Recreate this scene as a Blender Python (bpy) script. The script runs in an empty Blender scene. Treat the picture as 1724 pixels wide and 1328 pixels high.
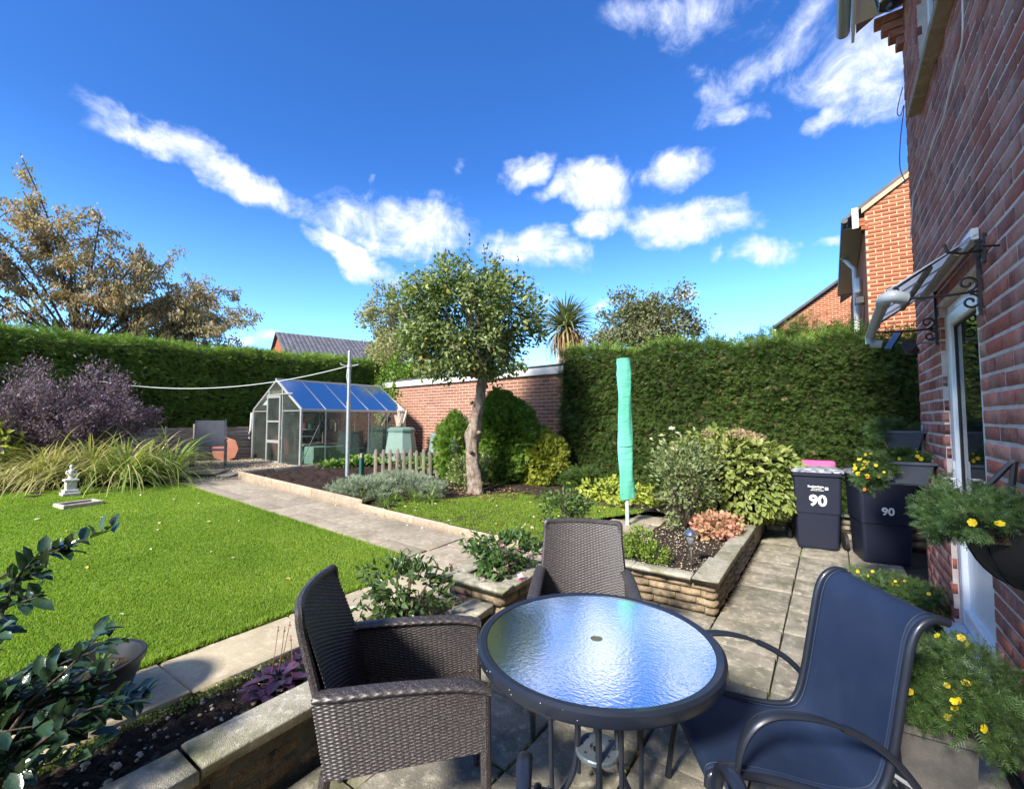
import bpy, math, random
import numpy as np
from mathutils import Vector, Matrix, Euler
R = math.radians
PI = math.pi
rng = np.random.default_rng(11)
random.seed(5)
scene = bpy.context.scene
C = scene.collection

# ------------------------------------------------------------------ camera, sky, sun, exposure
EYE = 1.6
YAW = 35.2
cam_d = bpy.data.cameras.new('camera')
cam = bpy.data.objects.new('camera', cam_d); C.objects.link(cam)
cam.location = (0, 0, EYE); cam.rotation_euler = (R(90 + 3.09), 0, R(YAW))
cam_d.sensor_width = 36; cam_d.lens = 36 * 760 / 1724
cam_d.clip_start = 0.05; cam_d.clip_end = 2000
scene.camera = cam
scene.view_settings.view_transform = 'Standard'; scene.view_settings.look = 'None'
scene.view_settings.gamma = 1; scene.view_settings.exposure = 1.85
try: scene.view_settings.use_curve_mapping = False
except Exception: pass
scene.cycles.use_denoising = True
scene.cycles.max_bounces = 8; scene.cycles.transparent_max_bounces = 12
scene.cycles.caustics_reflective = False; scene.cycles.caustics_refractive = False
scene.cycles.sample_clamp_indirect = 6

SUN_EL = 35.0
SUN_VEC = Vector((-0.05, -0.998, 0)).normalized()
sun_az = math.degrees(math.atan2(SUN_VEC.x, SUN_VEC.y))
sd = bpy.data.lights.new('sun', 'SUN'); sd.energy = 2.7; sd.angle = R(8); sd.color = (1, .93, .82)
so = bpy.data.objects.new('sun', sd); C.objects.link(so)
to_sun = Vector((SUN_VEC.x * math.cos(R(SUN_EL)), SUN_VEC.y * math.cos(R(SUN_EL)), math.sin(R(SUN_EL))))
so.rotation_euler = to_sun.to_track_quat('Z', 'Y').to_euler()

world = bpy.data.worlds.new('World'); scene.world = world; world.use_nodes = True
wt = world.node_tree; wt.nodes.clear()
class NT:
    def __init__(s, t): s.t = t
    def n(s, typ, **k):
        nd = s.t.nodes.new(typ)
        for a, b in k.items(): setattr(nd, a, b)
        return nd
    def put(s, sock, v):
        if v is None: return
        if isinstance(v, bpy.types.NodeSocket): s.t.links.new(v, sock)
        else: sock.default_value = v
    def m(s, op, a, b=None, c=None, clamp=False):
        nd = s.n('ShaderNodeMath', operation=op, use_clamp=clamp)
        s.put(nd.inputs[0], a); s.put(nd.inputs[1], b); s.put(nd.inputs[2], c)
        return nd.outputs[0]
    def vm(s, op, a, b=None):
        nd = s.n('ShaderNodeVectorMath', operation=op)
        s.put(nd.inputs[0], a); s.put(nd.inputs[1], b)
        return nd.outputs['Value'] if op in ('DOT_PRODUCT', 'LENGTH') else nd.outputs[0]
    def noise(s, vec, scale, detail=4, rough=.55, dist=0, out='Fac'):
        nd = s.n('ShaderNodeTexNoise')
        s.put(nd.inputs['Vector'], vec)
        nd.inputs['Scale'].default_value = scale; nd.inputs['Detail'].default_value = detail
        nd.inputs['Roughness'].default_value = rough; nd.inputs['Distortion'].default_value = dist
        return nd.outputs[out]
    def mix(s, f, a, b, blend='MIX'):
        nd = s.n('ShaderNodeMix', data_type='RGBA', blend_type=blend)
        s.put(nd.inputs[0], f)
        for k, v in ((6, a), (7, b)):
            if not isinstance(v, bpy.types.NodeSocket): v = (*v[:3], 1)
            s.put(nd.inputs[k], v)
        return nd.outputs[2]
    def rng(s, v, a, b, c=0, d=1, smooth=False):
        nd = s.n('ShaderNodeMapRange', interpolation_type='SMOOTHSTEP' if smooth else 'LINEAR')
        s.put(nd.inputs[0], v)
        for i, q in enumerate((a, b, c, d)): s.put(nd.inputs[i + 1], q)
        return nd.outputs[0]
w = NT(wt)
sky = w.n('ShaderNodeTexSky', sky_type='NISHITA', sun_disc=False)
sky.sun_elevation = R(SUN_EL); sky.sun_rotation = R(sun_az); sky.air_density = 1.0; sky.dust_density = 0.3; sky.ozone_density = 3.0
hs = w.n('ShaderNodeHueSaturation'); hs.inputs['Saturation'].default_value = 1.12; hs.inputs['Value'].default_value = 1.0; hs.inputs['Hue'].default_value = 0.502
wt.links.new(sky.outputs[0], hs.inputs['Color'])
dirn = w.n('ShaderNodeTexCoord').outputs['Generated']
sep = w.n('ShaderNodeSeparateXYZ'); wt.links.new(dirn, sep.inputs[0])
FWX, FWY = -math.sin(R(YAW)), math.cos(R(YAW))
az = w.m('MULTIPLY', w.m('ARCTAN2', sep.outputs[0], sep.outputs[1]), 57.2958)
el = w.m('MULTIPLY', w.m('ARCSINE', sep.outputs[2]), 57.2958)
zz = w.m('ADD', w.m('MAXIMUM', sep.outputs[2], 0.0), 0.12)
flat = w.n('ShaderNodeCombineXYZ')
w.put(flat.inputs[0], w.m('DIVIDE', sep.outputs[0], zz)); w.put(flat.inputs[1], w.m('DIVIDE', sep.outputs[1], zz))
n1 = w.noise(flat.outputs[0], 2.6, 8, .66, .5)
n2 = w.noise(dirn, 11.0, 8, .66, .5)
warp = w.noise(dirn, 7.0, 4, .6, 0, 'Color')
sw = w.n('ShaderNodeSeparateColor'); wt.links.new(warp, sw.inputs[0])
azw = w.m('ADD', az, w.m('MULTIPLY', w.m('SUBTRACT', sw.outputs[0], .5), 9.0))
elw = w.m('ADD', el, w.m('MULTIPLY', w.m('SUBTRACT', sw.outputs[1], .5), 5.5))
v3 = w.n('ShaderNodeCombineXYZ'); w.put(v3.inputs[0], azw); w.put(v3.inputs[1], elw); v3.inputs[2].default_value = 1
# each cloud: azimuth, elevation, half length, half width, tilt (degrees), thickness
CLOUDS = [(-76.6,27.0,4.3,1.3,-14,0.80),(-69.0,25.4,6.8,1.8,-15,1.15),(-55.4,18.5,6.1,1.3,-23,1.10),(-49.5,22.6,9.9,2.7,-1,1.10),(-52.4,20.6,5.2,1.3,-10,0.90),(-32.9,20.7,7.5,2.3,-4,1.15),(-24.5,27.1,5.2,2.3,-28,1.10),(-23.4,23.7,3.5,1.5,2,1.10),(-14.5,22.5,7.5,2.0,-7,1.15),(-33.2,29.8,3.9,1.2,19,0.90),(-30.3,28.1,2.9,0.9,22,0.80),(-15.5,27.8,3.9,1.9,24,1.10),(-5.7,17.8,3.2,1.5,-11,1.00),(-0.4,17.9,1.7,0.5,-5,0.80),(-8.7,34.3,4.3,1.8,28,0.75),(-8.3,32.1,3.4,0.9,-17,0.80),(3.4,32.6,4.8,3.3,10,0.90),(5.5,29.6,2.5,1.8,14,0.75),(0.7,28.8,2.3,1.0,17,1.00),(-12.7,41.1,7.4,1.7,-14,0.50),(-2.5,36.6,2.7,1.5,30,0.50),(-9.7,38.4,6.9,2.2,-17,0.35),(-23.6,14.4,2.1,0.6,1,0.70),(-29.7,15.1,1.4,0.5,4,0.70),(-14.0,14.5,1.7,0.6,2,0.70),(-64.6,8.8,1.6,0.7,18,1.00),(-53.0,27.4,1.2,0.5,17,0.40),(-42.7,29.2,0.7,0.8,-21,0.35),(-10.4,18.1,0.8,0.8,23,0.50),(-50.2,26.1,6.8,0.7,4,0.30),(-89.5,15.7,4.9,2.5,-35,0.90),(20.5,22.5,4.9,3.4,-7,0.80),(-56.9,49.8,11.8,2.2,10,0.70),(1.9,51.1,6.4,2.1,-56,0.60)]
dens = None
for a0, e0, ha, hb, t, s in CLOUDS:
    k = math.cos(R(e0)); ct, st = math.cos(R(t)), math.sin(R(t)); ha *= 1.1; hb *= 1.35
    u = w.vm('DOT_PRODUCT', v3.outputs[0], (k*ct/ha, st/ha, -(a0*k*ct + e0*st)/ha))
    v = w.vm('DOT_PRODUCT', v3.outputs[0], (-k*st/hb, ct/hb, -(-a0*k*st + e0*ct)/hb))
    q = w.m('MULTIPLY_ADD', u, u, w.m('MULTIPLY', v, v))
    f = w.m('MULTIPLY_ADD', q, -s, s)
    dens = f if dens is None else w.m('MAXIMUM', dens, f)
# denser broken cloud added outside the view, to raise the ambient fill light
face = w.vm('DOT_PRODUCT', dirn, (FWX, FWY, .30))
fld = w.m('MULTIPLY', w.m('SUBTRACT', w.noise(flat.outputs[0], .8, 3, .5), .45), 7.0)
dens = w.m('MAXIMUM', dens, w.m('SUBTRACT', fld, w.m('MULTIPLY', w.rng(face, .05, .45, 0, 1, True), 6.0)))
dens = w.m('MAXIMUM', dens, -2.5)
tex = w.m('ADD', w.m('MULTIPLY', w.m('SUBTRACT', n1, .5), 1.7), w.m('MULTIPLY', w.m('SUBTRACT', n2, .5), 2.4))
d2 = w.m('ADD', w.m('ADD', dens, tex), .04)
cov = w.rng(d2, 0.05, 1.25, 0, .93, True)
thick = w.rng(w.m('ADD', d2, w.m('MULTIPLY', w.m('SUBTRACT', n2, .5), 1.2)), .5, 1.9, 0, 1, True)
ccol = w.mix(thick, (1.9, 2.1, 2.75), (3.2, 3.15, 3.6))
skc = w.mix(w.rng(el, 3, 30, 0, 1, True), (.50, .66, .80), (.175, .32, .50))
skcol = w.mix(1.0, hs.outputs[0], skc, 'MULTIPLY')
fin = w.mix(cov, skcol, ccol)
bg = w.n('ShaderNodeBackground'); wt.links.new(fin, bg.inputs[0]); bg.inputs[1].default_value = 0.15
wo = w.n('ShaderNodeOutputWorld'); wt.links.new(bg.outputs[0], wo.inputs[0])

# ------------------------------------------------------------------ materials
MATS = {}
def new_mat(name):
    m = bpy.data.materials.new(name); m.use_nodes = True; m.node_tree.nodes.clear()
    return m, NT(m.node_tree)
def rand_id(t):
    """0..1, different for each object and for each separate piece of a joined mesh"""
    a = t.n('ShaderNodeObjectInfo').outputs['Random']; b = t.n('ShaderNodeNewGeometry').outputs['Random Per Island']
    return t.m('FRACT', t.m('ADD', a, b))
def pos(t, stretch=None):
    p = t.n('ShaderNodeNewGeometry').outputs['Position']
    return t.vm('MULTIPLY', p, stretch) if stretch else p
def finish(t, shader):
    o = t.n('ShaderNodeOutputMaterial'); t.t.links.new(shader, o.inputs[0])
def bsdf(t, col, rough=.6, metal=0, spec=.5, normal=None, trans=0, coat=0):
    b = t.n('ShaderNodeBsdfPrincipled')
    t.put(b.inputs['Base Color'], (*col[:3], 1) if isinstance(col, tuple) else col)
    t.put(b.inputs['Roughness'], rough); b.inputs['Metallic'].default_value = metal
    b.inputs['Specular IOR Level'].default_value = spec
    b.inputs['Transmission Weight'].default_value = trans; b.inputs['Coat Weight'].default_value = coat
    if normal is not None: t.t.links.new(normal, b.inputs['Normal'])
    return b.outputs[0]
def bump(t, h, strength=.3, dist=.01):
    b = t.n('ShaderNodeBump'); b.inputs['Strength'].default_value = strength; b.inputs['Distance'].default_value = dist
    t.put(b.inputs['Height'], h); return b.outputs[0]
def rough_mat(name, cols, rough=.8, scale=6, mixsc=(.35, .65), fine=60, bstr=.3, bdist=.006, ids=.0, spec=.3, metal=0, stretch=None, dirt=None):
    """cols: two or three colours blended by noise; ids: share of per-piece lightness variation"""
    m, t = new_mat(name); p = pos(t, stretch)
    a = t.noise(p, scale, 5, .6); c = t.mix(t.rng(a, *mixsc), cols[0], cols[1])
    if len(cols) > 2: c = t.mix(t.rng(t.noise(p, scale * 3.1, 4, .7), .52, .68), c, cols[2])
    f = t.noise(p, fine, 4, .65)
    c = t.mix(1.0, c, t.mix(f, (.72,) * 3, (1.22,) * 3), 'MULTIPLY')
    if ids:
        r = rand_id(t); c = t.mix(1.0, c, t.mix(r, (1 - ids,) * 3, (1 + ids, 1 + ids * .9, 1 + ids * .75)), 'MULTIPLY')
    if dirt:
        c = t.mix(t.rng(t.noise(p, dirt[1], 5, .65, .5), dirt[2], dirt[2] + .14, 0, dirt[3]), c, dirt[0])
    n = bump(t, t.m('ADD', f, t.noise(p, fine * 3, 3)), bstr, bdist) if bstr else None
    finish(t, bsdf(t, c, rough, metal, spec, n)); MATS[name] = m; return m
def plain(name, col, rough=.5, metal=0, spec=.5, var=.08, coat=0, bstr=0, fine=200):
    m, t = new_mat(name); p = pos(t)
    c = t.mix(1.0, col, t.mix(t.noise(p, 9, 5, .65), (1 - var * 2,) * 3, (1 + var * 2,) * 3), 'MULTIPLY')
    n = bump(t, t.noise(p, fine, 3), bstr, .003) if bstr else None
    finish(t, bsdf(t, c, rough, metal, spec, n, 0, coat)); MATS[name] = m; return m
def leaf_mat(name, cols, rough=.45, trans=.35, clump=1.2, spec=.4):
    if max(cols[-1]) < .5: cols = [tuple(min(.6, q*1.35) for q in c) for c in cols]
    m, t = new_mat(name); r = rand_id(t); p = pos(t)
    cr = t.n('ShaderNodeValToRGB'); el_ = cr.color_ramp.elements
    el_[0].position = 0; el_[0].color = (*cols[0], 1); el_[1].position = 1; el_[1].color = (*cols[-1], 1)
    for i, c in enumerate(cols[1:-1]): e = el_.new((i + 1) / (len(cols) - 1)); e.color = (*c, 1)
    f = t.m('ADD', t.m('MULTIPLY', r, .62), t.m('MULTIPLY', t.noise(p, clump, 5, .65), .95)); f = t.m('SUBTRACT', f, .27, clamp=True)
    t.put(cr.inputs[0], f); c = cr.outputs[0]
    c = t.mix(1.0, c, t.mix(t.noise(p, 55, 3), (.75,) * 3, (1.25,) * 3), 'MULTIPLY')
    a = bsdf(t, c, rough, 0, spec)
    tr = t.n('ShaderNodeBsdfTranslucent'); t.put(tr.inputs[0], t.mix(1.0, c, (1.35, 1.5, .8), 'MULTIPLY'))
    mx = t.n('ShaderNodeMixShader'); mx.inputs[0].default_value = trans
    t.t.links.new(a, mx.inputs[1]); t.t.links.new(tr.outputs[0], mx.inputs[2]); finish(t, mx.outputs[0])
    MATS[name] = m; return m
def glass_mat(name, tint=(.9, .97, .95), ior=1.5, haze=.04, hazecol=(.6, .7, .68), rough=.02, bumpit=None, boost=1.0):
    m, t = new_mat(name); p = pos(t)
    n = None
    if bumpit: n = bump(t, t.noise(t.vm('MULTIPLY', p, bumpit[3]) if len(bumpit) > 3 else p, bumpit[0], 2, .5, .8), bumpit[1], bumpit[2])
    tr = t.n('ShaderNodeBsdfTransparent'); tr.inputs[0].default_value = (*tint, 1)
    gl = t.n('ShaderNodeBsdfGlossy'); gl.inputs['Roughness'].default_value = rough
    df = t.n('ShaderNodeBsdfDiffuse'); df.inputs[0].default_value = (*hazecol, 1)
    fr = t.n('ShaderNodeFresnel'); fr.inputs[0].default_value = ior
    if n is not None:
        for q in (gl, df, fr): t.t.links.new(n, q.inputs['Normal'])
    m1 = t.n('ShaderNodeMixShader'); t.put(m1.inputs[0], t.m('MULTIPLY', t.rng(t.noise(p, 3, 5, .6), .25, .75, .6, 1.6), haze, clamp=True))
    t.t.links.new(tr.outputs[0], m1.inputs[1]); t.t.links.new(df.outputs[0], m1.inputs[2])
    m2 = t.n('ShaderNodeMixShader'); t.put(m2.inputs[0], t.m('MULTIPLY', fr.outputs[0], boost, clamp=True))
    t.t.links.new(m1.outputs[0], m2.inputs[1]); t.t.links.new(gl.outputs[0], m2.inputs[2])
    finish(t, m2.outputs[0]); MATS[name] = m; return m
def brick_mat(name, cols, frost=.0, frostcol=(.62, .5, .46)):
    m, t = new_mat(name); r = rand_id(t); p = pos(t)
    cr = t.n('ShaderNodeValToRGB'); e = cr.color_ramp.elements; cr.color_ramp.interpolation = 'LINEAR'
    e[0].position = 0; e[0].color = (*cols[0], 1); e[1].position = 1; e[1].color = (*cols[-1], 1)
    for i, c in enumerate(cols[1:-1]): q = e.new((i + 1) / (len(cols) - 1)); q.color = (*c, 1)
    t.put(cr.inputs[0], t.m('ADD', t.m('MULTIPLY', r, .8), t.m('MULTIPLY', t.noise(p, 9, 4, .6), .35), clamp=True)); c = cr.outputs[0]
    c = t.mix(1.0, c, t.mix(t.noise(p, 45, 5, .7), (.62,) * 3, (1.35,) * 3), 'MULTIPLY')
    if frost: c = t.mix(t.rng(t.noise(p, 3.2, 6, .72, .4), .48, .72, 0, frost), c, frostcol)
    hgt = t.m('ADD', t.noise(p, 90, 4, .7), t.m('MULTIPLY', t.noise(t.vm('MULTIPLY', p, (1, 1, .35)), 60, 2), 1.3))
    finish(t, bsdf(t, c, .88, 0, .2, bump(t, hgt, .5, .006))); MATS[name] = m; return m

# ------------------------------------------------------------------ objects
def tag(o, label=None, cat=None, group=None, kind=None):
    if label: o['label'] = label
    if cat: o['category'] = cat
    if group: o['group'] = group
    if kind: o['kind'] = kind
    return o
def thing(name, label, cat, loc=(0, 0, 0), rotz=0, group=None, kind=None):
    o = bpy.data.objects.new(name, None); C.objects.link(o); o.location = loc; o.rotation_euler = (0, 0, rotz)
    o.empty_display_size = .1
    return tag(o, label, cat, group, kind)
def np_mesh(name, V, F):
    """V (n,3), F (m,k) all faces of one size"""
    V = np.asarray(V, np.float32).reshape(-1, 3); F = np.asarray(F, np.int32); k = F.shape[1]
    me = bpy.data.meshes.new(name)
    me.vertices.add(len(V)); me.vertices.foreach_set('co', V.ravel())
    me.loops.add(F.size); me.loops.foreach_set('vertex_index', F.ravel())
    me.polygons.add(len(F)); me.polygons.foreach_set('loop_start', np.arange(0, F.size, k, dtype=np.int32))
    try: me.polygons.foreach_set('loop_total', np.full(len(F), k, np.int32))
    except Exception: pass
    me.update(calc_edges=True)
    return me
def link(name, me, mat, parent=None, world=False, smooth=False, kind=None, label=None):
    """world=True: the mesh is in world coordinates, parent is an unrotated thing"""
    if mat is not None and len(me.materials) == 0: me.materials.append(mat)
    if smooth: me.polygons.foreach_set('use_smooth', np.ones(len(me.polygons), bool))
    o = bpy.data.objects.new(name, me); C.objects.link(o)
    if parent is not None:
        o.parent = parent
        if world: o.matrix_basis = W_of(parent).inverted()
    if kind: o['kind'] = kind
    if label: o['label'] = label
    return o
def W_of(o):
    m = Matrix.LocRotScale(o.location, o.rotation_euler, o.scale) if o.type == 'EMPTY' else o.matrix_basis.copy()
    return (W_of(o.parent) @ m) if o.parent else m
class MB:
    def __init__(s): s.v = []; s.f = []
    def add(s, vs, fs):
        n = len(s.v); s.v += [tuple(q) for q in vs]; s.f += [tuple(i + n for i in q) for q in fs]; return s
    def box(s, x0, x1, y0, y1, z0, z1, M=None, bev=0):
        vs = []
        if bev:
            b = min(bev, abs(x1-x0)*.45, abs(y1-y0)*.45, abs(z1-z0)*.45)
            for sx in (0, 1):
                for sy in (0, 1):
                    for sz in (0, 1):
                        cx, cy, cz = (x0, x1)[sx], (y0, y1)[sy], (z0, z1)[sz]
                        dx, dy, dz = (b, -b)[sx], (b, -b)[sy], (b, -b)[sz]
                        vs += [(cx, cy+dy, cz+dz), (cx+dx, cy, cz+dz), (cx+dx, cy+dy, cz)]
            def I(sx, sy, sz, k): return (sx*4 + sy*2 + sz)*3 + k
            fs = []
            for sx in (0, 1): q = [I(sx,0,0,0), I(sx,1,0,0), I(sx,1,1,0), I(sx,0,1,0)]; fs.append(q if sx else q[::-1])
            for sy in (0, 1): q = [I(0,sy,0,1), I(1,sy,0,1), I(1,sy,1,1), I(0,sy,1,1)]; fs.append(q[::-1] if sy else q)
            for sz in (0, 1): q = [I(0,0,sz,2), I(1,0,sz,2), I(1,1,sz,2), I(0,1,sz,2)]; fs.append(q if sz else q[::-1])
            for a in (0, 1):
                for c in (0, 1):
                    fs.append([I(0,a,c,1), I(1,a,c,1), I(1,a,c,2), I(0,a,c,2)])
                    fs.append([I(a,0,c,0), I(a,1,c,0), I(a,1,c,2), I(a,0,c,2)])
                    fs.append([I(a,c,0,0), I(a,c,1,0), I(a,c,1,1), I(a,c,0,1)])
            for sx in (0, 1):
                for sy in (0, 1):
                    for sz in (0, 1): fs.append([I(sx,sy,sz,0), I(sx,sy,sz,1), I(sx,sy,sz,2)])
        else:
            vs = [(x, y, z) for x in (x0, x1) for y in (y0, y1) for z in (z0, z1)]
            fs = [(0,1,3,2), (4,6,7,5), (0,4,5,1), (2,3,7,6), (0,2,6,4), (1,5,7,3)]
        if M is not None: vs = [M @ Vector(q) for q in vs]
        return s.add(vs, fs)
    def tube(s, pts, r, n=8, cap=True, flat=1.0):
        pts = [Vector(p) for p in pts]; rs = r if isinstance(r, (list, tuple)) else [r] * len(pts)
        prev = None; vs = []
        for i, p in enumerate(pts):
            t = (pts[min(i+1, len(pts)-1)] - pts[max(i-1, 0)]).normalized()
            if prev is None:
                up = Vector((0, 0, 1)) if abs(t.z) < .95 else Vector((1, 0, 0)); a = t.cross(up).normalized()
            else:
                a = (prev - t * prev.dot(t)).normalized()
            prev = a; b = t.cross(a)
            for k in range(n):
                th = 2 * PI * k / n; vs.append(p + a * (math.cos(th) * rs[i]) + b * (math.sin(th) * rs[i] * flat))
        fs = [(i*n + k, i*n + (k+1) % n, (i+1)*n + (k+1) % n, (i+1)*n + k) for i in range(len(pts)-1) for k in range(n)]
        if cap: fs += [tuple(range(n))[::-1], tuple((len(pts)-1)*n + k for k in range(n))]
        return s.add(vs, fs)
    def lathe(s, prof, n=24, c=(0, 0, 0), M=None, sx=1, sy=1):
        vs = [(c[0] + r*math.cos(2*PI*k/n)*sx, c[1] + r*math.sin(2*PI*k/n)*sy, c[2] + z) for r, z in prof for k in range(n)]
        if M is not None: vs = [M @ Vector(q) for q in vs]
        fs = [(i*n + k, i*n + (k+1) % n, (i+1)*n + (k+1) % n, (i+1)*n + k) for i in range(len(prof)-1) for k in range(n)]
        return s.add(vs, fs)
    def prism(s, poly, z0, z1):
        n = len(poly); vs = [(x, y, z0) for x, y in poly] + [(x, y, z1) for x, y in poly]
        return s.add(vs, [tuple(range(n))[::-1], tuple(range(n, 2*n))] + [(i, (i+1) % n, (i+1) % n + n, i + n) for i in range(n)])
    def poly3(s, pts): return s.add(pts, [tuple(range(len(pts)))])
    def mesh(s, name):
        me = bpy.data.meshes.new(name); me.from_pydata(s.v, [], s.f); me.update(); return me
    def obj(s, name, mat, parent=None, world=False, smooth=False, kind=None, label=None):
        o = link(name, s.mesh(name), mat, parent, world, smooth, kind, label)
        if smooth:
            try: o.data.set_sharp_from_angle(angle=R(38))
            except Exception: pass
        return o
def box(*a, **k): return MB().box(*a, **k)
def spline(pts, n=8):
    P = [Vector(p) for p in pts]; out = []
    for i in range(len(P)-1):
        p0, p1, p2, p3 = P[max(i-1, 0)], P[i], P[i+1], P[min(i+2, len(P)-1)]
        for k in range(n):
            t = k / n; out.append(.5 * ((2*p1) + (p2-p0)*t + (2*p0-5*p1+4*p2-p3)*t*t + (3*p1-p0-3*p2+p3)*t**3))
    out.append(P[-1]); return out

# camera frame, only to rank pieces by how large they show
_yw = R(YAW); CAM = np.array([0, 0, EYE]); FW = np.array([-math.sin(_yw), math.cos(_yw), .054]); RT = np.array([math.cos(_yw), math.sin(_yw), 0])
def shown(p):
    d = p - CAM; z = d @ FW; x = (d @ RT) / np.maximum(z, .01); y = d[:, 2] / np.maximum(z, .01)
    return (z > .2) & (np.abs(x) < 1.17) & (np.abs(y - .054) < .92), np.maximum(z, .2)
def merged(tv, tf, Ms):
    tv = np.asarray(tv, np.float32); tf = np.asarray(tf, np.int32); Ms = np.asarray(Ms, np.float32)
    V = np.einsum('nij,kj->nki', Ms[:, :3, :3], tv) + Ms[:, None, :3, 3]
    F = tf[None] + (np.arange(len(Ms), dtype=np.int32) * len(tv))[:, None, None]
    return V.reshape(-1, 3), F.reshape(-1, tf.shape[1])
def pieces(name, tv, tf, Ms, mat, parent, limit=300, smooth=False, stuff=None, minpx=0):
    """the pieces that show largest become objects sharing one mesh, the rest one joined part"""
    Ms = np.asarray(Ms, np.float32)
    if len(Ms) == 0: return
    vis, z = shown(Ms[:, :3, 3]); size = np.linalg.norm(Ms[:, :3, 0], axis=1) + np.linalg.norm(Ms[:, :3, 1], axis=1) + np.linalg.norm(Ms[:, :3, 2], axis=1)
    score = np.where(vis, size / z, -1 / z); order = np.argsort(-score)
    top = [i for i in order[:limit] if vis[i]]; rest = np.setdiff1d(np.arange(len(Ms)), top)
    me = np_mesh(name, tv, tf); me.materials.append(mat)
    if smooth: me.polygons.foreach_set('use_smooth', np.ones(len(me.polygons), bool))
    inv = W_of(parent).inverted()
    for i in top:
        o = bpy.data.objects.new(name, me); C.objects.link(o); o.parent = parent
        o.matrix_basis = inv @ Matrix(Ms[i].tolist())
    if len(rest):
        V, F = merged(tv, tf, Ms[rest]); m2 = np_mesh(stuff or name + '_mass', V, F)
        link(stuff or name, m2, mat, parent, True, smooth, 'stuff')
def frames(p, d, n, L, Wd=None, T=None):
    """matrices with y axis along d (scaled L), z roughly along n"""
    d = d / np.linalg.norm(d, axis=1, keepdims=True); s = np.cross(d, n); s /= np.maximum(np.linalg.norm(s, axis=1, keepdims=True), 1e-6)
    nn = np.cross(s, d); L = np.broadcast_to(L, (len(p),)); Wd = L if Wd is None else np.broadcast_to(Wd, (len(p),)); T = L if T is None else np.broadcast_to(T, (len(p),))
    M = np.zeros((len(p), 4, 4)); M[:, :3, 0] = s * Wd[:, None]; M[:, :3, 1] = d * L[:, None]; M[:, :3, 2] = nn * T[:, None]; M[:, :3, 3] = p; M[:, 3, 3] = 1
    return M
def unit(n): v = rng.normal(size=(n, 3)); return v / np.linalg.norm(v, axis=1, keepdims=True)
LEAF2 = ([(0,0,0), (-.5,.45,.12), (.5,.45,.12), (0,1,-.06)], [(0,2,1), (1,2,3)])
LEAF4 = ([(0,0,0), (-.36,.3,.07), (0,.35,-.02), (.36,.3,.07), (-.34,.68,.03), (0,.7,-.07), (.34,.68,.03), (0,1,-.16)],
         [(0,2,1), (0,3,2), (1,2,5), (1,5,4), (2,3,6), (2,6,5), (4,5,7), (5,6,7)])
def brick_template(ch=.05):
    # unit brick: x -0.5..0.5, z -0.5..0.5, front at y=0, back at y=1, front edges chamfered
    a, b = .5 - ch * .35, .5 - ch
    v = [(-.5,1,-.5), (.5,1,-.5), (.5,1,.5), (-.5,1,.5), (-.5,.25,-.5), (.5,.25,-.5), (.5,.25,.5), (-.5,.25,.5), (-a,0,-b), (a,0,-b), (a,0,b), (-a,0,b)]
    f = [(8,9,10,11), (4,5,9,8), (5,6,10,9), (6,7,11,10), (7,4,8,11), (0,1,5,4), (1,2,6,5), (2,3,7,6), (3,0,4,7)]
    return v, f
def noise3(p, s, seed=0):
    """cheap smooth noise, -1..1"""
    q = p * s + seed * 17.3
    return (np.sin(q[..., 0] * 1.7 + 1.3 * np.sin(q[..., 1] * 1.1 + q[..., 2])) + np.sin(q[..., 1] * 2.3 + 1.7 * np.sin(q[..., 2] * 1.3 + q[..., 0] * .7)) + np.sin(q[..., 2] * 2.9 + 1.1 * np.sin(q[..., 0] * 1.9 + q[..., 1] * .6))) / 3
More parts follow.
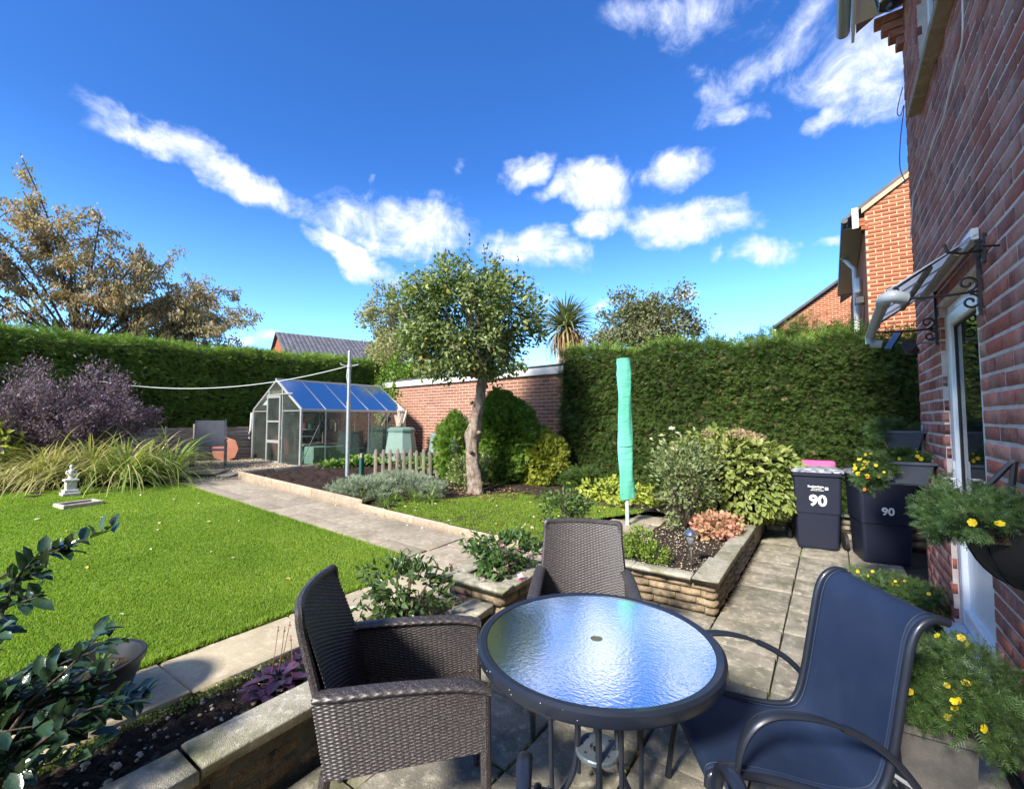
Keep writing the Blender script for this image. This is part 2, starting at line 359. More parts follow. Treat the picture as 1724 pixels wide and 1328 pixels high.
def brick_wall(parent, O, U, N, width, height, mat, mortar, bw=.25, bh=.083, joint=.012, holes=(), top=None, limit=300, thick=.1, u0=0.0, z0=0.0, back=True):
    """O origin (lower corner), U along the wall, N outward; holes: (ua,ub,za,zb)"""
    O, U, N = Vector(O), Vector(U), Vector(N); Ms = []
    rows = int((height - z0) / bh + .999)
    for j in range(rows):
        za = z0 + j * bh; zb = za + bh - joint; 
        if zb > height: zb = height
        if zb - za < .02: continue
        u = u0 - (bw / 2 if j % 2 else 0) - .3
        while u < width:
            segs = [(max(u, 0), min(u + bw - joint, width))]
            for (ha, hb, hc, hd) in holes:
                if zb > hc + .005 and za < hd - .005:
                    ns = []
                    for a, b in segs:
                        if b <= ha or a >= hb: ns.append((a, b)); continue
                        if a < ha: ns.append((a, ha))
                        if b > hb: ns.append((hb, b))
                    segs = ns
            for a, b in segs:
                if b - a < .025: continue
                if top is not None and (za+zb)/2 > top((a+b)/2) + .02: continue
                c = O + U * ((a+b)/2 + random.gauss(0, .001)) + Vector((0, 0, (za+zb)/2 + random.gauss(0, .0012))) + N * random.gauss(0, .0012)
                M = np.eye(4); M[:3, 0] = U * (b-a); M[:3, 1] = -N * thick * .3; M[:3, 2] = (0, 0, zb-za); M[:3, 3] = c; Ms.append(M)
            u += bw
    tv, tf = brick_template()
    pieces('brick', tv, tf, Ms, mat, parent, limit)
    # mortar backing in rectangles round the holes
    if back:
        us = sorted({0, width, *[h[0] for h in holes], *[h[1] for h in holes]}); zs = sorted({0, height, *[h[2] for h in holes], *[h[3] for h in holes]})
        us = [q for q in us if 0 <= q <= width]; zs = [q for q in zs if 0 <= q <= height]
        mb = MB(); off = -N * .005; dn = -N * thick
        def quad(a, b, c, d):
            if top is None:
                pts = [(a, c), (b, c), (b, d), (a, d)]
            else:
                pts = [(a, c), (b, c), (b, min(d, top(b))), (a, min(d, top(a)))]
                if top(a) <= c and top(b) <= c: return
            f = [O + U*x + Vector((0, 0, z)) + off for x, z in pts]; g = [q + dn for q in f]
            n = len(f); mb.add(f + g, [tuple(range(n)), tuple(range(n, 2*n))[::-1]] + [(i, i+n, (i+1) % n + n, (i+1) % n) for i in range(n)])
        if top is not None:
            us = sorted(set(us) | {width * k / 12 for k in range(13)})
        for i in range(len(us)-1):
            for j in range(len(zs)-1):
                uc, zc = (us[i]+us[i+1])/2, (zs[j]+zs[j+1])/2
                if any(h[0] < uc < h[1] and h[2] < zc < h[3] for h in holes): continue
                quad(us[i], us[i+1], zs[j], zs[j+1])
        mb.obj('wall', mortar, parent, True)
def gz(x): return .22 + .042 * max(0.0, -3.2 - x)
def gza(x): return .22 + .042 * np.maximum(0.0, -3.2 - x)
# ------------------------------------------------------------------ material library
brickH = brick_mat('house brick', [(.22,.075,.058), (.33,.11,.08), (.40,.14,.10), (.19,.075,.062), (.47,.23,.18)], .8, (.5,.32,.28))
brickG = brick_mat('garage brick', [(.20,.095,.065), (.28,.125,.082), (.34,.155,.10), (.24,.10,.075)], .25, (.45,.28,.2))
brickN = brick_mat('neighbour brick', [(.20,.062,.028), (.29,.09,.04), (.36,.13,.06), (.24,.075,.035)])
mortarH = rough_mat('house mortar', [(.56,.46,.42), (.68,.58,.53)], .95, 12, fine=120)
mortarG = rough_mat('garage mortar', [(.46,.36,.28), (.56,.45,.36)], .95, 12, fine=120)
mortarN = rough_mat('neighbour mortar', [(.48,.31,.20), (.56,.38,.26)], .95, 12, fine=120)
slabM = rough_mat('paving slab', [(.17,.16,.125), (.34,.31,.245), (.50,.455,.36)], .85, 5, (.36, .64), 70, .6, .007, ids=.16, dirt=((.085,.095,.035), 1.3, .54, .75))
slabP = rough_mat('path slab', [(.27,.225,.165), (.38,.33,.25), (.48,.43,.34)], .85, 6, (.3, .7), 70, .4, .005, ids=.12, dirt=((.15,.14,.08), 2.0, .56, .5))
slabF = rough_mat('front path slab', [(.38,.32,.21), (.46,.40,.28), (.52,.46,.34)], .85, 5, (.3, .7), 70, .3, .004, ids=.07, dirt=((.2,.18,.11), 2.3, .58, .45))
capM = rough_mat('coping stone', [(.27,.26,.20), (.44,.41,.33), (.56,.53,.45)], .9, 9, (.3, .7), 80, .7, .008, ids=.1, dirt=((.14,.15,.06), 3.0, .52, .7))
stoneM = rough_mat('walling stone', [(.24,.18,.115), (.40,.31,.20), (.48,.41,.29)], .9, 11, (.3, .7), 60, .9, .012, ids=.22, dirt=((.07,.06,.045), 4.0, .5, .75))
stoneD = rough_mat('rough walling stone', [(.16,.115,.065), (.32,.23,.125), (.40,.31,.19)], .95, 9, (.3, .7), 40, 1, .03, ids=.25, dirt=((.045,.045,.025), 5.0, .5, .8))
kerbM = rough_mat('edging concrete', [(.30,.23,.16), (.40,.32,.24), (.46,.4,.31)], .9, 7, (.3, .7), 80, .5, .006, ids=.12)
soilM = rough_mat('soil', [(.035,.024,.017), (.075,.052,.036), (.12,.088,.062)], .95, 14, (.35, .65), 50, 1, .03)
soilV = rough_mat('vegetable soil', [(.035,.02,.015), (.06,.036,.027)], .95, 14, (.35, .65), 40, 1, .03)
turfM = rough_mat('turf', [(.035,.075,.012), (.06,.12,.018)], .9, 8, (.35, .65), 60, .6, .02)
earthM = rough_mat('earth', [(.07,.055,.035), (.10,.085,.05), (.06,.08,.03)], .95, .6, (.4, .6), 10, .3, .02)
gravelM = rough_mat('gravel bed', [(.34,.26,.17), (.45,.36,.26)], .95, 30, (.4, .6), 60, 1, .02)
woodM = rough_mat('weathered fence wood', [(.27,.225,.18), (.42,.36,.30), (.50,.44,.37)], .85, 3, (.3, .7), 26, .6, .006, ids=.16, stretch=(1, 1, 8))
woodV = rough_mat('weathered picket wood', [(.17,.15,.115), (.28,.25,.195), (.36,.33,.27)], .85, 3, (.3, .7), 26, .6, .006, ids=.14, stretch=(8, 8, 1))
pvc = plain('white plastic frame', (.80,.83,.86), .25, var=.01)
alu = plain('dull aluminium', (.50,.52,.50), .45, .55, var=.08, bstr=.1)
galv = plain('galvanised steel', (.42,.46,.48), .42, .6, var=.1)
blackI = plain('black iron', (.012,.012,.014), .4, var=.1)
darkrub = plain('black rubber', (.015,.015,.016), .7)
seal = plain('glazing seal', (.02,.02,.025), .6)
tileG = rough_mat('grey roof tile', [(.085,.085,.10), (.13,.13,.15)], .8, 3, (.3, .7), 30, .3, .01, ids=.18)
tileB = rough_mat('brown roof tile', [(.16,.10,.075), (.22,.15,.11)], .8, 3, (.3, .7), 30, .3, .01, ids=.18)
whiteP = plain('white paint', (.74,.74,.72), .5, var=.04)
glassW = glass_mat('window glass', (.55,.62,.6), 1.9, .05, (.2, .25, .25), .01)

# ------------------------------------------------------------------ ground
def grid_sheet(name, x0, x1, y0, y1, step, zf, mat, kind='structure', parent=None, smooth=True):
    nx, ny = max(2, int((x1-x0)/step)+1), max(2, int((y1-y0)/step)+1)
    X, Y = np.meshgrid(np.linspace(x0, x1, nx), np.linspace(y0, y1, ny)); Z = zf(X, Y)
    V = np.stack([X, Y, Z], -1).reshape(-1, 3); i = np.arange(nx*ny).reshape(ny, nx)
    F = np.stack([i[:-1, :-1], i[:-1, 1:], i[1:, 1:], i[1:, :-1]], -1).reshape(-1, 4)
    return link(name, np_mesh(name, V, F), mat, parent, parent is not None, smooth, kind)
g = MB(); g.box(-900, 900, -900, 900, -.6, -.12); g.obj('ground', earthM, kind='structure')
# the raised garden: soil under everything, rising gently away from the house
def n2(X, Y, s, seed=0): return noise3(np.stack([X, Y, X*0], -1), s, seed)
grid_sheet('garden_soil', -13.6, -2.1, -4, 13, .25, lambda X, Y: gza(X) - .045, earthM)
grid_sheet('garden_soil', -2.1, -.86, 4.08, 13, .2, lambda X, Y: X*0 + .175, earthM)
grid_sheet('garden_soil', -.86, 3, 7.42, 13, .2, lambda X, Y: X*0 + .15, earthM)
g = MB(); g.box(-2.1, 8, -4, 7.5, -.11, -.035); g.obj('patio_base', rough_mat('jointing sand', [(.035,.032,.025), (.06,.055,.04), (.05,.06,.02)], .95, 12), kind='structure')

def slab_template(b=.012, t=.05):
    m = MB(); m.box(-.5, .5, -.5, .5, -1, 0, bev=0)
    v = [(-.5,-.5,-1), (.5,-.5,-1), (.5,.5,-1), (-.5,.5,-1), (-.5,-.5,-.2), (.5,-.5,-.2), (.5,.5,-.2), (-.5,.5,-.2), (-.485,-.485,0), (.485,-.485,0), (.485,.485,0), (-.485,.485,0)]
    f = [(8,9,10,11), (4,5,9,8), (5,6,10,9), (6,7,11,10), (7,4,8,11), (0,1,5,4), (1,2,6,5), (2,3,7,6), (3,0,4,7)]
    return v, f
SLV, SLF = slab_template()
def slab_M(x0, x1, y0, y1, z, th=.045, tilt=.006, rot=0):
    cx, cy = (x0+x1)/2, (y0+y1)/2
    M = Matrix.Translation((cx, cy, z + random.gauss(0, .0015))) @ Euler((random.gauss(0, tilt), random.gauss(0, tilt), rot + random.gauss(0, .004))).to_matrix().to_4x4() @ Matrix.Diagonal((x1-x0, y1-y0, th, 1))
    return np.array(M)
# patio paving, 46 cm slabs with dark joints; the row by the planter and the house
patio = thing('patio', None, None, (0, 0, 0), kind='structure'); Ms = []
xs = [-1.98, -1.74, -1.27, -.81, -.345, .12, .60]
for i in range(len(xs)-1):
    y = -1.02 + (.0 if i % 2 else .0)
    while y < 7.35:
        h = .46; j = .013
        if i == 3 and 2.3 < y < 7: pass
        if not (y > 3.9 and xs[i+1] < -.78 + .01 and y > 4.0):
            Ms.append(slab_M(xs[i]+j/2+(.003 if i == 3 else 0), xs[i+1]-j/2, y+j/2, y+h-j/2, random.uniform(-.004, .004)))
        y += h
pieces('paving_slab', SLV, SLF, Ms, slabM, patio)
# garden path across the lawn, rising away
gp = thing('garden_path', None, None, kind='structure'); Ms = []
x = -2.9; k = 0
while x > -9.3:
    wdt = random.choice([.46, .6, .6, .46]); xm = x - wdt/2; z = gz(xm)
    ang = -.042 if xm < -3.2 else 0
    cut = random.choice([3.42, 3.56, 3.72])
    for (a, b) in ((3.12, cut), (cut, 4.02)):
        M = Matrix.Translation((xm, (a+b)/2, z + random.gauss(0, .002))) @ Euler((random.gauss(0, .006), -ang + random.gauss(0, .006) if xm > -3.2 else .042, 0)).to_matrix().to_4x4() @ Matrix.Diagonal((wdt-.01, b-a-.01, .045, 1)); Ms.append(np.array(M))
    x -= wdt; k += 1
pieces('paving_slab', SLV, SLF, Ms, slabP, gp)
fp = thing('front_path', None, None, kind='structure'); Ms = []
y = 3.1
while y > -1.5:
    h = random.choice([.6, .75]); Ms.append(slab_M(-3.16, -2.70, y-h+.006, y-.004, .222)); y -= h
pieces('paving_slab', SLV, SLF, Ms, slabF, fp)
# slabs on the upper level between the fuchsia planter, the rose bed and the rotary dryer
up = thing('upper_path', None, None, kind='structure'); Ms = []
for (a, b, c, d) in [(-2.9,-2.45,3.3,4.02), (-2.44,-1.99,3.36,3.9), (-1.98,-1.70,3.36,3.96), (-2.58,-2.14,3.92,4.42), (-2.12,-1.84,3.97,4.42), (-2.6,-2.2,4.44,4.93), (-2.18,-1.86,4.44,4.93), (-2.55,-2.02,4.95,5.42), (-2.5,-1.95,5.44,5.95), (-1.94,-1.6,5.3,5.9), (-2.3,-1.7,5.96,6.4), (-2.69,-2.45,2.6,3.28)]:
    Ms.append(slab_M(a+.004, b-.004, c+.004, d-.004, .228, .05, .008))
Ms.append(slab_M(-1.98, -1.70, 3.03, 3.33, .11, .11, .002))
pieces('paving_slab', SLV, SLF, Ms, slabP, up)

# lawns: turf sheet and real blades
def in_poly(px, py, poly):
    c = np.zeros(len(px), bool); n = len(poly)
    for i in range(n):
        x1, y1 = poly[i]; x2, y2 = poly[(i+1) % n]
        if y1 == y2: continue
        k = ((y1 > py) != (y2 > py)) & (px < (x2-x1)*(py-y1)/(y2-y1) + x1); c ^= k
    return c
LAWN = [(-3.165,-2.2), (-3.165,2.7), (-3.3,3.0), (-3.55,3.11), (-9.3,3.11), (-9.6,2.5), (-9.9,1.5), (-10.6,.6), (-11,-2.2)]
LAWN2 = [(-5.05,4.13), (-2.85,4.13), (-2.62,4.45), (-2.62,5.9), (-2.3,6.5), (-2.2,7.2), (-3.6,7.3), (-4.4,7.0), (-4.75,6.2), (-5.0,5.4), (-5.4,4.7)]
def turf(name, poly, dz):
    m = MB(); 
    # fan of strips so the sheet follows the slope
    xs_ = np.linspace(min(p[0] for p in poly), max(p[0] for p in poly), 60); 
    X, Y = np.meshgrid(xs_, np.linspace(min(p[1] for p in poly), max(p[1] for p in poly), 80))
    i = np.arange(X.size).reshape(X.shape); F = np.stack([i[:-1, :-1], i[:-1, 1:], i[1:, 1:], i[1:, :-1]], -1).reshape(-1, 4)
    cx = X.ravel()[F].mean(1); cy = Y.ravel()[F].mean(1); F = F[in_poly(cx, cy, poly)]
    Z = gza(X) + dz + .006 * n2(X, Y, 2.0)
    return link(name, np_mesh(name, np.stack([X, Y, Z], -1).reshape(-1, 3), F), turfM, smooth=True, kind='structure')
turf('lawn', LAWN, -.004); turf('lawn', LAWN2, .015)
grassM = leaf_mat('grass blade', [(.09,.15,.02), (.15,.23,.03), (.21,.29,.042), (.31,.35,.09)], .5, .5, 1.1, .2)
def blades(name, poly, dz, dens, hgt, near=4.0):
    x0, x1 = min(p[0] for p in poly), max(p[0] for p in poly); y0, y1 = min(p[1] for p in poly), max(p[1] for p in poly)
    n = int((x1-x0)*(y1-y0)*dens); px = rng.uniform(x0, x1, n); py = rng.uniform(y0, y1, n)
    d = np.hypot(px, py); keep = in_poly(px, py, poly) & (py > .05*np.abs(px) - .3) & (rng.random(n) < np.clip((near/d)**1.3, .16, 1)); px, py, d = px[keep], py[keep], d[keep]; n = len(px)
    sc = np.clip(d/near, 1, 2.4); h = hgt * rng.uniform(.6, 1.25, n) * (1 + .25*n2(px, py, 3)) ; wd = .0024 * sc * rng.uniform(.8, 1.3, n)
    a = rng.uniform(0, 2*PI, n); lean = rng.uniform(.15, .9, n); b = rng.uniform(0, 2*PI, n)
    z = gza(px) + dz; base = np.stack([px, py, z], -1)
    s = np.stack([np.cos(a), np.sin(a), a*0], -1) * wd[:, None]
    tip = base + np.stack([np.cos(b)*lean*h, np.sin(b)*lean*h, h], -1)
    mid = base + np.stack([np.cos(b)*lean*h*.3, np.sin(b)*lean*h*.3, h*.6], -1)
    V = np.stack([base - s, base + s, mid + s*.8, tip, mid - s*.8], 1).reshape(-1, 3)
    i = (np.arange(n)*5)[:, None]
    F = np.concatenate([i + np.array([[0, 1, 2]]), i + np.array([[0, 2, 4]]), i + np.array([[4, 2, 3]])])
    o = link(name, np_mesh(name, V, F), grassM, kind='stuff'); tag(o, 'short mown green lawn grass', 'grass'); return o
gA = blades('lawn_grass', LAWN, -.004, 30000, .018); gA['label'] = 'mown green grass of the large lawn left of the paths'
gB = blades('lawn_grass', LAWN2, .013, 16000, .028); gB['label'] = 'mown grass of the small lawn around the apple tree'
# longer fringe where the lawn meets the slabs
def fringe(name, label, line, n, wid, hgt, dz, mat):
    L = np.array(line, float); seg = np.linalg.norm(np.diff(L, axis=0), axis=1); t = rng.uniform(0, seg.sum(), n); cs = np.concatenate([[0], np.cumsum(seg)])
    k = np.clip(np.searchsorted(cs, t) - 1, 0, len(seg)-1); f = ((t - cs[k]) / seg[k])[:, None]; p = L[k]*(1-f) + L[k+1]*f + rng.normal(0, wid, (n, 2))
    base = np.stack([p[:, 0], p[:, 1], gza(p[:, 0]) + dz], -1); dr = np.concatenate([rng.normal(0, .5, (n, 2)), np.ones((n, 1))], 1)
    Ms = frames(base, dr, unit(n), hgt * rng.uniform(.5, 1.3, n), .006, .02); V, F = merged(*LEAF2, Ms)
    o = link(name, np_mesh(name, V, F), mat, kind='stuff'); return tag(o, label, 'grass')
fringe('grass_edge', 'ragged grass edge along the garden path', [(-9.2, 3.1), (-3.5, 3.09), (-3.2, 2.8), (-3.15, -1)], 9000, .014, .045, 0, grassM)

# bed along the low wall, with clods and pebbles
def clod(X, Y, a, s): return a * (np.abs(n2(X, Y, s)) + .6*np.abs(n2(X, Y, s*2.7, 3)) + .35*np.abs(n2(X, Y, s*6.1, 5)))
grid_sheet('flower_bed_soil', -2.72, -2.12, -1.2, 2.6, .012, lambda X, Y: .16 + clod(X, Y, .045, 13), soilM, smooth=False)
grid_sheet('rose_bed_soil', -1.84, -.9, 4.06, 7.4, .02, lambda X, Y: .225 + clod(X, Y, .02, 11), soilM, smooth=False)
grid_sheet('vegetable_bed_soil', -9.15, -5.6, 4.12, 9.2, .03, lambda X, Y: gza(X) + .03 + clod(X, Y, .05, 8), soilV, smooth=False)
grid_sheet('border_soil', -5.6, -.95, 6.6, 8.8, .05, lambda X, Y: gza(X) + .02 + clod(X, Y, .03, 6), soilM, smooth=False)
grid_sheet('border_soil', -5.7, -2.7, 4.1, 7.3, .06, lambda X, Y: gza(X) + .01 + clod(X, Y, .015, 6), soilM, smooth=False)
grid_sheet('border_soil', -13.2, -9.3, -1, 3.4, .06, lambda X, Y: gza(X) - .03 + clod(X, Y, .04, 6), soilM, smooth=False)
grid_sheet('gravel_area', -12.6, -9.2, 3.0, 5.75, .05, lambda X, Y: gza(X) - .01 + clod(X, Y, .01, 9), gravelM, smooth=False)
PEB = MB(); PEB.lathe([(.001,-.35), (.35,-.25), (.5,0), (.34,.26), (.001,.33)], 7)
pebv = [(x*1.0 + .06*math.sin(9*y), y*.8, z) for x, y, z in PEB.v]; pebf = [f for f in PEB.f]
pebM = rough_mat('pebble', [(.34,.27,.19), (.48,.42,.33), (.6,.56,.48)], .8, 20, (.3, .7), 90, .3, .003, ids=.3)
def pebbles(name, label, n, xr, yr, zf, smin, smax, mat=pebM, individuals=0, group=None):
    px, py = rng.uniform(*xr, n), rng.uniform(*yr, n); p = np.stack([px, py, zf(px, py)], -1); s = rng.uniform(smin, smax, n) * rng.choice([.6, 1, 1], n)
    Ms = frames(p, unit(n)*[1, 1, .2], np.array([[0, 0, 1.]])+unit(n)*.3, s, s*rng.uniform(.6, 1, n), s*.7)
    if individuals:
        me = np_mesh('pebble', pebv, pebf); me.materials.append(mat)
        for M in Ms[:individuals]:
            o = bpy.data.objects.new('pebble', me); C.objects.link(o); o.matrix_basis = Matrix(M.tolist()); tag(o, label, 'pebble', group)
        return
    V, F = merged(pebv, pebf, Ms); o = link(name, np_mesh(name, V, F), mat, kind='stuff'); return tag(o, label, 'gravel')
pebbles('gravel', 'pale gravel spread in front of the fence and the greenhouse door', 5200, (-12.5, -9.25), (3.1, 5.7), lambda x, y: gza(x) + .006, .02, .055)
pebbles('bed_gravel', 'small stones mixed in the soil of the bed by the low wall', 420, (-2.7, -2.18), (-.4, 2.4), lambda x, y: .205 + 0*x, .01, .03)
pebbles('pebble', 'pale rounded pebble lying on the dark soil by the low wall', 26, (-2.66, -2.2), (.35, 1.15), lambda x, y: .215 + 0*x, .018, .046, individuals=26, group='pebbles on the bed by the low wall')
pebbles('bed_gravel', 'pale petals and chips strewn on the rose bed soil', 900, (-1.75, -.95), (4.1, 6.3), lambda x, y: .262 + 0*x, .008, .024)

# ------------------------------------------------------------------ low walls and planters
def stone_template(seed, rough=.06):
    r_ = random.Random(seed); v, f = slab_template()
    # front at y=0, like the bricks, but with a split, bulging face: 4x3 grid
    nx, nz = 5, 4; V = []; F = []
    for j in range(nz):
        for i in range(nx):
            u, z = i/(nx-1) - .5, j/(nz-1) - .5; edge = (i in (0, nx-1)) or (j in (0, nz-1))
            V.append((u*(.995), .22 if edge else -r_.uniform(0, rough*2), z*(.99)))
    for j in range(nz-1):
        for i in range(nx-1): a = j*nx + i; F.append((a, a+1, a+nx+1, a+nx))
    n = len(V); ring = [i for i in range(nx)] + [j*nx + nx-1 for j in range(1, nz)] + [(nz-1)*nx + i for i in range(nx-2, -1, -1)] + [j*nx for j in range(nz-2, 0, -1)]
    for q in ring: V.append((V[q][0], 1, V[q][2]))
    for k in range(len(ring)): k2 = (k+1) % len(ring); F.append((ring[k2], ring[k], n+k, n+k2))
    return V, F
ST = [stone_template(k) for k in range(3)]
def stone_face(parent, O, U, N, width, courses, mat, lmin, lmax, depth=.08, joint=.008, limit=300, jit=.004):
    O, U, N = Vector(O), Vector(U), Vector(N); z = 0; sets = [[], [], []]
    for h in courses:
        u = -random.uniform(0, lmax*.6)
        while u < width:
            l = random.uniform(lmin, lmax); a, b = max(u, 0), min(u+l-joint, width)
            if b - a > .03:
                c = O + U*((a+b)/2) + Vector((0, 0, z + h/2)) + N*random.gauss(0, jit); M = np.eye(4)
                M[:3, 0] = U*(b-a); M[:3, 1] = -N*depth; M[:3, 2] = (0, 0, h-joint); M[:3, 3] = c; sets[random.randrange(3)].append(M)
            u += l
        z += h
    for k in range(3): pieces('stone', *ST[k], sets[k], mat, parent, limit//3)
def coping(parent, M_list, mat=capM): pieces('coping_stone', CPV, CPF, M_list, mat, parent)
_c = MB().box(-.5, .5, -.5, .5, -.5, .5)
CPV = []; CPF = []
def cap_template():
    v, f = slab_template(); v = [(x, y, z if z > -.5 else z) for x, y, z in v]; return v, f
CPV, CPF = [(x, y, z+.5 if z > -.9 else -.5) for x, y, z in SLV], SLF
CPV = [(-.5,-.5,-.5), (.5,-.5,-.5), (.5,.5,-.5), (-.5,.5,-.5), (-.5,-.5,.34), (.5,-.5,.34), (.5,.5,.34), (-.5,.5,.34)]
CPV += [(x*s, y*s2, .5) for (x, y, s, s2) in ((-.5,-.5,.975,.93), (.5,-.5,.975,.93), (.5,.5,.975,.93), (-.5,.5,.975,.93))]
CPF = [(8,9,10,11), (4,5,9,8), (5,6,10,9), (6,7,11,10), (7,4,8,11), (0,1,5,4), (1,2,6,5), (2,3,7,6), (3,0,4,7), (3,2,1,0)]
def cap_M(x0, x1, y0, y1, z0, z1, alongy=False, tilt=.004):
    M = Matrix.Translation(((x0+x1)/2, (y0+y1)/2, (z0+z1)/2)) @ Euler((random.gauss(0, tilt), random.gauss(0, tilt), random.gauss(0, .006))).to_matrix().to_4x4()
    if alongy: M = M @ Matrix.Rotation(PI/2, 4, 'Z') @ Matrix.Diagonal((y1-y0, x1-x0, z1-z0, 1))
    else: M = M @ Matrix.Diagonal((x1-x0, y1-y0, z1-z0, 1))
    return np.array(M)
core = rough_mat('wall mortar', [(.06,.055,.04), (.12,.11,.085)], .95, 14)
# low retaining wall from the camera's left to the fuchsia planter
lw = thing('low_wall', 'low rough stone retaining wall with pale coping, left of the chairs', 'wall', (-2.07, .6, 0))
box(-2.14, -2.035, -1.2, 2.57, -.03, .245).obj('wall_core', core, lw, True)
stone_face(lw, (-2.02, -1.2, 0), (0, 1, 0), (1, 0, 0), 3.77, [.085, .09, .075], stoneD, .3, .62, .07, .008, jit=.008)
caps = []; y = -1.0
for L in (.62, .62, .53, .93, .66, .72):
    dz = .012 if y < .55 else 0
    caps.append(cap_M(-2.175, -1.972, y+.006, min(y+L, 2.575)-.004, .249-dz, .3-dz, True)); y += L
coping(lw, caps)
# fuchsia planter box
fb = thing('fuchsia_planter', 'small square stone planter with a coping rim holding the pink fuchsia', 'planter', (-2.18, 2.92, .2))
box(-2.42, -1.94, 2.62, 3.21, .1, .33).obj('wall_core', core, fb, True)
stone_face(fb, (-2.43, 2.60, .12), (1, 0, 0), (0, -1, 0), .5, [.08, .08, .09], stoneM, .16, .3)
stone_face(fb, (-1.925, 2.60, 0), (0, 1, 0), (1, 0, 0), .63, [.09, .09, .09, .1], stoneM, .16, .34)
stone_face(fb, (-2.44, 3.23, .12), (0, -1, 0), (-1, 0, 0), .63, [.08, .08, .09], stoneM, .16, .34)
coping(fb, [cap_M(-2.48, -1.885, 2.555, 2.70, .372, .42), cap_M(-2.03, -1.885, 2.705, 3.13, .372, .42, True), cap_M(-2.48, -2.345, 2.705, 3.13, .372, .42, True), cap_M(-2.48, -1.885, 3.135, 3.27, .372, .42)])
grid_sheet('soil', -2.36, -2.0, 2.68, 3.15, .02, lambda X, Y: .375 + clod(X, Y, .02, 11), soilM, None, fb, False)
# raised rose bed
rb = thing('raised_rose_bed', 'raised bed of stone courses with grey coping holding the rose and solar light', 'raised bed', (-1.3, 4.2, 0))
box(-1.82, -.83, 4.03, 4.10, -.03, .245).box(-.9, -.83, 4.1, 6.3, -.03, .245).obj('wall_core', core, rb, True)
stone_face(rb, (-1.86, 4.0, 0), (1, 0, 0), (0, -1, 0), 1.05, [.063, .062, .062, .063], stoneM, .12, .3, jit=.003)
stone_face(rb, (-.805, 4.0, 0), (0, 1, 0), (1, 0, 0), 2.3, [.063, .062, .062, .063], stoneM, .16, .34, jit=.003)
coping(rb, [cap_M(-1.87, -1.50, 3.965, 4.105, .252, .3), cap_M(-1.493, -.99, 3.96, 4.10, .252, .3), cap_M(-.982, -.78, 3.955, 4.62, .252, .302, True), cap_M(-.95, -.785, 4.627, 5.2, .252, .3, True), cap_M(-.95, -.785, 5.207, 5.78, .252, .3, True), cap_M(-.95, -.785, 5.787, 6.28, .252, .3, True)])
box(-.90, -.82, 6.3, 7.38, -.02, .235, bev=.008).obj('edging_board', woodM, rb, True)
# low wall behind the bins
bw_ = thing('bin_wall', 'low pale block wall behind the wheelie bins under the hedge', 'wall', (.2, 7.45, 0))
box(-.8, 2.4, 7.46, 7.56, -.03, .29).obj('wall_core', core, bw_, True)
stone_face(bw_, (-.8, 7.44, 0), (1, 0, 0), (0, -1, 0), 3.2, [.1, .1, .09], rough_mat('pale block', [(.3,.27,.2), (.42,.38,.3)], .9, 9, fine=60), .2, .42, jit=.003)
coping(bw_, [cap_M(-.82 + k*.46, -.366 + k*.46, 7.41, 7.58, .294, .335) for k in range(7)])

# kerb edging of the vegetable bed and the small lawn
ek = thing('bed_edging', 'raised tan concrete edging round the vegetable bed beside the path', 'edging', (-7.4, 4.07, .3)); Ms = []
x = -9.2
while x < -5.75:
    l = .62; M = Matrix.Translation((x+l/2, 4.075, gz(x+l/2) + .045)) @ Euler((0, .042, 0)).to_matrix().to_4x4() @ Matrix.Diagonal((l-.008, .055, .19, 1)); Ms.append(np.array(M)); x += l
y = 4.12
while y < 5.4:
    M = Matrix.Translation((-9.2, y+.3, gz(-9.2) + .045)) @ Matrix.Rotation(PI/2, 4, 'Z') @ Matrix.Diagonal((.592, .055, .19, 1)); Ms.append(np.array(M)); y += .6
pieces('edging_slab', CPV, CPF, Ms, kerbM, ek)
ek = thing('lawn_edging', 'low tan concrete edging between the path and the small lawn', 'edging', (-4.2, 4.07, .25)); Ms = []
x = -5.5
for l in (.55, .55, .6, .7, .32):
    M = Matrix.Translation((x+l/2, 4.07 + random.gauss(0, .003), gz(x+l/2) + .02)) @ Euler((0, .035, random.gauss(0, .008))).to_matrix().to_4x4() @ Matrix.Diagonal((l-.006, .05, .13, 1)); Ms.append(np.array(M)); x += l
M = Matrix.Translation((-2.68, 4.2, gz(-3) + .01)) @ Matrix.Rotation(-.9, 4, 'Z') @ Matrix.Diagonal((.32, .05, .1, 1)); Ms.append(np.array(M))
pieces('edging_slab', CPV, CPF, Ms, kerbM, ek)
# ------------------------------------------------------------------ the house on the right
HX, HY, HZ = .64, 5.3, 5.32
D0, D1, DZ0, DZ1 = 3.30, 4.30, .2, 2.38          # door opening
W0, W1, WZ0, WZ1 = 3.30, 4.55, 4.0, 4.86         # upstairs window opening
house = thing('brick_house', 'dark red brick house filling the right side, with a white glazed door', 'house', (.9, 3, 0))
OY = 1.3
brick_wall(house, (HX, OY, 0), (0, 1, 0), (-1, 0, 0), HY-OY, HZ, brickH, mortarH, .25, .083, .015,
           holes=[(D0-OY, D1-OY, -.1, DZ1), (W0-OY, W1-OY, WZ0, WZ1)], thick=.1, u0=.05)
w_ = MB()
w_.box(.655, .95, -6, OY-.001, 0, HZ); w_.box(.76, .95, OY, D0, 0, HZ); w_.box(.76, .95, D1, HY-.02, 0, HZ); w_.box(.76, .95, D0, D1, DZ1, WZ0); w_.box(.76, .95, D0, D1, -.05, .16)
w_.box(.76, .95, W1, HY-.03, WZ0, HZ-.004)
w_.obj('inner_wall', mortarH, house, True)
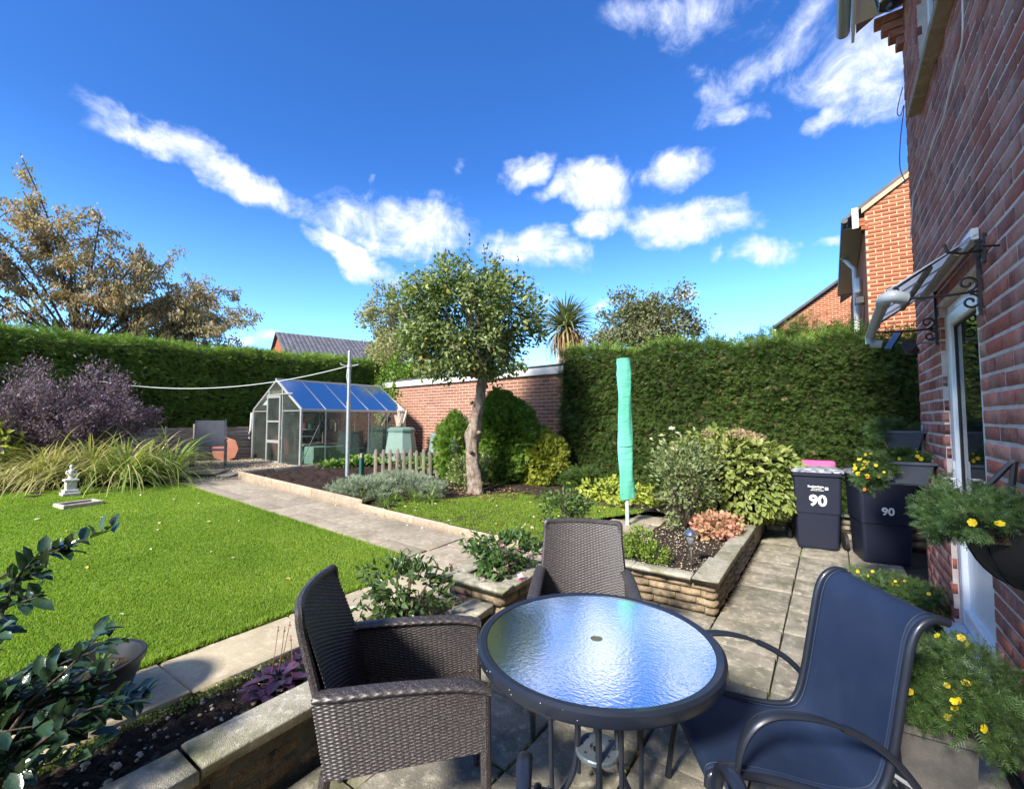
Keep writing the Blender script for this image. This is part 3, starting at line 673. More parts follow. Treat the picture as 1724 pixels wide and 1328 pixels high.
g = MB(); g.box(.66, 9, HY-.1, HY-.004, 0, HZ).box(8.9, 9, -6, HY-.1, 0, HZ).box(.96, 8.9, -6, -5.9, 0, HZ); g.obj('side_wall', brickH, house, True)
# gable triangle and roof
g = MB(); zr = HZ + 4.17*math.tan(R(33)); g.add([(.66, HY-.1, HZ), (9, HY-.1, HZ), (4.83, HY-.1, zr), (.66, HY-.005, HZ), (9, HY-.005, HZ), (4.83, HY-.005, zr)], [(0,1,2), (3,5,4), (0,3,4,1), (1,4,5,2), (2,5,3,0)]); g.obj('gable', brickH, house, True)
g = MB(); e = .34
g.add([(.66-e, -6.2, HZ+.06), (4.83, -6.2, zr+.1), (4.83, HY+.12, zr+.1), (.66-e, HY+.12, HZ+.06), (.66-e, -6.2, HZ+.14), (4.83, -6.2, zr+.2), (4.83, HY+.12, zr+.2), (.66-e, HY+.12, HZ+.14)], [(0,1,2,3), (7,6,5,4), (0,4,5,1), (1,5,6,2), (2,6,7,3), (3,7,4,0)])
g.add([(9+e, -6.2, HZ+.06), (4.83, -6.2, zr+.1), (4.83, HY+.12, zr+.1), (9+e, HY+.12, HZ+.06), (9+e, -6.2, HZ+.14), (4.83, -6.2, zr+.2), (4.83, HY+.12, zr+.2), (9+e, HY+.12, HZ+.14)], [(3,2,1,0), (4,5,6,7), (1,5,4,0), (2,6,5,1), (3,7,6,2), (0,4,7,3)])
g.obj('roof', tileB, house, True)
# corbelled brick foot of the gable at the eaves corner, soffit, fascia and gutter
for k in range(4): box(.64-.05*(k+1), .70, HY-.13, HY-.012*k, HZ-.36+.083*k, HZ-.289+.083*k, bev=.004).obj('brick', brickH, house, True)
box(.30, .655, -6, HY-.14, HZ-.03, HZ-.01).obj('soffit', pvc, house, True)
box(.275, .298, -6, HY+.02, HZ-.09, HZ+.09).obj('fascia', pvc, house, True)
g = MB(); pr = [(.27 - .055 + .055*math.cos(a), HZ + .05 - .055*math.sin(a)) for a in np.linspace(0, PI, 9)]
n = len(pr); vs = [(x, y, z) for y in (-6, HY+.03) for x, z in pr] + [(.215 + (x-.215)*.9, y, HZ+.05 + (z-HZ+.14)*.9) for y in (-6, HY+.03) for x, z in pr]
g.add(vs, [(i, i+1, n+i+1, n+i) for i in range(n-1)] + [(2*n+i+1, 2*n+i, 3*n+i, 3*n+i+1) for i in range(n-1)] + [tuple(range(n, 2*n))]); g.obj('gutter', plain('grey gutter', (.3,.31,.3), .4), house, True)
# door
fr = MB(); y0, y1, z0, z1 = D0+.004, D1-.006, DZ0+.03, DZ1-.006; X0, X1 = .685, .75
fr.box(X0, X1, y0, y0+.06, z0, z1, bev=.006).box(X0, X1, y1-.06, y1, z0, z1, bev=.006).box(X0+.001, X1-.001, y0+.06, y1-.06, z1-.06, z1, bev=.006).box(X0+.001, X1-.001, y0+.06, y1-.06, z0, z0+.05, bev=.006)
df = fr.obj('door_frame', pvc, house, True)
dr = MB(); a0, a1, b0, b1 = y0+.068, y1-.068, z0+.058, z1-.068; s = .085
dr.box(X0-.018, X1-.012, a0, a0+s, b0, b1, bev=.008).box(X0-.018, X1-.012, a1-s, a1, b0, b1, bev=.008).box(X0-.017, X1-.013, a0+s, a1-s, b1-s, b1, bev=.008).box(X0-.017, X1-.013, a0+s, a1-s, b0, b0+s, bev=.008).box(X0-.017, X1-.013, a0+s, a1-s, .98, 1.06, bev=.008)
door = dr.obj('door', pvc, house, True)
def sub(mb, name, mat, par, smooth=False):   # world-coordinate sub-part of a part
    return mb.obj(name, mat, par, True, smooth)
sub(box(X0+.012, X0+.022, a0+s-.01, a1-s+.01, b0+s-.01, .985), 'door_panel', pvc, door)
sub(box(X0+.012, X0+.022, a0+s+.012, a1-s-.012, 1.075, b1-s-.014), 'pane', glassW, door)
sl = MB()
for (p, q, r_, t) in ((a0+s, a1-s, 1.062, b1-s),): sl.box(X0+.004, X0+.013, p, p+.012, r_, t).box(X0+.004, X0+.013, q-.012, q, r_, t).box(X0+.005, X0+.012, p+.012, q-.012, r_, r_+.012).box(X0+.005, X0+.012, p+.012, q-.012, t-.012, t)
sl.box(X0-.002, X0+.004, a1+.001, a1+.008, b0, b1).box(X0-.002, X0+.004, a0-.008, a0-.001, b0, b1)
sub(sl, 'seal', seal, door)
hd = MB(); hd.box(X0-.03, X0-.018, a1-.055, a1-.022, 1.1, 1.32, bev=.006).tube([(X0-.03, a1-.04, 1.2), (X0-.07, a1-.04, 1.2), (X0-.075, a1-.05, 1.2), (X0-.075, a1-.16, 1.195)], .009, 8)
sub(hd, 'handle', plain('white handle', (.8,.82,.84), .25), door)
box(.575, .80, D0-.035, D1+.045, DZ0-.015, DZ0+.02, bev=.008).obj('door_sill', pvc, house, True)
box(.5, .64, D0-.1, D1+.06, 0, .09, bev=.006).obj('door_step', capM, house, True)
g = MB(); g.box(.955, .965, D0-.2, D1+.2, 0, DZ1+.1); g.obj('interior', plain('dark interior', (.03,.03,.03), .9), house, True)
# upstairs window
fr = MB(); y0, y1, z0, z1 = W0+.004, W1-.004, WZ0+.03, WZ1-.004
fr.box(.70, .76, y0, y0+.06, z0, z1, bev=.005).box(.70, .76, y1-.06, y1, z0, z1, bev=.005).box(.701, .759, y0+.06, y1-.06, z1-.06, z1, bev=.005).box(.701, .759, y0+.06, y1-.06, z0, z0+.06, bev=.005).box(.702, .758, (y0+y1)/2-.03, (y0+y1)/2+.03, z0+.06, z1-.06, bev=.005)
wf = fr.obj('window', pvc, house, True)
sub(box(.726, .732, y0+.06, y1-.06, z0+.06, z1-.06), 'pane', glassW, wf)
sub(box(.734, .76, y0+.01, y1-.01, z0+.01, z1-.01), 'blind', plain('curtain', (.45,.48,.5), .9), wf)
box(.56, .76, W0-.03, W1+.03, WZ0-.05, WZ0-.002, bev=.006).obj('window_sill', kerbM, house, True)
box(.57, .70, W0-.025, W1+.025, WZ0, WZ0+.02, bev=.004).obj('sill_cover', pvc, house, True)
# lead flecks of old sealant down the door reveal
ms = []
for k in range(26):
    z = random.uniform(.35, 2.3); M = Matrix.Translation((.648+random.uniform(0, .05), D1+.012, z)) @ Matrix.Diagonal((.012, .01, random.uniform(.01, .04), 1)); ms.append(np.array(M))
V, F = merged(pebv, pebf, ms); link('old_sealant', np_mesh('old_sealant', V, F), whiteP, house, True, kind='stuff')

# cable tacked to the wall
c = MB(); pts = [(.628, 3.02, 4.3), (.622, 3.12, 3.95), (.626, 3.2, 3.62), (.628, 3.34, 3.56), (.624, 3.55, 3.5), (.628, 3.75, 3.46), (.624, 4.0, 3.47), (.628, 4.4, 3.46), (.63, 4.8, 3.47), (.628, 5.02, 3.45), (.63, 5.28, 3.2)]
c.tube(spline(pts, 6), .0045, 6); tag(c.obj('cable', plain('white cable', (.75,.77,.78), .4)), 'thin white cable looping down the brick wall below the upstairs window', 'cable')
c = MB(); c.tube(spline([(.63, 5.29, 4.62), (.6, 5.33, 4.5), (.59, 5.35, 4.42), (.61, 5.33, 4.38), (.635, 5.31, 4.45), (.6, 5.33, 4.15), (.59, 5.34, 3.9), (.62, 5.32, 3.75)], 6), .004, 6)
tag(c.obj('cable', plain('purple cable', (.12,.07,.25), .5)), 'thin purple wire hanging down the corner of the house under the eaves', 'cable')

# door canopy: clear sheet on scrolled iron brackets with a grey gutter pipe
cn = thing('door_canopy', 'clear sheet canopy on scrolled black iron brackets over the white door', 'canopy', (.5, 3.75, 2.4))
CY0, CY1 = 3.16, 4.34; XO, ZO, ZT = .27, 2.29, 2.53
sheetM, t = new_mat('clouded polycarbonate'); b1_ = bsdf(t, (.72,.76,.8), .25); tr = t.n('ShaderNodeBsdfTranslucent'); tr.inputs[0].default_value = (.8,.86,.92,1); tp = t.n('ShaderNodeBsdfTransparent')
mA = t.n('ShaderNodeMixShader'); mA.inputs[0].default_value = .55; t.t.links.new(b1_, mA.inputs[1]); t.t.links.new(tr.outputs[0], mA.inputs[2])
mB_ = t.n('ShaderNodeMixShader'); mB_.inputs[0].default_value = .22; t.t.links.new(mA.outputs[0], mB_.inputs[1]); t.t.links.new(tp.outputs[0], mB_.inputs[2]); finish(t, mB_.outputs[0])
n_ = Vector((ZT-ZO, 0, HX-XO)).normalized()
def quadbox(p, q, r, s_, th, mb=None):
    mb = mb or MB(); p, q, r, s_ = map(Vector, (p, q, r, s_)); nn = (q-p).cross(r-p).normalized()*th
    mb.add([p, q, r, s_, p+nn, q+nn, r+nn, s_+nn], [(0,1,2,3), (7,6,5,4), (0,4,5,1), (1,5,6,2), (2,6,7,3), (3,7,4,0)]); return mb
quadbox((XO, CY0, ZO+.01), (XO, CY1, ZO+.01), (.632, CY1, ZT), (.632, CY0, ZT), .006).obj('canopy_sheet', sheetM, cn, True)
for k in range(3):
    yy = CY0 + .3 + k*.3; quadbox((XO, yy, ZO+.002), (XO, yy+.012, ZO+.002), (.632, yy+.012, ZT-.008), (.632, yy, ZT-.008), .01).obj('rib', plain('rib grey', (.4,.42,.45), .4), cn, True)
box(.606, .637, CY0, CY1, ZT-.03, ZT+.03, bev=.004).obj('wall_rail', whiteP, cn, True)
MB().tube([(.45, CY0+.05, 2.40), (.45, CY1-.05, 2.40)], .018, 8).obj('support_bar', rough_mat('rusty bar', [(.12,.10,.08), (.2,.17,.13)], .8, 20), cn, True)
MB().tube([(.56, CY0+.03, 2.46), (.56, CY1-.03, 2.46)], .022, 8).obj('support_bar', woodM, cn, True)
pipeM = plain('grey pipe', (.34,.38,.42), .4)
g = MB(); g.tube(spline([(.345, CY0+.02, ZO-.045), (.29, CY0-.01, ZO-.03), (.262, CY0+.04, ZO-.035), (.262, CY0+.12, ZO-.04)], 4), .034, 10)
g.tube([(.262, CY0+.12, ZO-.04), (.262, CY1, ZO-.06)], .03, 10); g.tube([(.262, CY1, ZO-.06), (.262, CY1+.01, ZO-.12)], .032, 10); g.tube([(.262, CY1+.01, ZO-.12), (.33, CY1+.01, ZO-.13)], .03, 10)
g.obj('gutter_pipe', pipeM, cn, True, True)
def scroll(cx, cz, r, turns=1.4, a0=0, sgn=1, y=0): return [(cx + r*(1-k/26*.8)*math.cos(a0 + sgn*k/26*turns*2*PI), y, cz + r*(1-k/26*.8)*math.sin(a0 + sgn*k/26*turns*2*PI)) for k in range(27)]
for yy in (CY0+.015, CY1-.02):
    g = MB(); g.box(.622, .637, yy-.009, yy+.009, 2.12, 2.55)
    g.tube([(.63, yy, 2.24), (.50, yy, 2.235), (.30, yy, 2.245)], .007, 6); g.tube([(.63, yy, 2.53), (.30, yy, 2.30)], .007, 6)
    g.tube(scroll(.585, 2.285, .042, 1.3, -PI/2, 1, yy), .006, 6); g.tube(scroll(.595, 2.19, .04, 1.3, PI/2, -1, yy), .006, 6); g.tube(scroll(.30, 2.29, .035, 1.3, -PI/2, -1, yy), .006, 6)
    g.obj('bracket', blackI, cn, True)
# small solar spotlight under the far bracket
sp = thing('solar_spotlight', 'small black solar spotlight with a tilted panel, below the door canopy', 'spotlight', (.54, 4.45, 2.12))
g = MB(); g.lathe([(.0,-.05), (.035,-.05), (.042,.03), (.045,.05), (.0,.05)], 14, M=Matrix.Translation((.50, 4.42, 2.12)) @ Euler((R(70), 0, R(-25))).to_matrix().to_4x4()); g.obj('lamp_head', blackI, sp, True, True)
box(-.075, .075, -.055, .055, -.006, .006, M=Matrix.Translation((.41, 4.46, 2.2)) @ Euler((R(20), R(-62), 0)).to_matrix().to_4x4()).obj('solar_panel', plain('solar cell', (.01,.012,.03), .15), sp, True)
MB().tube([(.635, 4.45, 2.16), (.55, 4.45, 2.16), (.50, 4.44, 2.14), (.42, 4.46, 2.19)], .008, 6).obj('bracket', pipeM, sp, True)
# iron hooks in the wall
h = MB(); h.box(.628, .638, 3.07, 3.10, 2.36, 2.5).tube([(.632, 3.085, 2.42), (.55, 3.07, 2.415), (.5, 3.06, 2.43), (.49, 3.055, 2.47)], .007, 6).tube([(.632, 3.085, 2.47), (.60, 3.078, 2.445), (.57, 3.073, 2.418)], .006, 6)
tag(h.obj('wall_hook', blackI), 'curled black iron hook in the brick wall right of the canopy', 'hook')
h = MB(); h.tube([(.638, 2.86, 2.37), (.58, 2.85, 2.375), (.56, 2.85, 2.40)], .005, 6); tag(h.obj('wall_hook', blackI), 'short black hook in the brick wall near the photo edge', 'hook')
# hanging lantern at the top, on a wall arm
la = thing('wall_lantern', 'black wall lantern with greenish panes hanging from an iron arm under the eaves', 'lantern', (.3, 3.2, 4.2))
L = Vector((.33, 3.02, 3.97)); g = MB()
def ring4(r, z): return [L + Vector((r*math.cos(a), r*math.sin(a), z)) for a in (PI/6 + k*PI/3 for k in range(6))]
A, Bq, Cq = ring4(.055, -.17), ring4(.10, .08), ring4(.02, .17)
for k in range(6):
    g.tube([A[k], Bq[k]], .006, 5); g.tube([A[k], A[(k+1) % 6]], .007, 5); g.tube([Bq[k], Bq[(k+1) % 6]], .009, 5); g.add([Bq[k], Bq[(k+1) % 6], Cq[(k+1) % 6], Cq[k]], [(0,1,2,3)])
g.lathe([(.0,-.21), (.02,-.2), (.025,-.18), (.055,-.17)], 8, c=L); g.lathe([(.02,.17), (.012,.2), (.02,.22), (0,.24)], 8, c=L)
g.obj('lantern_frame', blackI, la, True)
p_ = MB()
for k in range(6): p_.add([A[k], A[(k+1) % 6], Bq[(k+1) % 6], Bq[k]], [(0,1,2,3)])
p_.obj('pane', glass_mat('lantern glass', (.6,.85,.85), 1.5, .35, (.35,.6,.6)), la, True)
MB().tube(spline([L + Vector((0, 0, .24)), L + Vector((.02, 0, .27)), (.45, 3.0, 4.22), (.64, 2.99, 4.12)], 5), .009, 6).tube([(.64, 2.99, 3.9), (.50, 3.0, 4.05), (.36, 3.02, 4.22)], .008, 6).obj('arm', blackI, la, True)

# ------------------------------------------------------------------ neighbours
nb = thing('neighbour_house', 'bright orange brick gable of the next house above the right hedge', 'house', (.7, 11, 0))
NY = 11.0; NX = .66; NE = 5.62
def ntop(u): return NE + u*math.tan(R(35)) if u < 4 else NE + (8-u)*math.tan(R(35))
brick_wall(nb, (NX, NY, 0), (1, 0, 0), (0, -1, 0), 8, 9.0, brickN, mortarN, .225, .075, .013, top=ntop, z0=2.4, thick=.12)
box(NX, NX+.1, NY+.13, 19, 0, NE-.16).obj('side_wall', brickN, nb, True)
for k in range(3): box(NX-.06*(k+1), NX+.05, NY+.004*k, NY+.22, NE-.33+.083*k, NE-.262+.083*k).obj('brick', brickN, nb, True)
g = MB(); ro = -.30
for sgn, xa in ((1, NX-.28), (-1, NX+8.28)):
    xb = NX+4; za, zb = NE-.28*math.tan(R(35))+.12, NE+4*math.tan(R(35))+.12; y_a, y_b = NY-.06, 19
    g.add([(xa, y_a, za), (xb, y_a, zb), (xb, y_b, zb), (xa, y_b, za), (xa, y_a, za+.07), (xb, y_a, zb+.07), (xb, y_b, zb+.07), (xa, y_b, za+.07)], [(0,1,2,3), (7,6,5,4), (0,4,5,1), (1,5,6,2), (2,6,7,3), (3,7,4,0)])
g.obj('roof', tileG, nb, True)
g = MB()
for s in range(2):
    g.add([(NX-.05, NY-.05, NE-.02), (NX+4, NY-.05, NE-.02+4.05*math.tan(R(35))), (NX+4, NY-.05, NE+.13+4.05*math.tan(R(35))), (NX-.05, NY-.05, NE+.13), (NX-.05, NY-.01, NE-.02), (NX+4, NY-.01, NE-.02+4.05*math.tan(R(35))), (NX+4, NY-.01, NE+.13+4.05*math.tan(R(35))), (NX-.05, NY-.01, NE+.13)], [(0,1,2,3), (7,6,5,4), (0,4,5,1), (1,5,6,2), (2,6,7,3), (3,7,4,0)]); break
g.obj('bargeboard', rough_mat('orange mortar verge', [(.55,.34,.2), (.6,.4,.26)], .9, 5), nb, True)
box(NX-.33, NX-.01, NY+.2, 17, NE-.2, NE-.185).obj('soffit', plain('grey soffit', (.33,.34,.34), .6), nb, True)
box(NX-.2, NX-.1, NY-.065, NY-.055, NE-.3, NE+.1).obj('fascia_end', whiteP, nb, True)
g = MB(); g.tube([(NX-.32, NY-.05, NE-.1), (NX-.32, 17.5, NE-.1)], .055, 10); 
nbg = g.obj('gutter', plain('dark gutter', (.012,.013,.016), .5), nb, True)
MB().tube([(NX-.32, 13.4, NE-.1), (NX-.1, 13.2, NE-.5), (NX-.08, 13.2, 0)], .05, 10).obj('downpipe', whiteP, nb, True)
g = MB(); g.box(NX-.02, NX-.003, 14.0, 15.2, 3.9, 5.1); wn = g.obj('window', pvc, nb, True)
sub(box(NX-.028, NX-.021, 14.08, 15.12, 3.98, 5.02), 'pane', glassW, wn)
g = MB(); g.box(NX-.16, NX, 12.0, 12.2, 4.05, 4.2, bev=.01).tube([(NX, 12.1, 4.05), (NX-.06, 12.1, 3.3)], .02, 6); g.obj('security_light', blackI, nb, True)
box(NX-.14, NX-.02, 12.55, 12.7, 4.4, 4.75, bev=.03).obj('alarm_box', whiteP, nb, True)
# gable further away
n2h = thing('far_neighbour_house', 'red brick gable of a more distant house left of the orange one', 'house', (0, 23.4, 0))
def t2(u): return 5.75 + u*math.tan(R(35)) if u < 3.6 else 5.75 + (7.2-u)*math.tan(R(35))
brick_wall(n2h, (-1.75, 23.4, 0), (1, 0, 0), (0, -1, 0), 7.2, 8.3, brickN, mortarN, .25, .083, .014, top=t2, z0=4.4, thick=.12)
g = MB()
for xa, xb in ((-2.0, 1.85), (5.7, 1.85)):
    za, zb = 5.75-.25*.7+.08, 5.75+3.6*.7+.08
    g.add([(xa, 23.2, za), (xb, 23.2, zb), (xb, 31, zb), (xa, 31, za), (xa, 23.2, za+.12), (xb, 23.2, zb+.12), (xb, 31, zb+.12), (xa, 31, za+.12)], [(0,1,2,3), (7,6,5,4), (0,4,5,1), (1,5,6,2), (2,6,7,3), (3,7,4,0)])
g.obj('roof', tileG, n2h, True)
box(-1.75, -1.65, 23.53, 31, 0, 5.6).obj('side_wall', brickN, n2h, True)
box(-2.05, -1.9, 23.25, 31, 5.5, 5.62).obj('gutter', whiteP, n2h, True)
# garage
gr = thing('brick_garage', 'flat roofed brick garage with white fascia behind the apple tree', 'garage', (-8, 9.2, .3))
GA = Vector((-4.78, 8.8, 0)); GB = Vector((-12.2, 9.75, 0)); U_ = (GB-GA); GL = U_.length; U_ = U_/GL; GN = Vector((U_.y, -U_.x, 0)); GN = GN if GN.y < 0 else -GN
GT = 2.62
brick_wall(gr, GB + Vector((0, 0, .2)), -U_, GN, GL, GT-.2, brickG, mortarG, .25, .083, .012, thick=.12, limit=300)
g = MB(); Mg = Matrix(((-U_.x, -GN.x, 0, GB.x), (-U_.y, -GN.y, 0, GB.y), (0, 0, 1, 0), (0, 0, 0, 1)))
MB().box(0, GL+.06, -.07, -.04, GT-.01, GT+.17, M=Mg).obj('fascia', whiteP, gr, True)
MB().box(-.02, GL+.08, -.1, 5, GT+.172, GT+.20, M=Mg).obj('roof', tileG, gr, True)
MB().box(GL-.1, GL, .13, 5, .2, GT, M=Mg).box(0, GL-.1, 4.9, 5, .2, GT, M=Mg).obj('side_wall', brickG, gr, True)
# far houses on the left, beyond the hedge
fh = thing('far_house', 'distant house with a grey tiled roof and red gable above the left hedge', 'house', (-34, 19, 0))
RA, RB = Vector((-34.8, 17.9, 8.25)), Vector((-32.6, 24.9, 8.25)); dr_ = (RB-RA).normalized(); sd_ = Vector((dr_.y, -dr_.x, 0)); hw, ez = 3.6, 6.1
def slope(sg, name, mat):
    O = RA - dr_*.2; tv, tf = SLV, SLF; Ms = []; Ls = (RB-RA).length + .4; down = (sd_*sg*hw + Vector((0, 0, ez-8.25))); rows = 13; dl = down.length/rows; dn = down.normalized(); nn = dr_.cross(dn); nn = nn if nn.z > 0 else -nn
    for j in range(rows):
        for i in range(int(Ls/.33)):
            M = np.eye(4); M[:3, 0] = dr_*.325; M[:3, 1] = dn*dl*1.02 - nn*.02; M[:3, 2] = nn*.04; M[:3, 3] = O + dr_*(i*.33+.16) + dn*(dl*(j+.5)) + nn*.05; Ms.append(M)
    V, F = merged(tv, tf, Ms); link('roof_tiles', np_mesh('roof_tiles', V, F), mat, fh, True, kind='stuff')
    quadbox(O, O+dr_*Ls, O+dr_*Ls+down, O+down, .02).obj('roof', mat, fh, True)
slope(1, 'a', tileG); slope(-1, 'b', tileG)
g = MB(); a_, b_, c_ = RA + sd_*hw*.93, RA - sd_*hw*.93, RA
poly = [Vector((a_.x, a_.y, 0)), Vector((b_.x, b_.y, 0)), Vector((b_.x, b_.y, ez)), Vector((c_.x, c_.y, 8.0)), Vector((a_.x, a_.y, ez))]
k_ = len(poly); g.add(poly + [q + dr_*.3 for q in poly], [tuple(range(k_)), tuple(range(k_, 2*k_))[::-1]] + [(i, i+k_, (i+1) % k_+k_, (i+1) % k_) for i in range(k_)]); g.obj('gable', brickN, fh, True)
q = [a_ + dr_*.3, RB + sd_*hw*.93]; quadbox((q[0].x, q[0].y, 0), (q[1].x, q[1].y, 0), (q[1].x, q[1].y, ez), (q[0].x, q[0].y, ez), -.1).obj('wall', brickN, fh, True)
e0, e1 = RA + sd_*hw + dr_*.1, RB + sd_*hw; MB().tube([(e0.x, e0.y, ez-.05), (e1.x, e1.y, ez-.05)], .07, 6).obj('gutter', whiteP, fh, True)
fh2 = thing('bungalow', 'low brown roof with a television aerial beyond the left hedge', 'house', (-44, 19, 0))
g = MB(); O = Vector((-46, 17.5, 0)); g.add([(-49, 15.5, 5.6), (-38, 24, 5.6), (-40, 26.5, 8.3), (-48, 20.2, 8.3), (-49, 15.5, 5.5), (-38, 24, 5.5)], [(0,1,2,3), (4,5,1,0)]); g.obj('roof', tileB, fh2, True)
g = MB(); g.add([(-48.8, 15.9, 0), (-38.2, 24.2, 0), (-38.2, 24.2, 5.6), (-48.8, 15.9, 5.6)], [(0,1,2,3)]); g.obj('wall', brickN, fh2, True)
g = MB(); tA = Vector((-44.5, 22.8, 8.2)); g.tube([tA, tA + Vector((0, 0, .9))], .03, 5); g.tube([tA + Vector((-.6, -.3, .9)), tA + Vector((.7, .35, .9))], .02, 5)
for k in range(5): q = tA + Vector((-.5+.25*k, -.25+.125*k, .9)); g.tube([q + Vector((.15, -.3, 0)), q - Vector((.15, -.3, 0))], .015, 4)
g.obj('aerial', galv, fh2, True)

# fence behind the gravel and the greenhouse
FX = -12.33
fn = thing('fence', 'weathered overlapping slat fence under the left hedge', 'fence', (FX, 6, .6)); Ms = []; base = .50
for b in range(4):
    ya = 2.62 + b*1.86; 
    for r_ in range(10):
        M = Matrix.Translation((FX + .012*((r_ % 2)*2-1)*.4, ya+.93, base + .05 + r_*.088 + random.gauss(0, .004))) @ Euler((random.gauss(0, .006), R(9), 0)).to_matrix().to_4x4() @ Matrix.Rotation(PI/2, 4, 'Z') @ Matrix.Diagonal((1.76, .014, .10, 1)); Ms.append(np.array(M))
# wavy slat
sv = []; ns_ = 9
for i in range(ns_):
    u = i/(ns_-1) - .5; wv = .22*math.sin(u*11) ; sag = .10*math.sin(u*17+1)
    sv += [(u, -.5+wv*3, -.5+sag), (u, .5+wv*3, -.5+sag), (u, .5+wv*3, .5+sag), (u, -.5+wv*3, .5+sag)]
sf = [(4*i+k, 4*i+(k+1) % 4, 4*(i+1)+(k+1) % 4, 4*(i+1)+k) for i in range(ns_-1) for k in range(4)] + [(0,1,2,3), (4*ns_-1, 4*ns_-2, 4*ns_-3, 4*ns_-4)]
pieces('slat', sv, sf, Ms, woodM, fn)
for b in range(5): box(FX+.01, FX+.09, 2.53+b*1.86, 2.62+b*1.86, base-.05, base+.98, bev=.006).obj('post', woodM, fn, True)
for b in range(4):
    for q in (.62, 1.24): box(FX+.03, FX+.05, 2.6+b*1.86+q, 2.64+b*1.86+q, base+.02, base+.93).obj('batten', woodM, fn, True)
# ------------------------------------------------------------------ patio table
steelM = plain('dark powder coated steel', (.016,.021,.034), .38, .2, var=.1, coat=.2)
tb = thing('patio_table', 'round glass topped patio table with black rim, between the chairs', 'table', (-.795, 1.715, 0))
TZ = .722; TR = .472
g = MB(); g.lathe([(TR-.035, TZ-.004), (TR-.03, TZ+.003), (TR-.008, TZ+.006), (TR+.004, TZ-.002), (TR+.006, TZ-.03), (TR-.004, TZ-.045), (TR-.03, TZ-.045), (TR-.035, TZ-.02), (TR-.035, TZ-.004)], 96)
g.obj('rim', steelM, tb, smooth=True)
tgl, t = new_mat('pebbled table glass'); p = pos(t)
vor = t.n('ShaderNodeTexVoronoi', feature='SMOOTH_F1'); vor.inputs['Scale'].default_value = 80; vor.inputs['Smoothness'].default_value = .8; t.put(vor.inputs['Vector'], t.vm('ADD', t.vm('MULTIPLY', p, (.75, 1.2, 1)), t.vm('MULTIPLY', t.noise(p, 14, 3, .5, 0, 'Color'), (.06, .06, .06))))
hgt = t.m('ADD', vor.outputs['Distance'], t.m('MULTIPLY', t.noise(p, 60, 2), .5)); nb_ = bump(t, hgt, .075, .004)
gl = t.n('ShaderNodeBsdfGlossy'); gl.inputs['Roughness'].default_value = .13; gl.inputs[0].default_value = (.95, .98, 1, 1)
df = t.n('ShaderNodeBsdfDiffuse'); df.inputs[0].default_value = (.17, .26, .34, 1); tr = t.n('ShaderNodeBsdfTransparent'); tr.inputs[0].default_value = (.55, .72, .72, 1)
fr = t.n('ShaderNodeFresnel'); fr.inputs[0].default_value = 1.75
for q in (gl, df, fr): t.t.links.new(nb_, q.inputs['Normal'])
mA = t.n('ShaderNodeMixShader'); mA.inputs[0].default_value = .72; t.t.links.new(tr.outputs[0], mA.inputs[1]); t.t.links.new(df.outputs[0], mA.inputs[2])
mB_ = t.n('ShaderNodeMixShader'); t.put(mB_.inputs[0], t.m('MULTIPLY', fr.outputs[0], 1.45, clamp=True)); t.t.links.new(mA.outputs[0], mB_.inputs[1]); t.t.links.new(gl.outputs[0], mB_.inputs[2]); finish(t, mB_.outputs[0])
g = MB(); g.lathe([(.024, TZ-.004), (.024, TZ), (TR-.034, TZ), (TR-.034, TZ-.006), (.024, TZ-.006)], 96); g.obj('glass_top', tgl, tb)
g = MB(); g.lathe([(0, TZ-.01), (.0235, TZ-.01), (.0235, TZ-.004), (0, TZ-.003)], 24); g.obj('parasol_plug', rough_mat('olive plug', [(.08,.08,.05), (.12,.12,.08)], .8), tb)
for a in (28, 118, 208, 298):
    ca, sa = math.cos(R(a)), math.sin(R(a)); g = MB()
    prof = [(.33, .70), (.12, .69), (.085, .62), (.078, .45), (.08, .30), (.10, .19), (.16, .10), (.26, .03), (.36, .012)]
    g.tube(spline([(r*ca, r*sa, z) for r, z in prof], 5), .0125, 8); g.obj('leg', steelM, tb, smooth=True)
    a2 = a + 22; c2, s2 = math.cos(R(a2)), math.sin(R(a2))
    MB().tube([(.20*c2, .20*s2, TZ-.03), (.19*c2, .19*s2, .07)], .0095, 8).obj('strut', steelM, tb, smooth=True)
g = MB(); g.lathe([(.03, .305), (.085, .305), (.088, .3), (.088, .288), (.03, .288), (.03, .305)], 28)
g.obj('shelf_plate', plain('grey steel plate', (.12,.15,.18), .35, .4), tb)
g = MB()
for k in range(8): a = R(k*45+20); g.lathe([(0, .307), (.006, .307)], 8, (.062*math.cos(a), .062*math.sin(a), 0))
g.obj('bolt_holes', darkrub, tb, kind='stuff')
g = MB(); g.lathe([(TR-.04, TZ-.045), (TR-.028, TZ-.045), (TR-.028, TZ-.06), (TR-.04, TZ-.06)], 64)
for a in (45, 135): g.tube([(-.44*math.cos(R(a)), -.44*math.sin(R(a)), TZ-.035), (.44*math.cos(R(a)), .44*math.sin(R(a)), TZ-.035)], .009, 6)
g.obj('under_frame', steelM, tb)
# small water beads on the rim
Ms = []
for k in range(14):
    a = R(random.uniform(200, 300)); r = TR + .005; Ms.append(np.array(Matrix.Translation((-.795 + r*math.cos(a), 1.715 + r*math.sin(a), random.uniform(TZ-.03, TZ))) @ Matrix.Scale(random.uniform(.0015, .0035), 4)))
V, F = merged(pebv, pebf, Ms); link('water_beads', np_mesh('water_beads', V, F), whiteP, tb, True, kind='stuff')

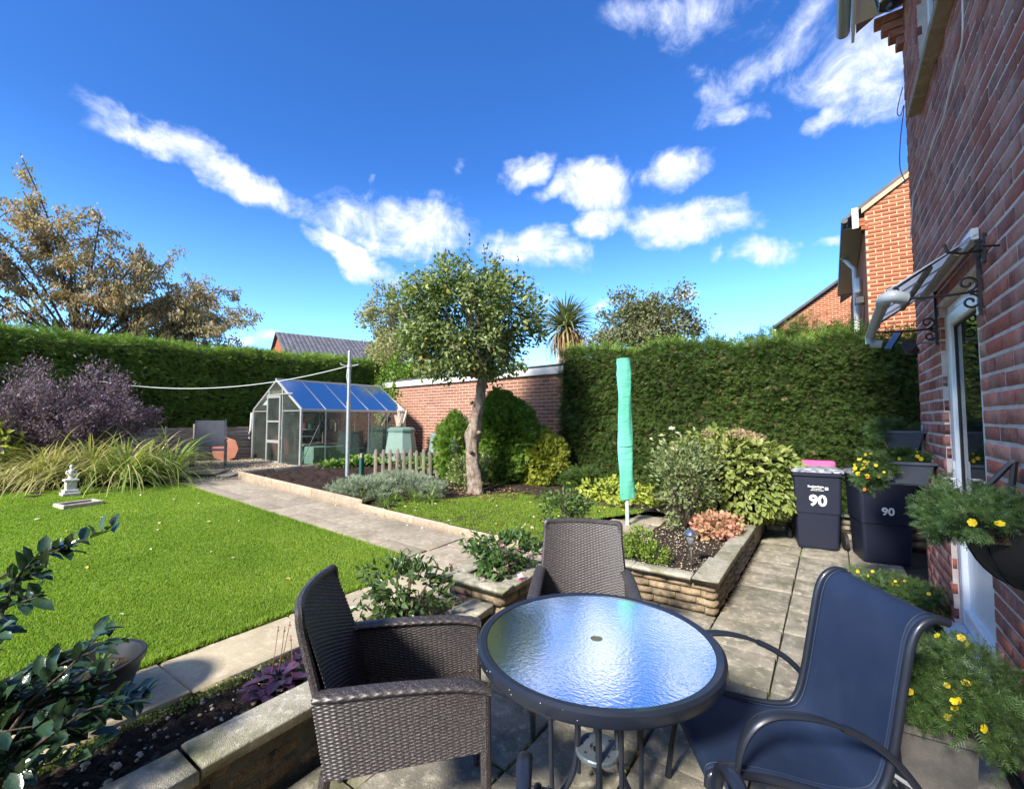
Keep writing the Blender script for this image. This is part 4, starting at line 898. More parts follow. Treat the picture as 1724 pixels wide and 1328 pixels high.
# ------------------------------------------------------------------ woven armchairs
ratM, t = new_mat('brown rattan weave'); p = pos(t)
c = t.mix(t.noise(p, 14, 3), (.021,.017,.017), (.040,.033,.033)); c = t.mix(t.rng(t.noise(p, 220, 2), .5, .7), c, (.12,.11,.115))
finish(t, bsdf(t, c, .42, 0, .5)); 
def weave(fn, W, H, cu=.021, cv=.0088, amp=.0026, ru=5, rv=4):
    """fn(u,v) -> point, u,v in metres; a plain weave of flat strands"""
    nu, nv = max(2, int(W/cu)), max(2, int(H/cv)); U, Vv = np.meshgrid(np.linspace(0, W, nu*ru+1), np.linspace(0, H, nv*rv+1))
    P = fn(U, Vv); du = np.gradient(P, axis=1); dv = np.gradient(P, axis=0); N = np.cross(du, dv); N /= np.maximum(np.linalg.norm(N, axis=-1, keepdims=True), 1e-9)
    row = np.minimum((Vv/H*nv).astype(int), nv-1); fv = Vv/H*nv - row; fu = U/W*nu
    strand = np.sqrt(np.clip(1 - (2*fv-1)**2, 0, 1)); h = strand*.6 + (strand*np.cos(PI*(fu + row)))*.75
    P = P + N*(h*amp)[..., None]; ny, nx = U.shape; i = np.arange(nx*ny).reshape(ny, nx)
    F = np.stack([i[:-1, :-1], i[:-1, 1:], i[1:, 1:], i[1:, :-1]], -1).reshape(-1, 4); return P.reshape(-1, 3), F
def patch(fn, W, H, name, root, **k):
    """two weaves back to back, 14 mm apart"""
    V1, F1 = weave(fn, W, H, **k); 
    o1 = np_mesh(name, V1, F1); return o1
def rattan_chair(label, loc, rot):
    r_ = thing('rattan_armchair', label, 'chair', loc, rot, 'woven brown armchairs at the table')
    # local: +x forward, z up.  seat 0.44, arms 0.65, back 0.92
    D, Wd = .56, .56; hw = Wd/2
    def back(U, V):     # V: 0 at .30, up to .93; slightly curved in plan, leaning back
        z = .385 + V*.82; f = np.clip((z-.42)/.5, 0, 1); w_ = hw - .012 - .035*f; y = (U/.54 - .5)*2*w_
        x = -.235 - .15*f**1.2 + .055*(np.abs(y)/hw)**2.4; return np.stack([x, y, z + .012*(1-(y/hw)**2)*f], -1)
    def back2(U, V): P = back(U, V); P[..., 0] -= .022; return P
    def side(sg, off):
        def f(U, V):    # U forward 0..D, V from skirt .27 to arm
            u = U/.55; top = .655 + .01*np.sin(u*PI) - .03*np.clip(u-.8, 0, 1)*2; x = -.25 + .55*u - .05*(V/.39)*(1-u); zb_ = .385 + .05*u; z = zb_ + (V/.39)*(top-zb_); y = sg*(hw + off - .03*np.clip(.12-u, 0, 1)*2 + 0*V); return np.stack([x, y, z], -1)
        return f
    V1, F1 = weave(back, .54, .655); V2, F2 = weave(back2, .54, .655)
    o = link('backrest', np_mesh('backrest', np.concatenate([V1, V2]), np.concatenate([F1, F2+len(V1)])), ratM, r_, smooth=True)
    for sg in (-1, 1):
        V1, F1 = weave(side(sg, 0), .55, .39); V2, F2 = weave(side(sg, -.03*1), .55, .39)
        link('side_panel', np_mesh('side_panel', np.concatenate([V1, V2]), np.concatenate([F1, F2+len(V1)])), ratM, r_, smooth=True)
        # padded, braided arm top
        def arm(U, V):
            u = U/.60; th = V/.16*2*PI; x = -.29 + .60*u; zc = .655 + .01*np.sin(u*PI) - .03*np.clip(u-.8, 0, 1)*2 - .02*np.clip(u-.93, 0, 1)*5; yc = sg*(hw - .015 - .03*np.clip(.12-u, 0, 1)*2)
            return np.stack([x, yc + .034*np.cos(th), zc + .016*np.sin(th)], -1)
        V1, F1 = weave(arm, .60, .16, .02, .016, .002, 5, 3); link('armrest', np_mesh('armrest', V1, F1), ratM, r_, smooth=True)
        MB().tube([(.29, sg*(hw-.015), .655), (.295, sg*(hw-.015), .30), (.29, sg*(hw-.02), 0)], [.02, .019, .013], 8).obj('leg', ratM, r_, smooth=True)
        MB().tube([(-.25, sg*(hw-.03), .40), (-.27, sg*(hw-.035), .27), (-.31, sg*(hw-.04), 0)], [.02, .019, .013], 8).obj('leg', ratM, r_, smooth=True)
    def seat(U, V): return np.stack([-.24 + V, (U/.52 - .5)*.52, .425 - .012*np.cos((U/.52-.5)*PI) + 0*V], -1)
    V1, F1 = weave(seat, .52, .54); link('seat', np_mesh('seat', V1, F1), ratM, r_, smooth=True)
    def apron(U, V): return np.stack([.302 + 0*U, (U/.52 - .5)*.52, .30 + V], -1)
    V1, F1 = weave(apron, .52, .13); link('apron', np_mesh('apron', V1, F1), ratM, r_, smooth=True)
    # bound top edge of the back, running down both sides
    w2 = hw - .047; pts = [(-.25, -hw+.02, .52), (-.30, -w2-.012, .70), (-.345, -w2-.003, .86)] + [(-.39 + .055*(abs(y)/hw)**2.4, y, .925 + .012*(1-(y/hw)**2)) for y in np.linspace(-w2, w2, 9)] + [(-.345, w2+.003, .86), (-.30, w2+.012, .70), (-.25, hw-.02, .52)]
    MB().tube(spline(pts, 5), .0165, 8).obj('edge_binding', ratM, r_, smooth=True)
    return r_
rattan_chair('woven brown armchair on the left, side-on, closest to the low stone wall', (-1.43, 1.30, 0), R(43))
rattan_chair('woven brown armchair on the far side of the round table, facing the camera', (-1.17, 2.36, 0), R(-63))

# ------------------------------------------------------------------ sling chairs
slingM, t = new_mat('navy sling fabric'); p = pos(t)
wv = t.m('MULTIPLY', t.m('ADD', t.noise(p, 500, 2), t.noise(p, 180, 2)), .5)
c = t.mix(wv, (.006,.014,.040), (.013,.027,.068)); c = t.mix(t.rng(t.noise(p, 5, 4, .6), .45, .8, 0, .3), c, (.035,.055,.11))
finish(t, bsdf(t, c, .62, 0, .45, bump(t, wv, .4, .001)))
def sling_chair(label, loc, rot):
    r_ = thing('sling_chair', label, 'chair', loc, rot, 'dark blue sling chairs at the table')
    prof = spline([(.51, 0, .385), (.50, 0, .425), (.44, 0, .432), (.30, 0, .415), (.12, 0, .375), (.0, 0, .37), (-.05, 0, .41), (-.085, 0, .52), (-.125, 0, .72), (-.155, 0, .86), (-.185, 0, .92), (-.23, 0, .945), (-.275, 0, .935)], 8)
    hw = .242; V = []; n = len(prof); m = 13
    for i, q in enumerate(prof):
        for k in range(m):
            y = -hw + 2*hw*k/(m-1); sag = -.012*(1-(y/hw)**2); V.append((q.x + sag*.5, y, q.z + sag))
    F = [(i*m+k, i*m+k+1, (i+1)*m+k+1, (i+1)*m+k) for i in range(n-1) for k in range(m-1)]
    me = np_mesh('sling', V, F); o = link('sling', me, slingM, r_, smooth=True); sol = o.modifiers.new('thickness', 'SOLIDIFY'); sol.thickness = .004
    sides = []
    for sg in (-1, 1):
        MB().tube([(q.x, sg*(hw+.006), q.z - .006) for q in prof], .0145, 10).obj('side_rail', steelM, r_, smooth=True)
        # seam where the cloth wraps round the rail
        MB().tube([(q.x + .0, sg*(hw-.028), q.z + .0015) for q in prof], .0022, 5).obj('seam', slingM, r_, smooth=True)
        y = sg*(hw+.04)
        arm = spline([(.50, y, .012), (.47, y, .20), (.435, y, .42), (.41, y, .54), (.36, y, .615), (.27, y, .64), (.12, y, .615), (-.04, y, .53), (-.16, y, .38), (-.28, y, .16), (-.35, y, .012)], 6)
        g = MB(); g.tube(arm[:14], .0125, 10); 
        # flat section on top of the arm
        top = arm[13:38]; g2 = MB(); g2.tube(top, [.0125 + .011*math.sin(PI*i/(len(top)-1)) for i in range(len(top))], 10, flat=.55); g.tube(arm[37:], .0125, 10)
        g.obj('leg', steelM, r_, smooth=True); g2.obj('armrest', steelM, r_, smooth=True)
        MB().tube([(.445, y, .38), (.46, sg*hw, .405)], .011, 6).tube([(-.13, y, .42), (-.085, sg*hw, .44)], .011, 6).obj('bracket', steelM, r_, smooth=True)
    MB().tube([(.45, -hw, .40), (.45, hw, .40)], .011, 8).tube([(.02, -hw, .345), (.02, hw, .345)], .011, 8).tube([(-.255, -hw, .93), (-.255, hw, .93)], .011, 8).obj('crossbar', steelM, r_, smooth=True)
    MB().tube([(-.2, -hw-.04, .28), (-.2, hw+.04, .28)], .010, 8).obj('stretcher', steelM, r_, smooth=True)
    return r_
sling_chair('dark blue sling armchair on the right, tilted high back turned to the house wall', (-.07, 2.14, 0), R(212))
sling_chair('dark blue sling armchair nearest the camera, only armrests and seat edge in view', (-.335, .985, 0), R(121))

# ------------------------------------------------------------------ chair by the fence
bc = thing('garden_chair', 'grey mesh-backed garden chair on the gravel against the far fence', 'chair', (-10.9, 4.2, gz(-10.9)), R(-24), None); bc.scale = (.9,)*3
greyF = plain('grey mesh cloth', (.065,.07,.085), .7, var=.15, bstr=.3, fine=300); greyS = plain('grey chair steel', (.06,.07,.09), .4, .3)
def bar(p, q, r=.018): return MB().tube([p, q], r, 6)
quadbox((-.30, -.30, .50), (-.30, .30, .50), (-.47, .28, 1.13), (-.47, -.28, 1.13), .02).obj('backrest', greyF, bc)
quadbox((.28, -.29, .46), (.28, .29, .46), (-.27, .29, .43), (-.27, -.29, .43), .02).obj('seat', greyF, bc)
for s in (-1, 1):
    y = .33*s; box(.25, .30, y-.022, y+.022, 0, .66).obj('leg', greyS, bc); box(-.42, -.37, y-.022, y+.022, 0, .60).obj('leg', greyS, bc)
    box(-.42, .31, y-.028, y+.028, .66, .69).obj('armrest', greyS, bc)
    quadbox((-.27, y*.93, .46), (-.27, y*.93+.03*s, .46), (-.475, y*.88+.03*s, 1.14), (-.475, y*.88, 1.14), .03).obj('back_frame', greyS, bc)
bar((.27, -.31, .44), (.27, .31, .44)).obj('seat_rail', greyS, bc)
# clay coloured slab leaning by it, loose slabs, offcuts
g = MB(); pl = [(.30*math.cos(a)*(1 if abs(math.cos(a)) < .8 else .93), .30*math.sin(a)) for a in np.linspace(0, 2*PI, 9)[:-1]]
g.prism(pl, -.02, .02); M = Matrix.Translation((-12.08, 5.0, gz(-12.1)+.27)) @ Euler((R(80), 0, R(62))).to_matrix().to_4x4(); g.v = [tuple(M @ Vector(q)) for q in g.v]
tag(g.obj('stepping_stone', rough_mat('terracotta slab', [(.46,.17,.11), (.55,.24,.17)], .8, 4)), 'terracotta red eight sided slab leaning on the fence behind the grey chair', 'slab')
for k, (x, y, a, dz, lab) in enumerate(((-9.75, 4.02, .25, 0, 'loose grey paving slab lying flat at the end of the garden path'), (-9.95, 3.82, .5, .045, 'loose paving slab stacked askew on another at the path end'), (-9.6, 4.75, .1, 0, 'pale loose slab set beside the vegetable bed corner'))):
    m = Matrix.Translation((x, y, gz(x)+.045+dz)) @ Euler((.03, -.03, a)).to_matrix().to_4x4() @ Matrix.Diagonal((.6, .42, .045, 1)); o = link('paving_slab', np_mesh('paving_slab', SLV, SLF), slabP); o.matrix_basis = m; tag(o, lab, 'slab')

# ------------------------------------------------------------------ stone figure and trough on the lawn
st = thing('stone_figure', 'small weathered white stone figure on a stepped pedestal beside the lawn', 'statue', (-9.2, 1.74, gz(-9.4))); st.scale = (.68,)*3
figM = rough_mat('weathered cast stone', [(.42,.40,.36), (.6,.58,.54), (.68,.67,.63)], .9, 14, fine=60)
box(-.15, .15, -.15, .15, 0, .06, bev=.01).box(-.12, .12, -.12, .12, .06, .12, bev=.01).box(-.085, .085, -.085, .085, .12, .30, bev=.008).box(-.12, .12, -.12, .12, .30, .345, bev=.01).obj('pedestal', figM, st)
g = MB(); g.lathe([(.07, .345), (.062, .38), (.058, .44), (.072, .49), (.066, .53), (.03, .555), (.024, .57), (.038, .59), (.042, .615), (.03, .64), (0, .65)], 14, sy=.8)
g.tube([(.0, -.065, .52), (.045, -.09, .47), (.08, -.04, .44)], [.02, .016, .012], 6).tube([(0, .065, .52), (.05, .08, .465), (.085, .03, .44)], [.02, .016, .012], 6); g.obj('figure', figM, st, smooth=True)
tr_ = thing('stone_trough', 'shallow pale stone trough sunk in the lawn in front of the stone figure', 'trough', (-8.30, 1.66, gz(-8.5)-.06), R(8)); tr_.scale = (.8, .68, .8)
g = MB(); g.box(-.16, .16, -.31, -.26, 0, .13, bev=.012).box(-.16, .16, .26, .31, 0, .13, bev=.012).box(-.2, -.15, -.31, .31, 0, .132, bev=.012).box(.15, .2, -.31, .31, 0, .132, bev=.012).box(-.15, .15, -.26, .26, 0, .05)
g.obj('basin', rough_mat('trough stone', [(.36,.29,.22), (.5,.43,.35)], .9, 12), tr_); box(-.15, .15, -.26, .26, .05, .085).obj('soil', soilM, tr_)

# ------------------------------------------------------------------ clothes post and line
pp = thing('clothes_post', 'tall grey steel washing line post standing in the vegetable bed', 'post', (-7.6, 5.3, .4))
MB().tube([(0, 0, -.1), (0, 0, 1.55)], .038, 12).tube([(0, 0, 1.55), (0, 0, 2.5)], .032, 12).lathe([(.032, 2.5), (.03, 2.52), (0, 2.525)], 12).obj('pole', galv, pp, smooth=True)
MB().tube([(-.03, -.02, 2.22), (-.1, -.1, 2.24), (-.13, -.11, 2.28)], .012, 6).tube([(.03, .02, 2.22), (.12, .12, 2.25)], .012, 6).lathe([(.035, 2.18), (.045, 2.19), (.045, 2.25), (.035, 2.26)], 10).obj('cleat', galv, pp)
L0, L1 = Vector((-7.62, 5.28, 2.62)), Vector((-12.6, 2.6, 2.42)); pts = []
for k in range(25):
    t_ = k/24; q = L0.lerp(L1, t_); q.z -= .30*4*t_*(1-t_); pts.append(q)
g = MB(); g.tube(pts, .0075, 5); g.tube([L0, L0 + Vector((0, -.02, -.2)), L0 + Vector((.02, 0, -.38))], .007, 5)
tag(g.obj('washing_line', plain('line', (.6,.64,.62), .6)), 'sagging pale washing line from the steel post to the left hedge', 'washing line')

# ------------------------------------------------------------------ covered rotary dryer
rd = thing('rotary_dryer', 'closed rotary dryer in a tall mint green cover on a pale pole', 'clothes dryer', (-2.2, 5.72, .22))
MB().tube([(0, 0, -.05), (0, 0, .5)], .024, 12).obj('pole', plain('pale blue pole', (.48,.62,.66), .4), rd, smooth=True)
covM, t = new_mat('mint green cover'); p = pos(t); c = t.mix(t.rng(t.noise(p, 2.2, 3), .35, .65), (.13,.52,.38), (.19,.63,.48))
nn_ = bump(t, t.noise(t.vm('MULTIPLY', p, (1, 1, 2.4)), 6, 3, .55, .6), .35, .05); b_ = bsdf(t, c, .7, 0, .2, nn_); tl = t.n('ShaderNodeBsdfTranslucent'); tl.inputs[0].default_value = (.2,.7,.5,1)
mx = t.n('ShaderNodeMixShader'); mx.inputs[0].default_value = .25; t.t.links.new(b_, mx.inputs[1]); t.t.links.new(tl.outputs[0], mx.inputs[2]); finish(t, mx.outputs[0])
n = 28; V = []; Zs = list(np.linspace(.34, 2.18, 60)); a_pull = R(200)
for z in Zs:
    f = (z-.34)/1.84; rx = .098 - .016*f + .006*math.sin(z*7); ry = .045 - .006*f + .004*math.sin(z*9+1)
    if f > .96: rx *= 1.03
    for k in range(n):
        th = 2*PI*k/n; wr = 1 + .06*math.sin(3*th + z*5) + .05*math.sin(5*th - z*8) + .03*math.sin(8*th + z*3) + (.05*math.sin(7*th + z*40) if f > .88 else 0)
        tuck = .3*math.exp(-((z-.34)/.07)**2)*max(0, math.cos(th-a_pull)); ex = abs(math.cos(th))**.75*math.copysign(1, math.cos(th))
        V.append((ex*rx*wr*(1-tuck) - .012*(1-f)*0, math.sin(th)*ry*wr, z + (.018*math.cos(th) if z < .5 else 0) - .03*(math.sin(th*2+1) > .5)*(z > 2.17)*.5))
F = [(i*n+k, i*n+(k+1) % n, (i+1)*n+(k+1) % n, (i+1)*n+k) for i in range(len(Zs)-1) for k in range(n)]
me = np_mesh('cover', V, F); o = link('cover', me, covM, rd, smooth=True); o.rotation_euler = (0, R(-.6), R(35))
g = MB(); top = V[-n:]; g.add(top + [(0, 0, 2.15)], [(k, (k+1) % n, n) for k in range(n)]); q = g.obj('cover_top', covM, rd); q.rotation_euler = o.rotation_euler
for (a_, zz) in ((.55, 0), (2.5, 0), (4.1, 0)):
    MB().tube([(V[i*28+int(a_/6.2832*28)][0]*1.0, V[i*28+int(a_/6.2832*28)][1], V[i*28+int(a_/6.2832*28)][2]) for i in range(60)], .0035, 5).obj('seam', covM, rd, smooth=True).rotation_euler = o.rotation_euler
MB().lathe([(.094, 1.02), (.099, 1.025), (.099, 1.045), (.094, 1.05)], 28, sy=.56).obj('tie_band', covM, rd, smooth=True).rotation_euler = o.rotation_euler
q = box(-.102, -.088, -.012, .012, 1.0, 1.12, bev=.004).obj('label_tab', whiteP, rd); q.rotation_euler = (0, 0, R(35))

# ------------------------------------------------------------------ wheelie bins
binM = plain('navy bin plastic', (.010,.013,.030), .5, var=.12, bstr=.25, fine=90)
txtM = plain('white sticker', (.8,.8,.8), .5, var=.02)
def text_mesh(s, size, bold=0, sx=1):
    cu = bpy.data.curves.new('lettering', 'FONT'); cu.body = s; cu.size = size; cu.align_x = 'CENTER'; cu.align_y = 'CENTER'; cu.offset = bold; cu.resolution_u = 3
    o = bpy.data.objects.new('tmp', cu); C.objects.link(o); dg = bpy.context.evaluated_depsgraph_get(); me = bpy.data.meshes.new_from_object(o.evaluated_get(dg)); bpy.data.objects.remove(o); return me
def wheelie(label, loc, rot, lidcol, sc=1.0, big=.13, logo=False, mark='90', wide=False, open_=0):
    r_ = thing('wheelie_bin', label, 'bin', loc, rot, 'wheelie bins by the hedge')
    # local: front faces -y
    def rect(w, d, z, yo=0, c=.03): 
        pts = []
        for (sx, sy) in ((1, -1), (1, 1), (-1, 1), (-1, -1)):
            for k in range(4):
                a = {(1,-1): -90, (1,1): 0, (-1,1): 90, (-1,-1): 180}[(sx, sy)] + k*30; pts.append((sx*(w/2-c) + c*math.cos(R(a)), yo + sy*(d/2-c) + c*math.sin(R(a)), z))
        return pts
    lv = [(.415, .44, .0, .02), (.425, .46, .03, .02), (.455, .52, .42, .01), (.462, .525, .44, .01), (.475, .545, .45, .008), (.50, .60, .90, 0), (.53, .65, .905, 0), (.535, .655, .945, 0)]
    g = MB(); V = []; 
    for w_, d_, z_, yo in lv: V += rect(w_*sc, d_*sc, z_*sc, yo)
    n = 16; F = [(i*n+k, i*n+(k+1) % n, (i+1)*n+(k+1) % n, (i+1)*n+k) for i in range(len(lv)-1) for k in range(n)] + [tuple(range(n))[::-1]]; g.add(V, F); g.obj('body', binM, r_)
    lid = MB(); LV = []
    for w_, d_, z_, yo in [(.545, .665, .948, -.005), (.545, .665, .965, -.005), (.50, .60, .99, 0), (.40, .50, 1.0, 0)]: LV += rect(w_*sc, d_*sc, z_*sc, yo)
    lid.add(LV, [(i*n+k, i*n+(k+1) % n, (i+1)*n+(k+1) % n, (i+1)*n+k) for i in range(3) for k in range(n)] + [tuple(range(3*n, 4*n))])
    lid.obj('lid', lidcol, r_)
    h = MB(); h.tube([(-.22*sc, .36*sc, .99*sc), (.22*sc, .36*sc, .99*sc)], .017, 8)
    for s in (-1, 1): h.box(s*.20*sc-.02, s*.20*sc+.02, .26*sc, .375*sc, .93*sc, 1.02*sc, bev=.008)
    h.obj('handle', lidcol if logo else binM, r_)
    for s in (-1, 1):
        w_ = MB(); w_.lathe([(0, -.025), (.07, -.025), (.1, -.018), (.1, .018), (.07, .025), (0, .025)], 20, M=Matrix.Translation((s*.27*sc, .27*sc, .10)) @ Matrix.Rotation(PI/2, 4, 'Y')); w_.obj('wheel', darkrub, r_)
    yf = lambda z: -( .26 + (z/sc-.45)/.45*.04 + .008)*sc if z/sc > .45 else -(.21+.04*z/sc/.42)*sc-.01
    def decal(me, z, name, x=0): 
        o = link(name, me, txtM, r_); tl_ = math.atan2(.04, .45); o.location = (x, yf(z) - .004, z); o.rotation_euler = (PI/2 + tl_ - .0, 0, 0); return o
    decal(text_mesh(mark, big*1.35, .006 if big > .12 else .004), .60*sc if logo else .585*sc, 'house_number')
    if logo:
        decal(text_mesh('Rotherham', .036, .0009), .775*sc, 'lettering', -.02); decal(text_mesh('Metropolitan', .019, .0004), .75*sc, 'lettering', -.01); decal(text_mesh('Borough Council', .019, .0004), .731*sc, 'lettering', -.005)
        m = MB()
        for k in range(4): a = R(90*k+45); m.lathe([(0, 0), (.0095, 0)], 8, (.013*math.cos(a), .013*math.sin(a), 0))
        decal(m.mesh('crest'), .756*sc, 'crest', .09)
    return r_
pinkM = plain('pink lid plastic', (.75,.10,.26), .45, var=.05)
greyL, t = new_mat('streaked grey lid'); p = pos(t); c = t.mix(t.rng(t.noise(t.vm('MULTIPLY', p, (6, 22, 6)), 2, 4, .7, 1), .42, .6), (.06,.065,.075), (.42,.45,.5)); finish(t, bsdf(t, c, .4))
b1 = wheelie('navy wheelie bin with a bright pink lid handle, crest and large white 90', (-.20, 6.98, 0), R(8), greyL, 1.0, .135, True)
for ch in b1.children:
    if ch.name.startswith('handle'): ch.data.materials.clear(); ch.data.materials.append(pinkM)
g = MB(); g.box(-.255, .255, .14, .345, .985, 1.05, bev=.015).obj('lid_back', pinkM, b1)
wheelie('navy wheelie bin with grey lid and smaller white 90, next to the house corner', (.42, 6.72, 0), R(12), greyL, 1.0, .085, False)

# ------------------------------------------------------------------ solar stake light
sl_ = thing('solar_light', 'stainless steel solar stake light standing in the rose bed', 'garden light', (-1.09, 4.40, .25))
steelB = plain('stainless steel', (.6,.6,.6), .22, .95, var=.03)
MB().tube([(0, 0, -.02), (0, 0, .19)], .0085, 8).lathe([(.008, .18), (.014, .19), (.02, .2)], 12).obj('stake', steelB, sl_, smooth=True)
MB().lathe([(.02, .2), (.034, .225), (.042, .26), (.044, .288)], 18).obj('lens', glass_mat('ribbed lens', (.8,.82,.84), 1.5, .35, (.5,.52,.55), .1), sl_, smooth=True)
MB().lathe([(.062, .285), (.066, .292), (.05, .312), (.03, .328), (.022, .333), (0, .334)], 20).lathe([(.062, .285), (0, .286)], 20).obj('cap', steelB, sl_, smooth=True)
# ------------------------------------------------------------------ greenhouse
gh = thing('greenhouse', 'aluminium framed glass greenhouse with a sloping blue reflecting roof', 'greenhouse', (-11.07, 7.2, .5))
GX0, GX1, GY0, GY1, GB0, GE, GR = -12.2, -9.95, 5.7, 8.78, .49, 1.80, 2.56; GXm = (GX0+GX1)/2
ghG = glass_mat('greenhouse glass', (.88,.93,.91), 1.5, .075, (.42,.5,.46), .015, boost=1.5); roofG = glass_mat('greenhouse roof glass', (.72,.80,.86), 1.7, .30, (.34,.40,.46), .10, boost=1.0)
def gbar(p, q, w_=.035, name='frame_bar'):
    p, q = Vector(p), Vector(q); d = (q-p); L_ = d.length; rot = d.to_track_quat('Z', 'X').to_matrix().to_4x4(); return box(-w_/2, w_/2, -w_/2, w_/2, 0, L_, M=Matrix.Translation(p) @ rot, bev=.004).obj(name, alu, gh, True)
ys = list(np.linspace(GY0, GY1, 6))
for x in (GX0, GX1):
    gbar((x, GY0-.02, GE), (x, GY1+.02, GE), .05, 'eaves_bar'); gbar((x, GY0, GB0+.02), (x, GY1, GB0+.02), .05, 'sill_bar')
    for y in ys: gbar((x, y, GB0+.045), (x, y, GE-.025), .05 if y in (GY0, GY1) else .03); gbar((x, y, GE+.02), (GXm, y, GR-.02), .045 if y == GY0 or y == GY1 else .03, 'rafter')
    s = 1 if x == GX1 else -1
    gbar((x-s*.03, ys[1], GE-.05), (x-s*.03, ys[0]+.04, GB0+.1), .018, 'brace'); gbar((x-s*.03, ys[3], GE-.05), (x-s*.03, ys[4], GB0+.1), .018, 'brace'); gbar((x-s*.03, ys[2], GE-.3), (x-s*.03, ys[3]-.2, GB0+.1), .018, 'brace')
gbar((GXm, GY0-.03, GR), (GXm, GY1+.03, GR), .06, 'ridge')
DX0, DX1, DT = -11.42, -10.78, 2.18
for y in (GY0, GY1):
    gbar((GX0+.02, y, GB0+.02), (GX1-.02, y, GB0+.02), .04, 'sill_bar')
    for x in (DX0, DX1): gbar((x, y, GB0+.04), (x, y, GE + (GR-GE)*(1-abs(x-GXm)/(GX1-GXm)) - .03), .035)
    gbar((GX0+.02, y, GE-.01), (DX0-.02, y, GE-.01), .022); gbar((DX1+.02, y, GE-.01), (GX1-.02, y, GE-.01), .022)
gbar((DX0-.05, GY0-.035, DT), (DX1+.5, GY0-.035, DT+.02), .03, 'door_track')
gd = box(DX0, DX0+.05, GY0-.06, GY0-.035, GB0+.03, DT-.02).box(DX1-.05, DX1, GY0-.06, GY0-.035, GB0+.03, DT-.02).box(DX0+.05, DX1-.05, GY0-.06, GY0-.035, DT-.07, DT-.02).box(DX0+.05, DX1-.05, GY0-.06, GY0-.035, 1.02, 1.09).box(DX0+.05, DX1-.05, GY0-.06, GY0-.035, 1.52, 1.56).box(DX0+.05, DX1-.05, GY0-.06, GY0-.035, GB0+.03, GB0+.1).obj('door', alu, gh, True)
for a, b in ((GB0+.1, 1.02), (1.09, 1.52), (1.56, DT-.07)): sub(box(DX0+.05, DX1-.05, GY0-.05, GY0-.046, a, b), 'pane', ghG, gd)
for i in range(5):
    for x in (GX0, GX1):
        s = 1 if x == GX1 else -1
        box(x-.002, x+.002, ys[i]+.018, ys[i+1]-.018, GB0+.05, 1.12).obj('pane', ghG, gh, True); box(x-.002+.004*s, x+.002+.004*s, ys[i]+.018, ys[i+1]-.018, 1.10, GE-.03).obj('pane', ghG, gh, True)
        quadbox((x, ys[i]+.018, GE+.03), (x, ys[i+1]-.018, GE+.03), (GXm+.03*s, ys[i+1]-.018, GR-.01), (GXm+.03*s, ys[i]+.018, GR-.01), .004).obj('roof_pane', roofG, gh, True)
for y in (GY0, GY1):
    for xa, xb in ((GX0+.03, DX0-.02), (DX1+.02, GX1-.03)):
        box(xa, xb, y-.002, y+.002, GB0+.05, GE-.025).obj('pane', ghG, gh, True)
        g = MB(); zt = lambda x: GE + (GR-GE)*(1-abs(x-GXm)/(GX1-GXm)) - .03
        g.add([(xa, y, GE), (xb, y, GE), (xb, y, zt(xb)), (xa, y, max(GE+.002, zt(xa)))], [(0,1,2,3)]); g.obj('pane', ghG, gh, True)
g = MB(); y = GY0; g.add([(DX0+.02, y, DT+.03), (DX1-.02, y, DT+.03), (DX1-.02, y, zt(DX1)), (GXm, y, GR-.05), (DX0+.02, y, zt(DX0))], [(0,1,2,3,4)]); g.obj('pane', ghG, gh, True)
# drainpipe at the left corner
MB().tube([(GX0-.06, GY0-.02, GE-.04), (GX0-.06, GY0-.04, 1.3), (GX0-.16, GY0-.04, 1.16), (GX0-.1, GY0-.04, 1.08)], .028, 8).obj('downpipe', whiteP, gh, True)
# what is kept inside the greenhouse
plank = rough_mat('staging wood', [(.42,.34,.26), (.55,.48,.38)], .8, 5)
sgt = thing('staging_bench', 'wooden slatted bench inside the greenhouse along the fence side', 'bench', (-11.8, 6.9, .5))
box(GX0+.08, GX0+.62, 6.1, 8.5, 1.10, 1.13).obj('bench_top', plank, sgt, True)
for y in (6.15, 7.3, 8.45): box(GX0+.56, GX0+.60, y-.02, y+.02, .5, 1.1).obj('leg', plank, sgt, True)
box(GX0+.1, GX0+.6, 6.1, 8.5, .72, .74).obj('shelf', plank, sgt, True)
gg = plain('dark green plastic', (.012,.12,.085), .5); gl_ = plain('pale green plastic', (.34,.48,.43), .5); wht = plain('cream plastic', (.6,.62,.58), .5)
def tub(name, label, c_, r, h, mat, sx=1, sy=1):
    m = MB(); m.lathe([(r*.8, 0), (r, h*.95), (r*1.06, h*.95), (r*1.06, h), (r*.97, h), (r*.78, .01), (0, .01)], 20, c_, sx=sx, sy=sy); return tag(m.obj(name, mat, smooth=True), label, 'tub')
tub('tub', 'dark green tub on the greenhouse floor behind the steel post', (-10.3, 7.45, .5), .27, .33, gg, 1, 1.25)
tag(box(-10.5, -10.1, 6.1, 6.95, .5, .93, bev=.02).obj('storage_box', gl_), 'pale green plastic storage box standing just inside the greenhouse glass', 'box')
tag(box(-11.3, -10.85, 6.35, 6.95, .5, .9, bev=.02).obj('crate', plain('teal plastic', (.05,.16,.18), .5)), 'dark teal crate inside the greenhouse behind its door', 'crate')
tag(box(-11.5, -10.6, 6.15, 7.1, .93, .96, M=None).obj('board', plank), 'bare wooden board resting on the crate inside the greenhouse', 'board')
bk = MB(); bk.lathe([(.13, 0), (.17, .2), (.18, .2), (.18, .21), (.15, .2), (.12, .02), (0, .02)], 16, (-11.0, 6.05, 1.36), sy=1.7); tag(bk.obj('basket', rough_mat('wicker', [(.42,.25,.12), (.55,.36,.2)], .8, 20), smooth=True), 'shallow tan wicker basket on a shelf behind the greenhouse door', 'basket')
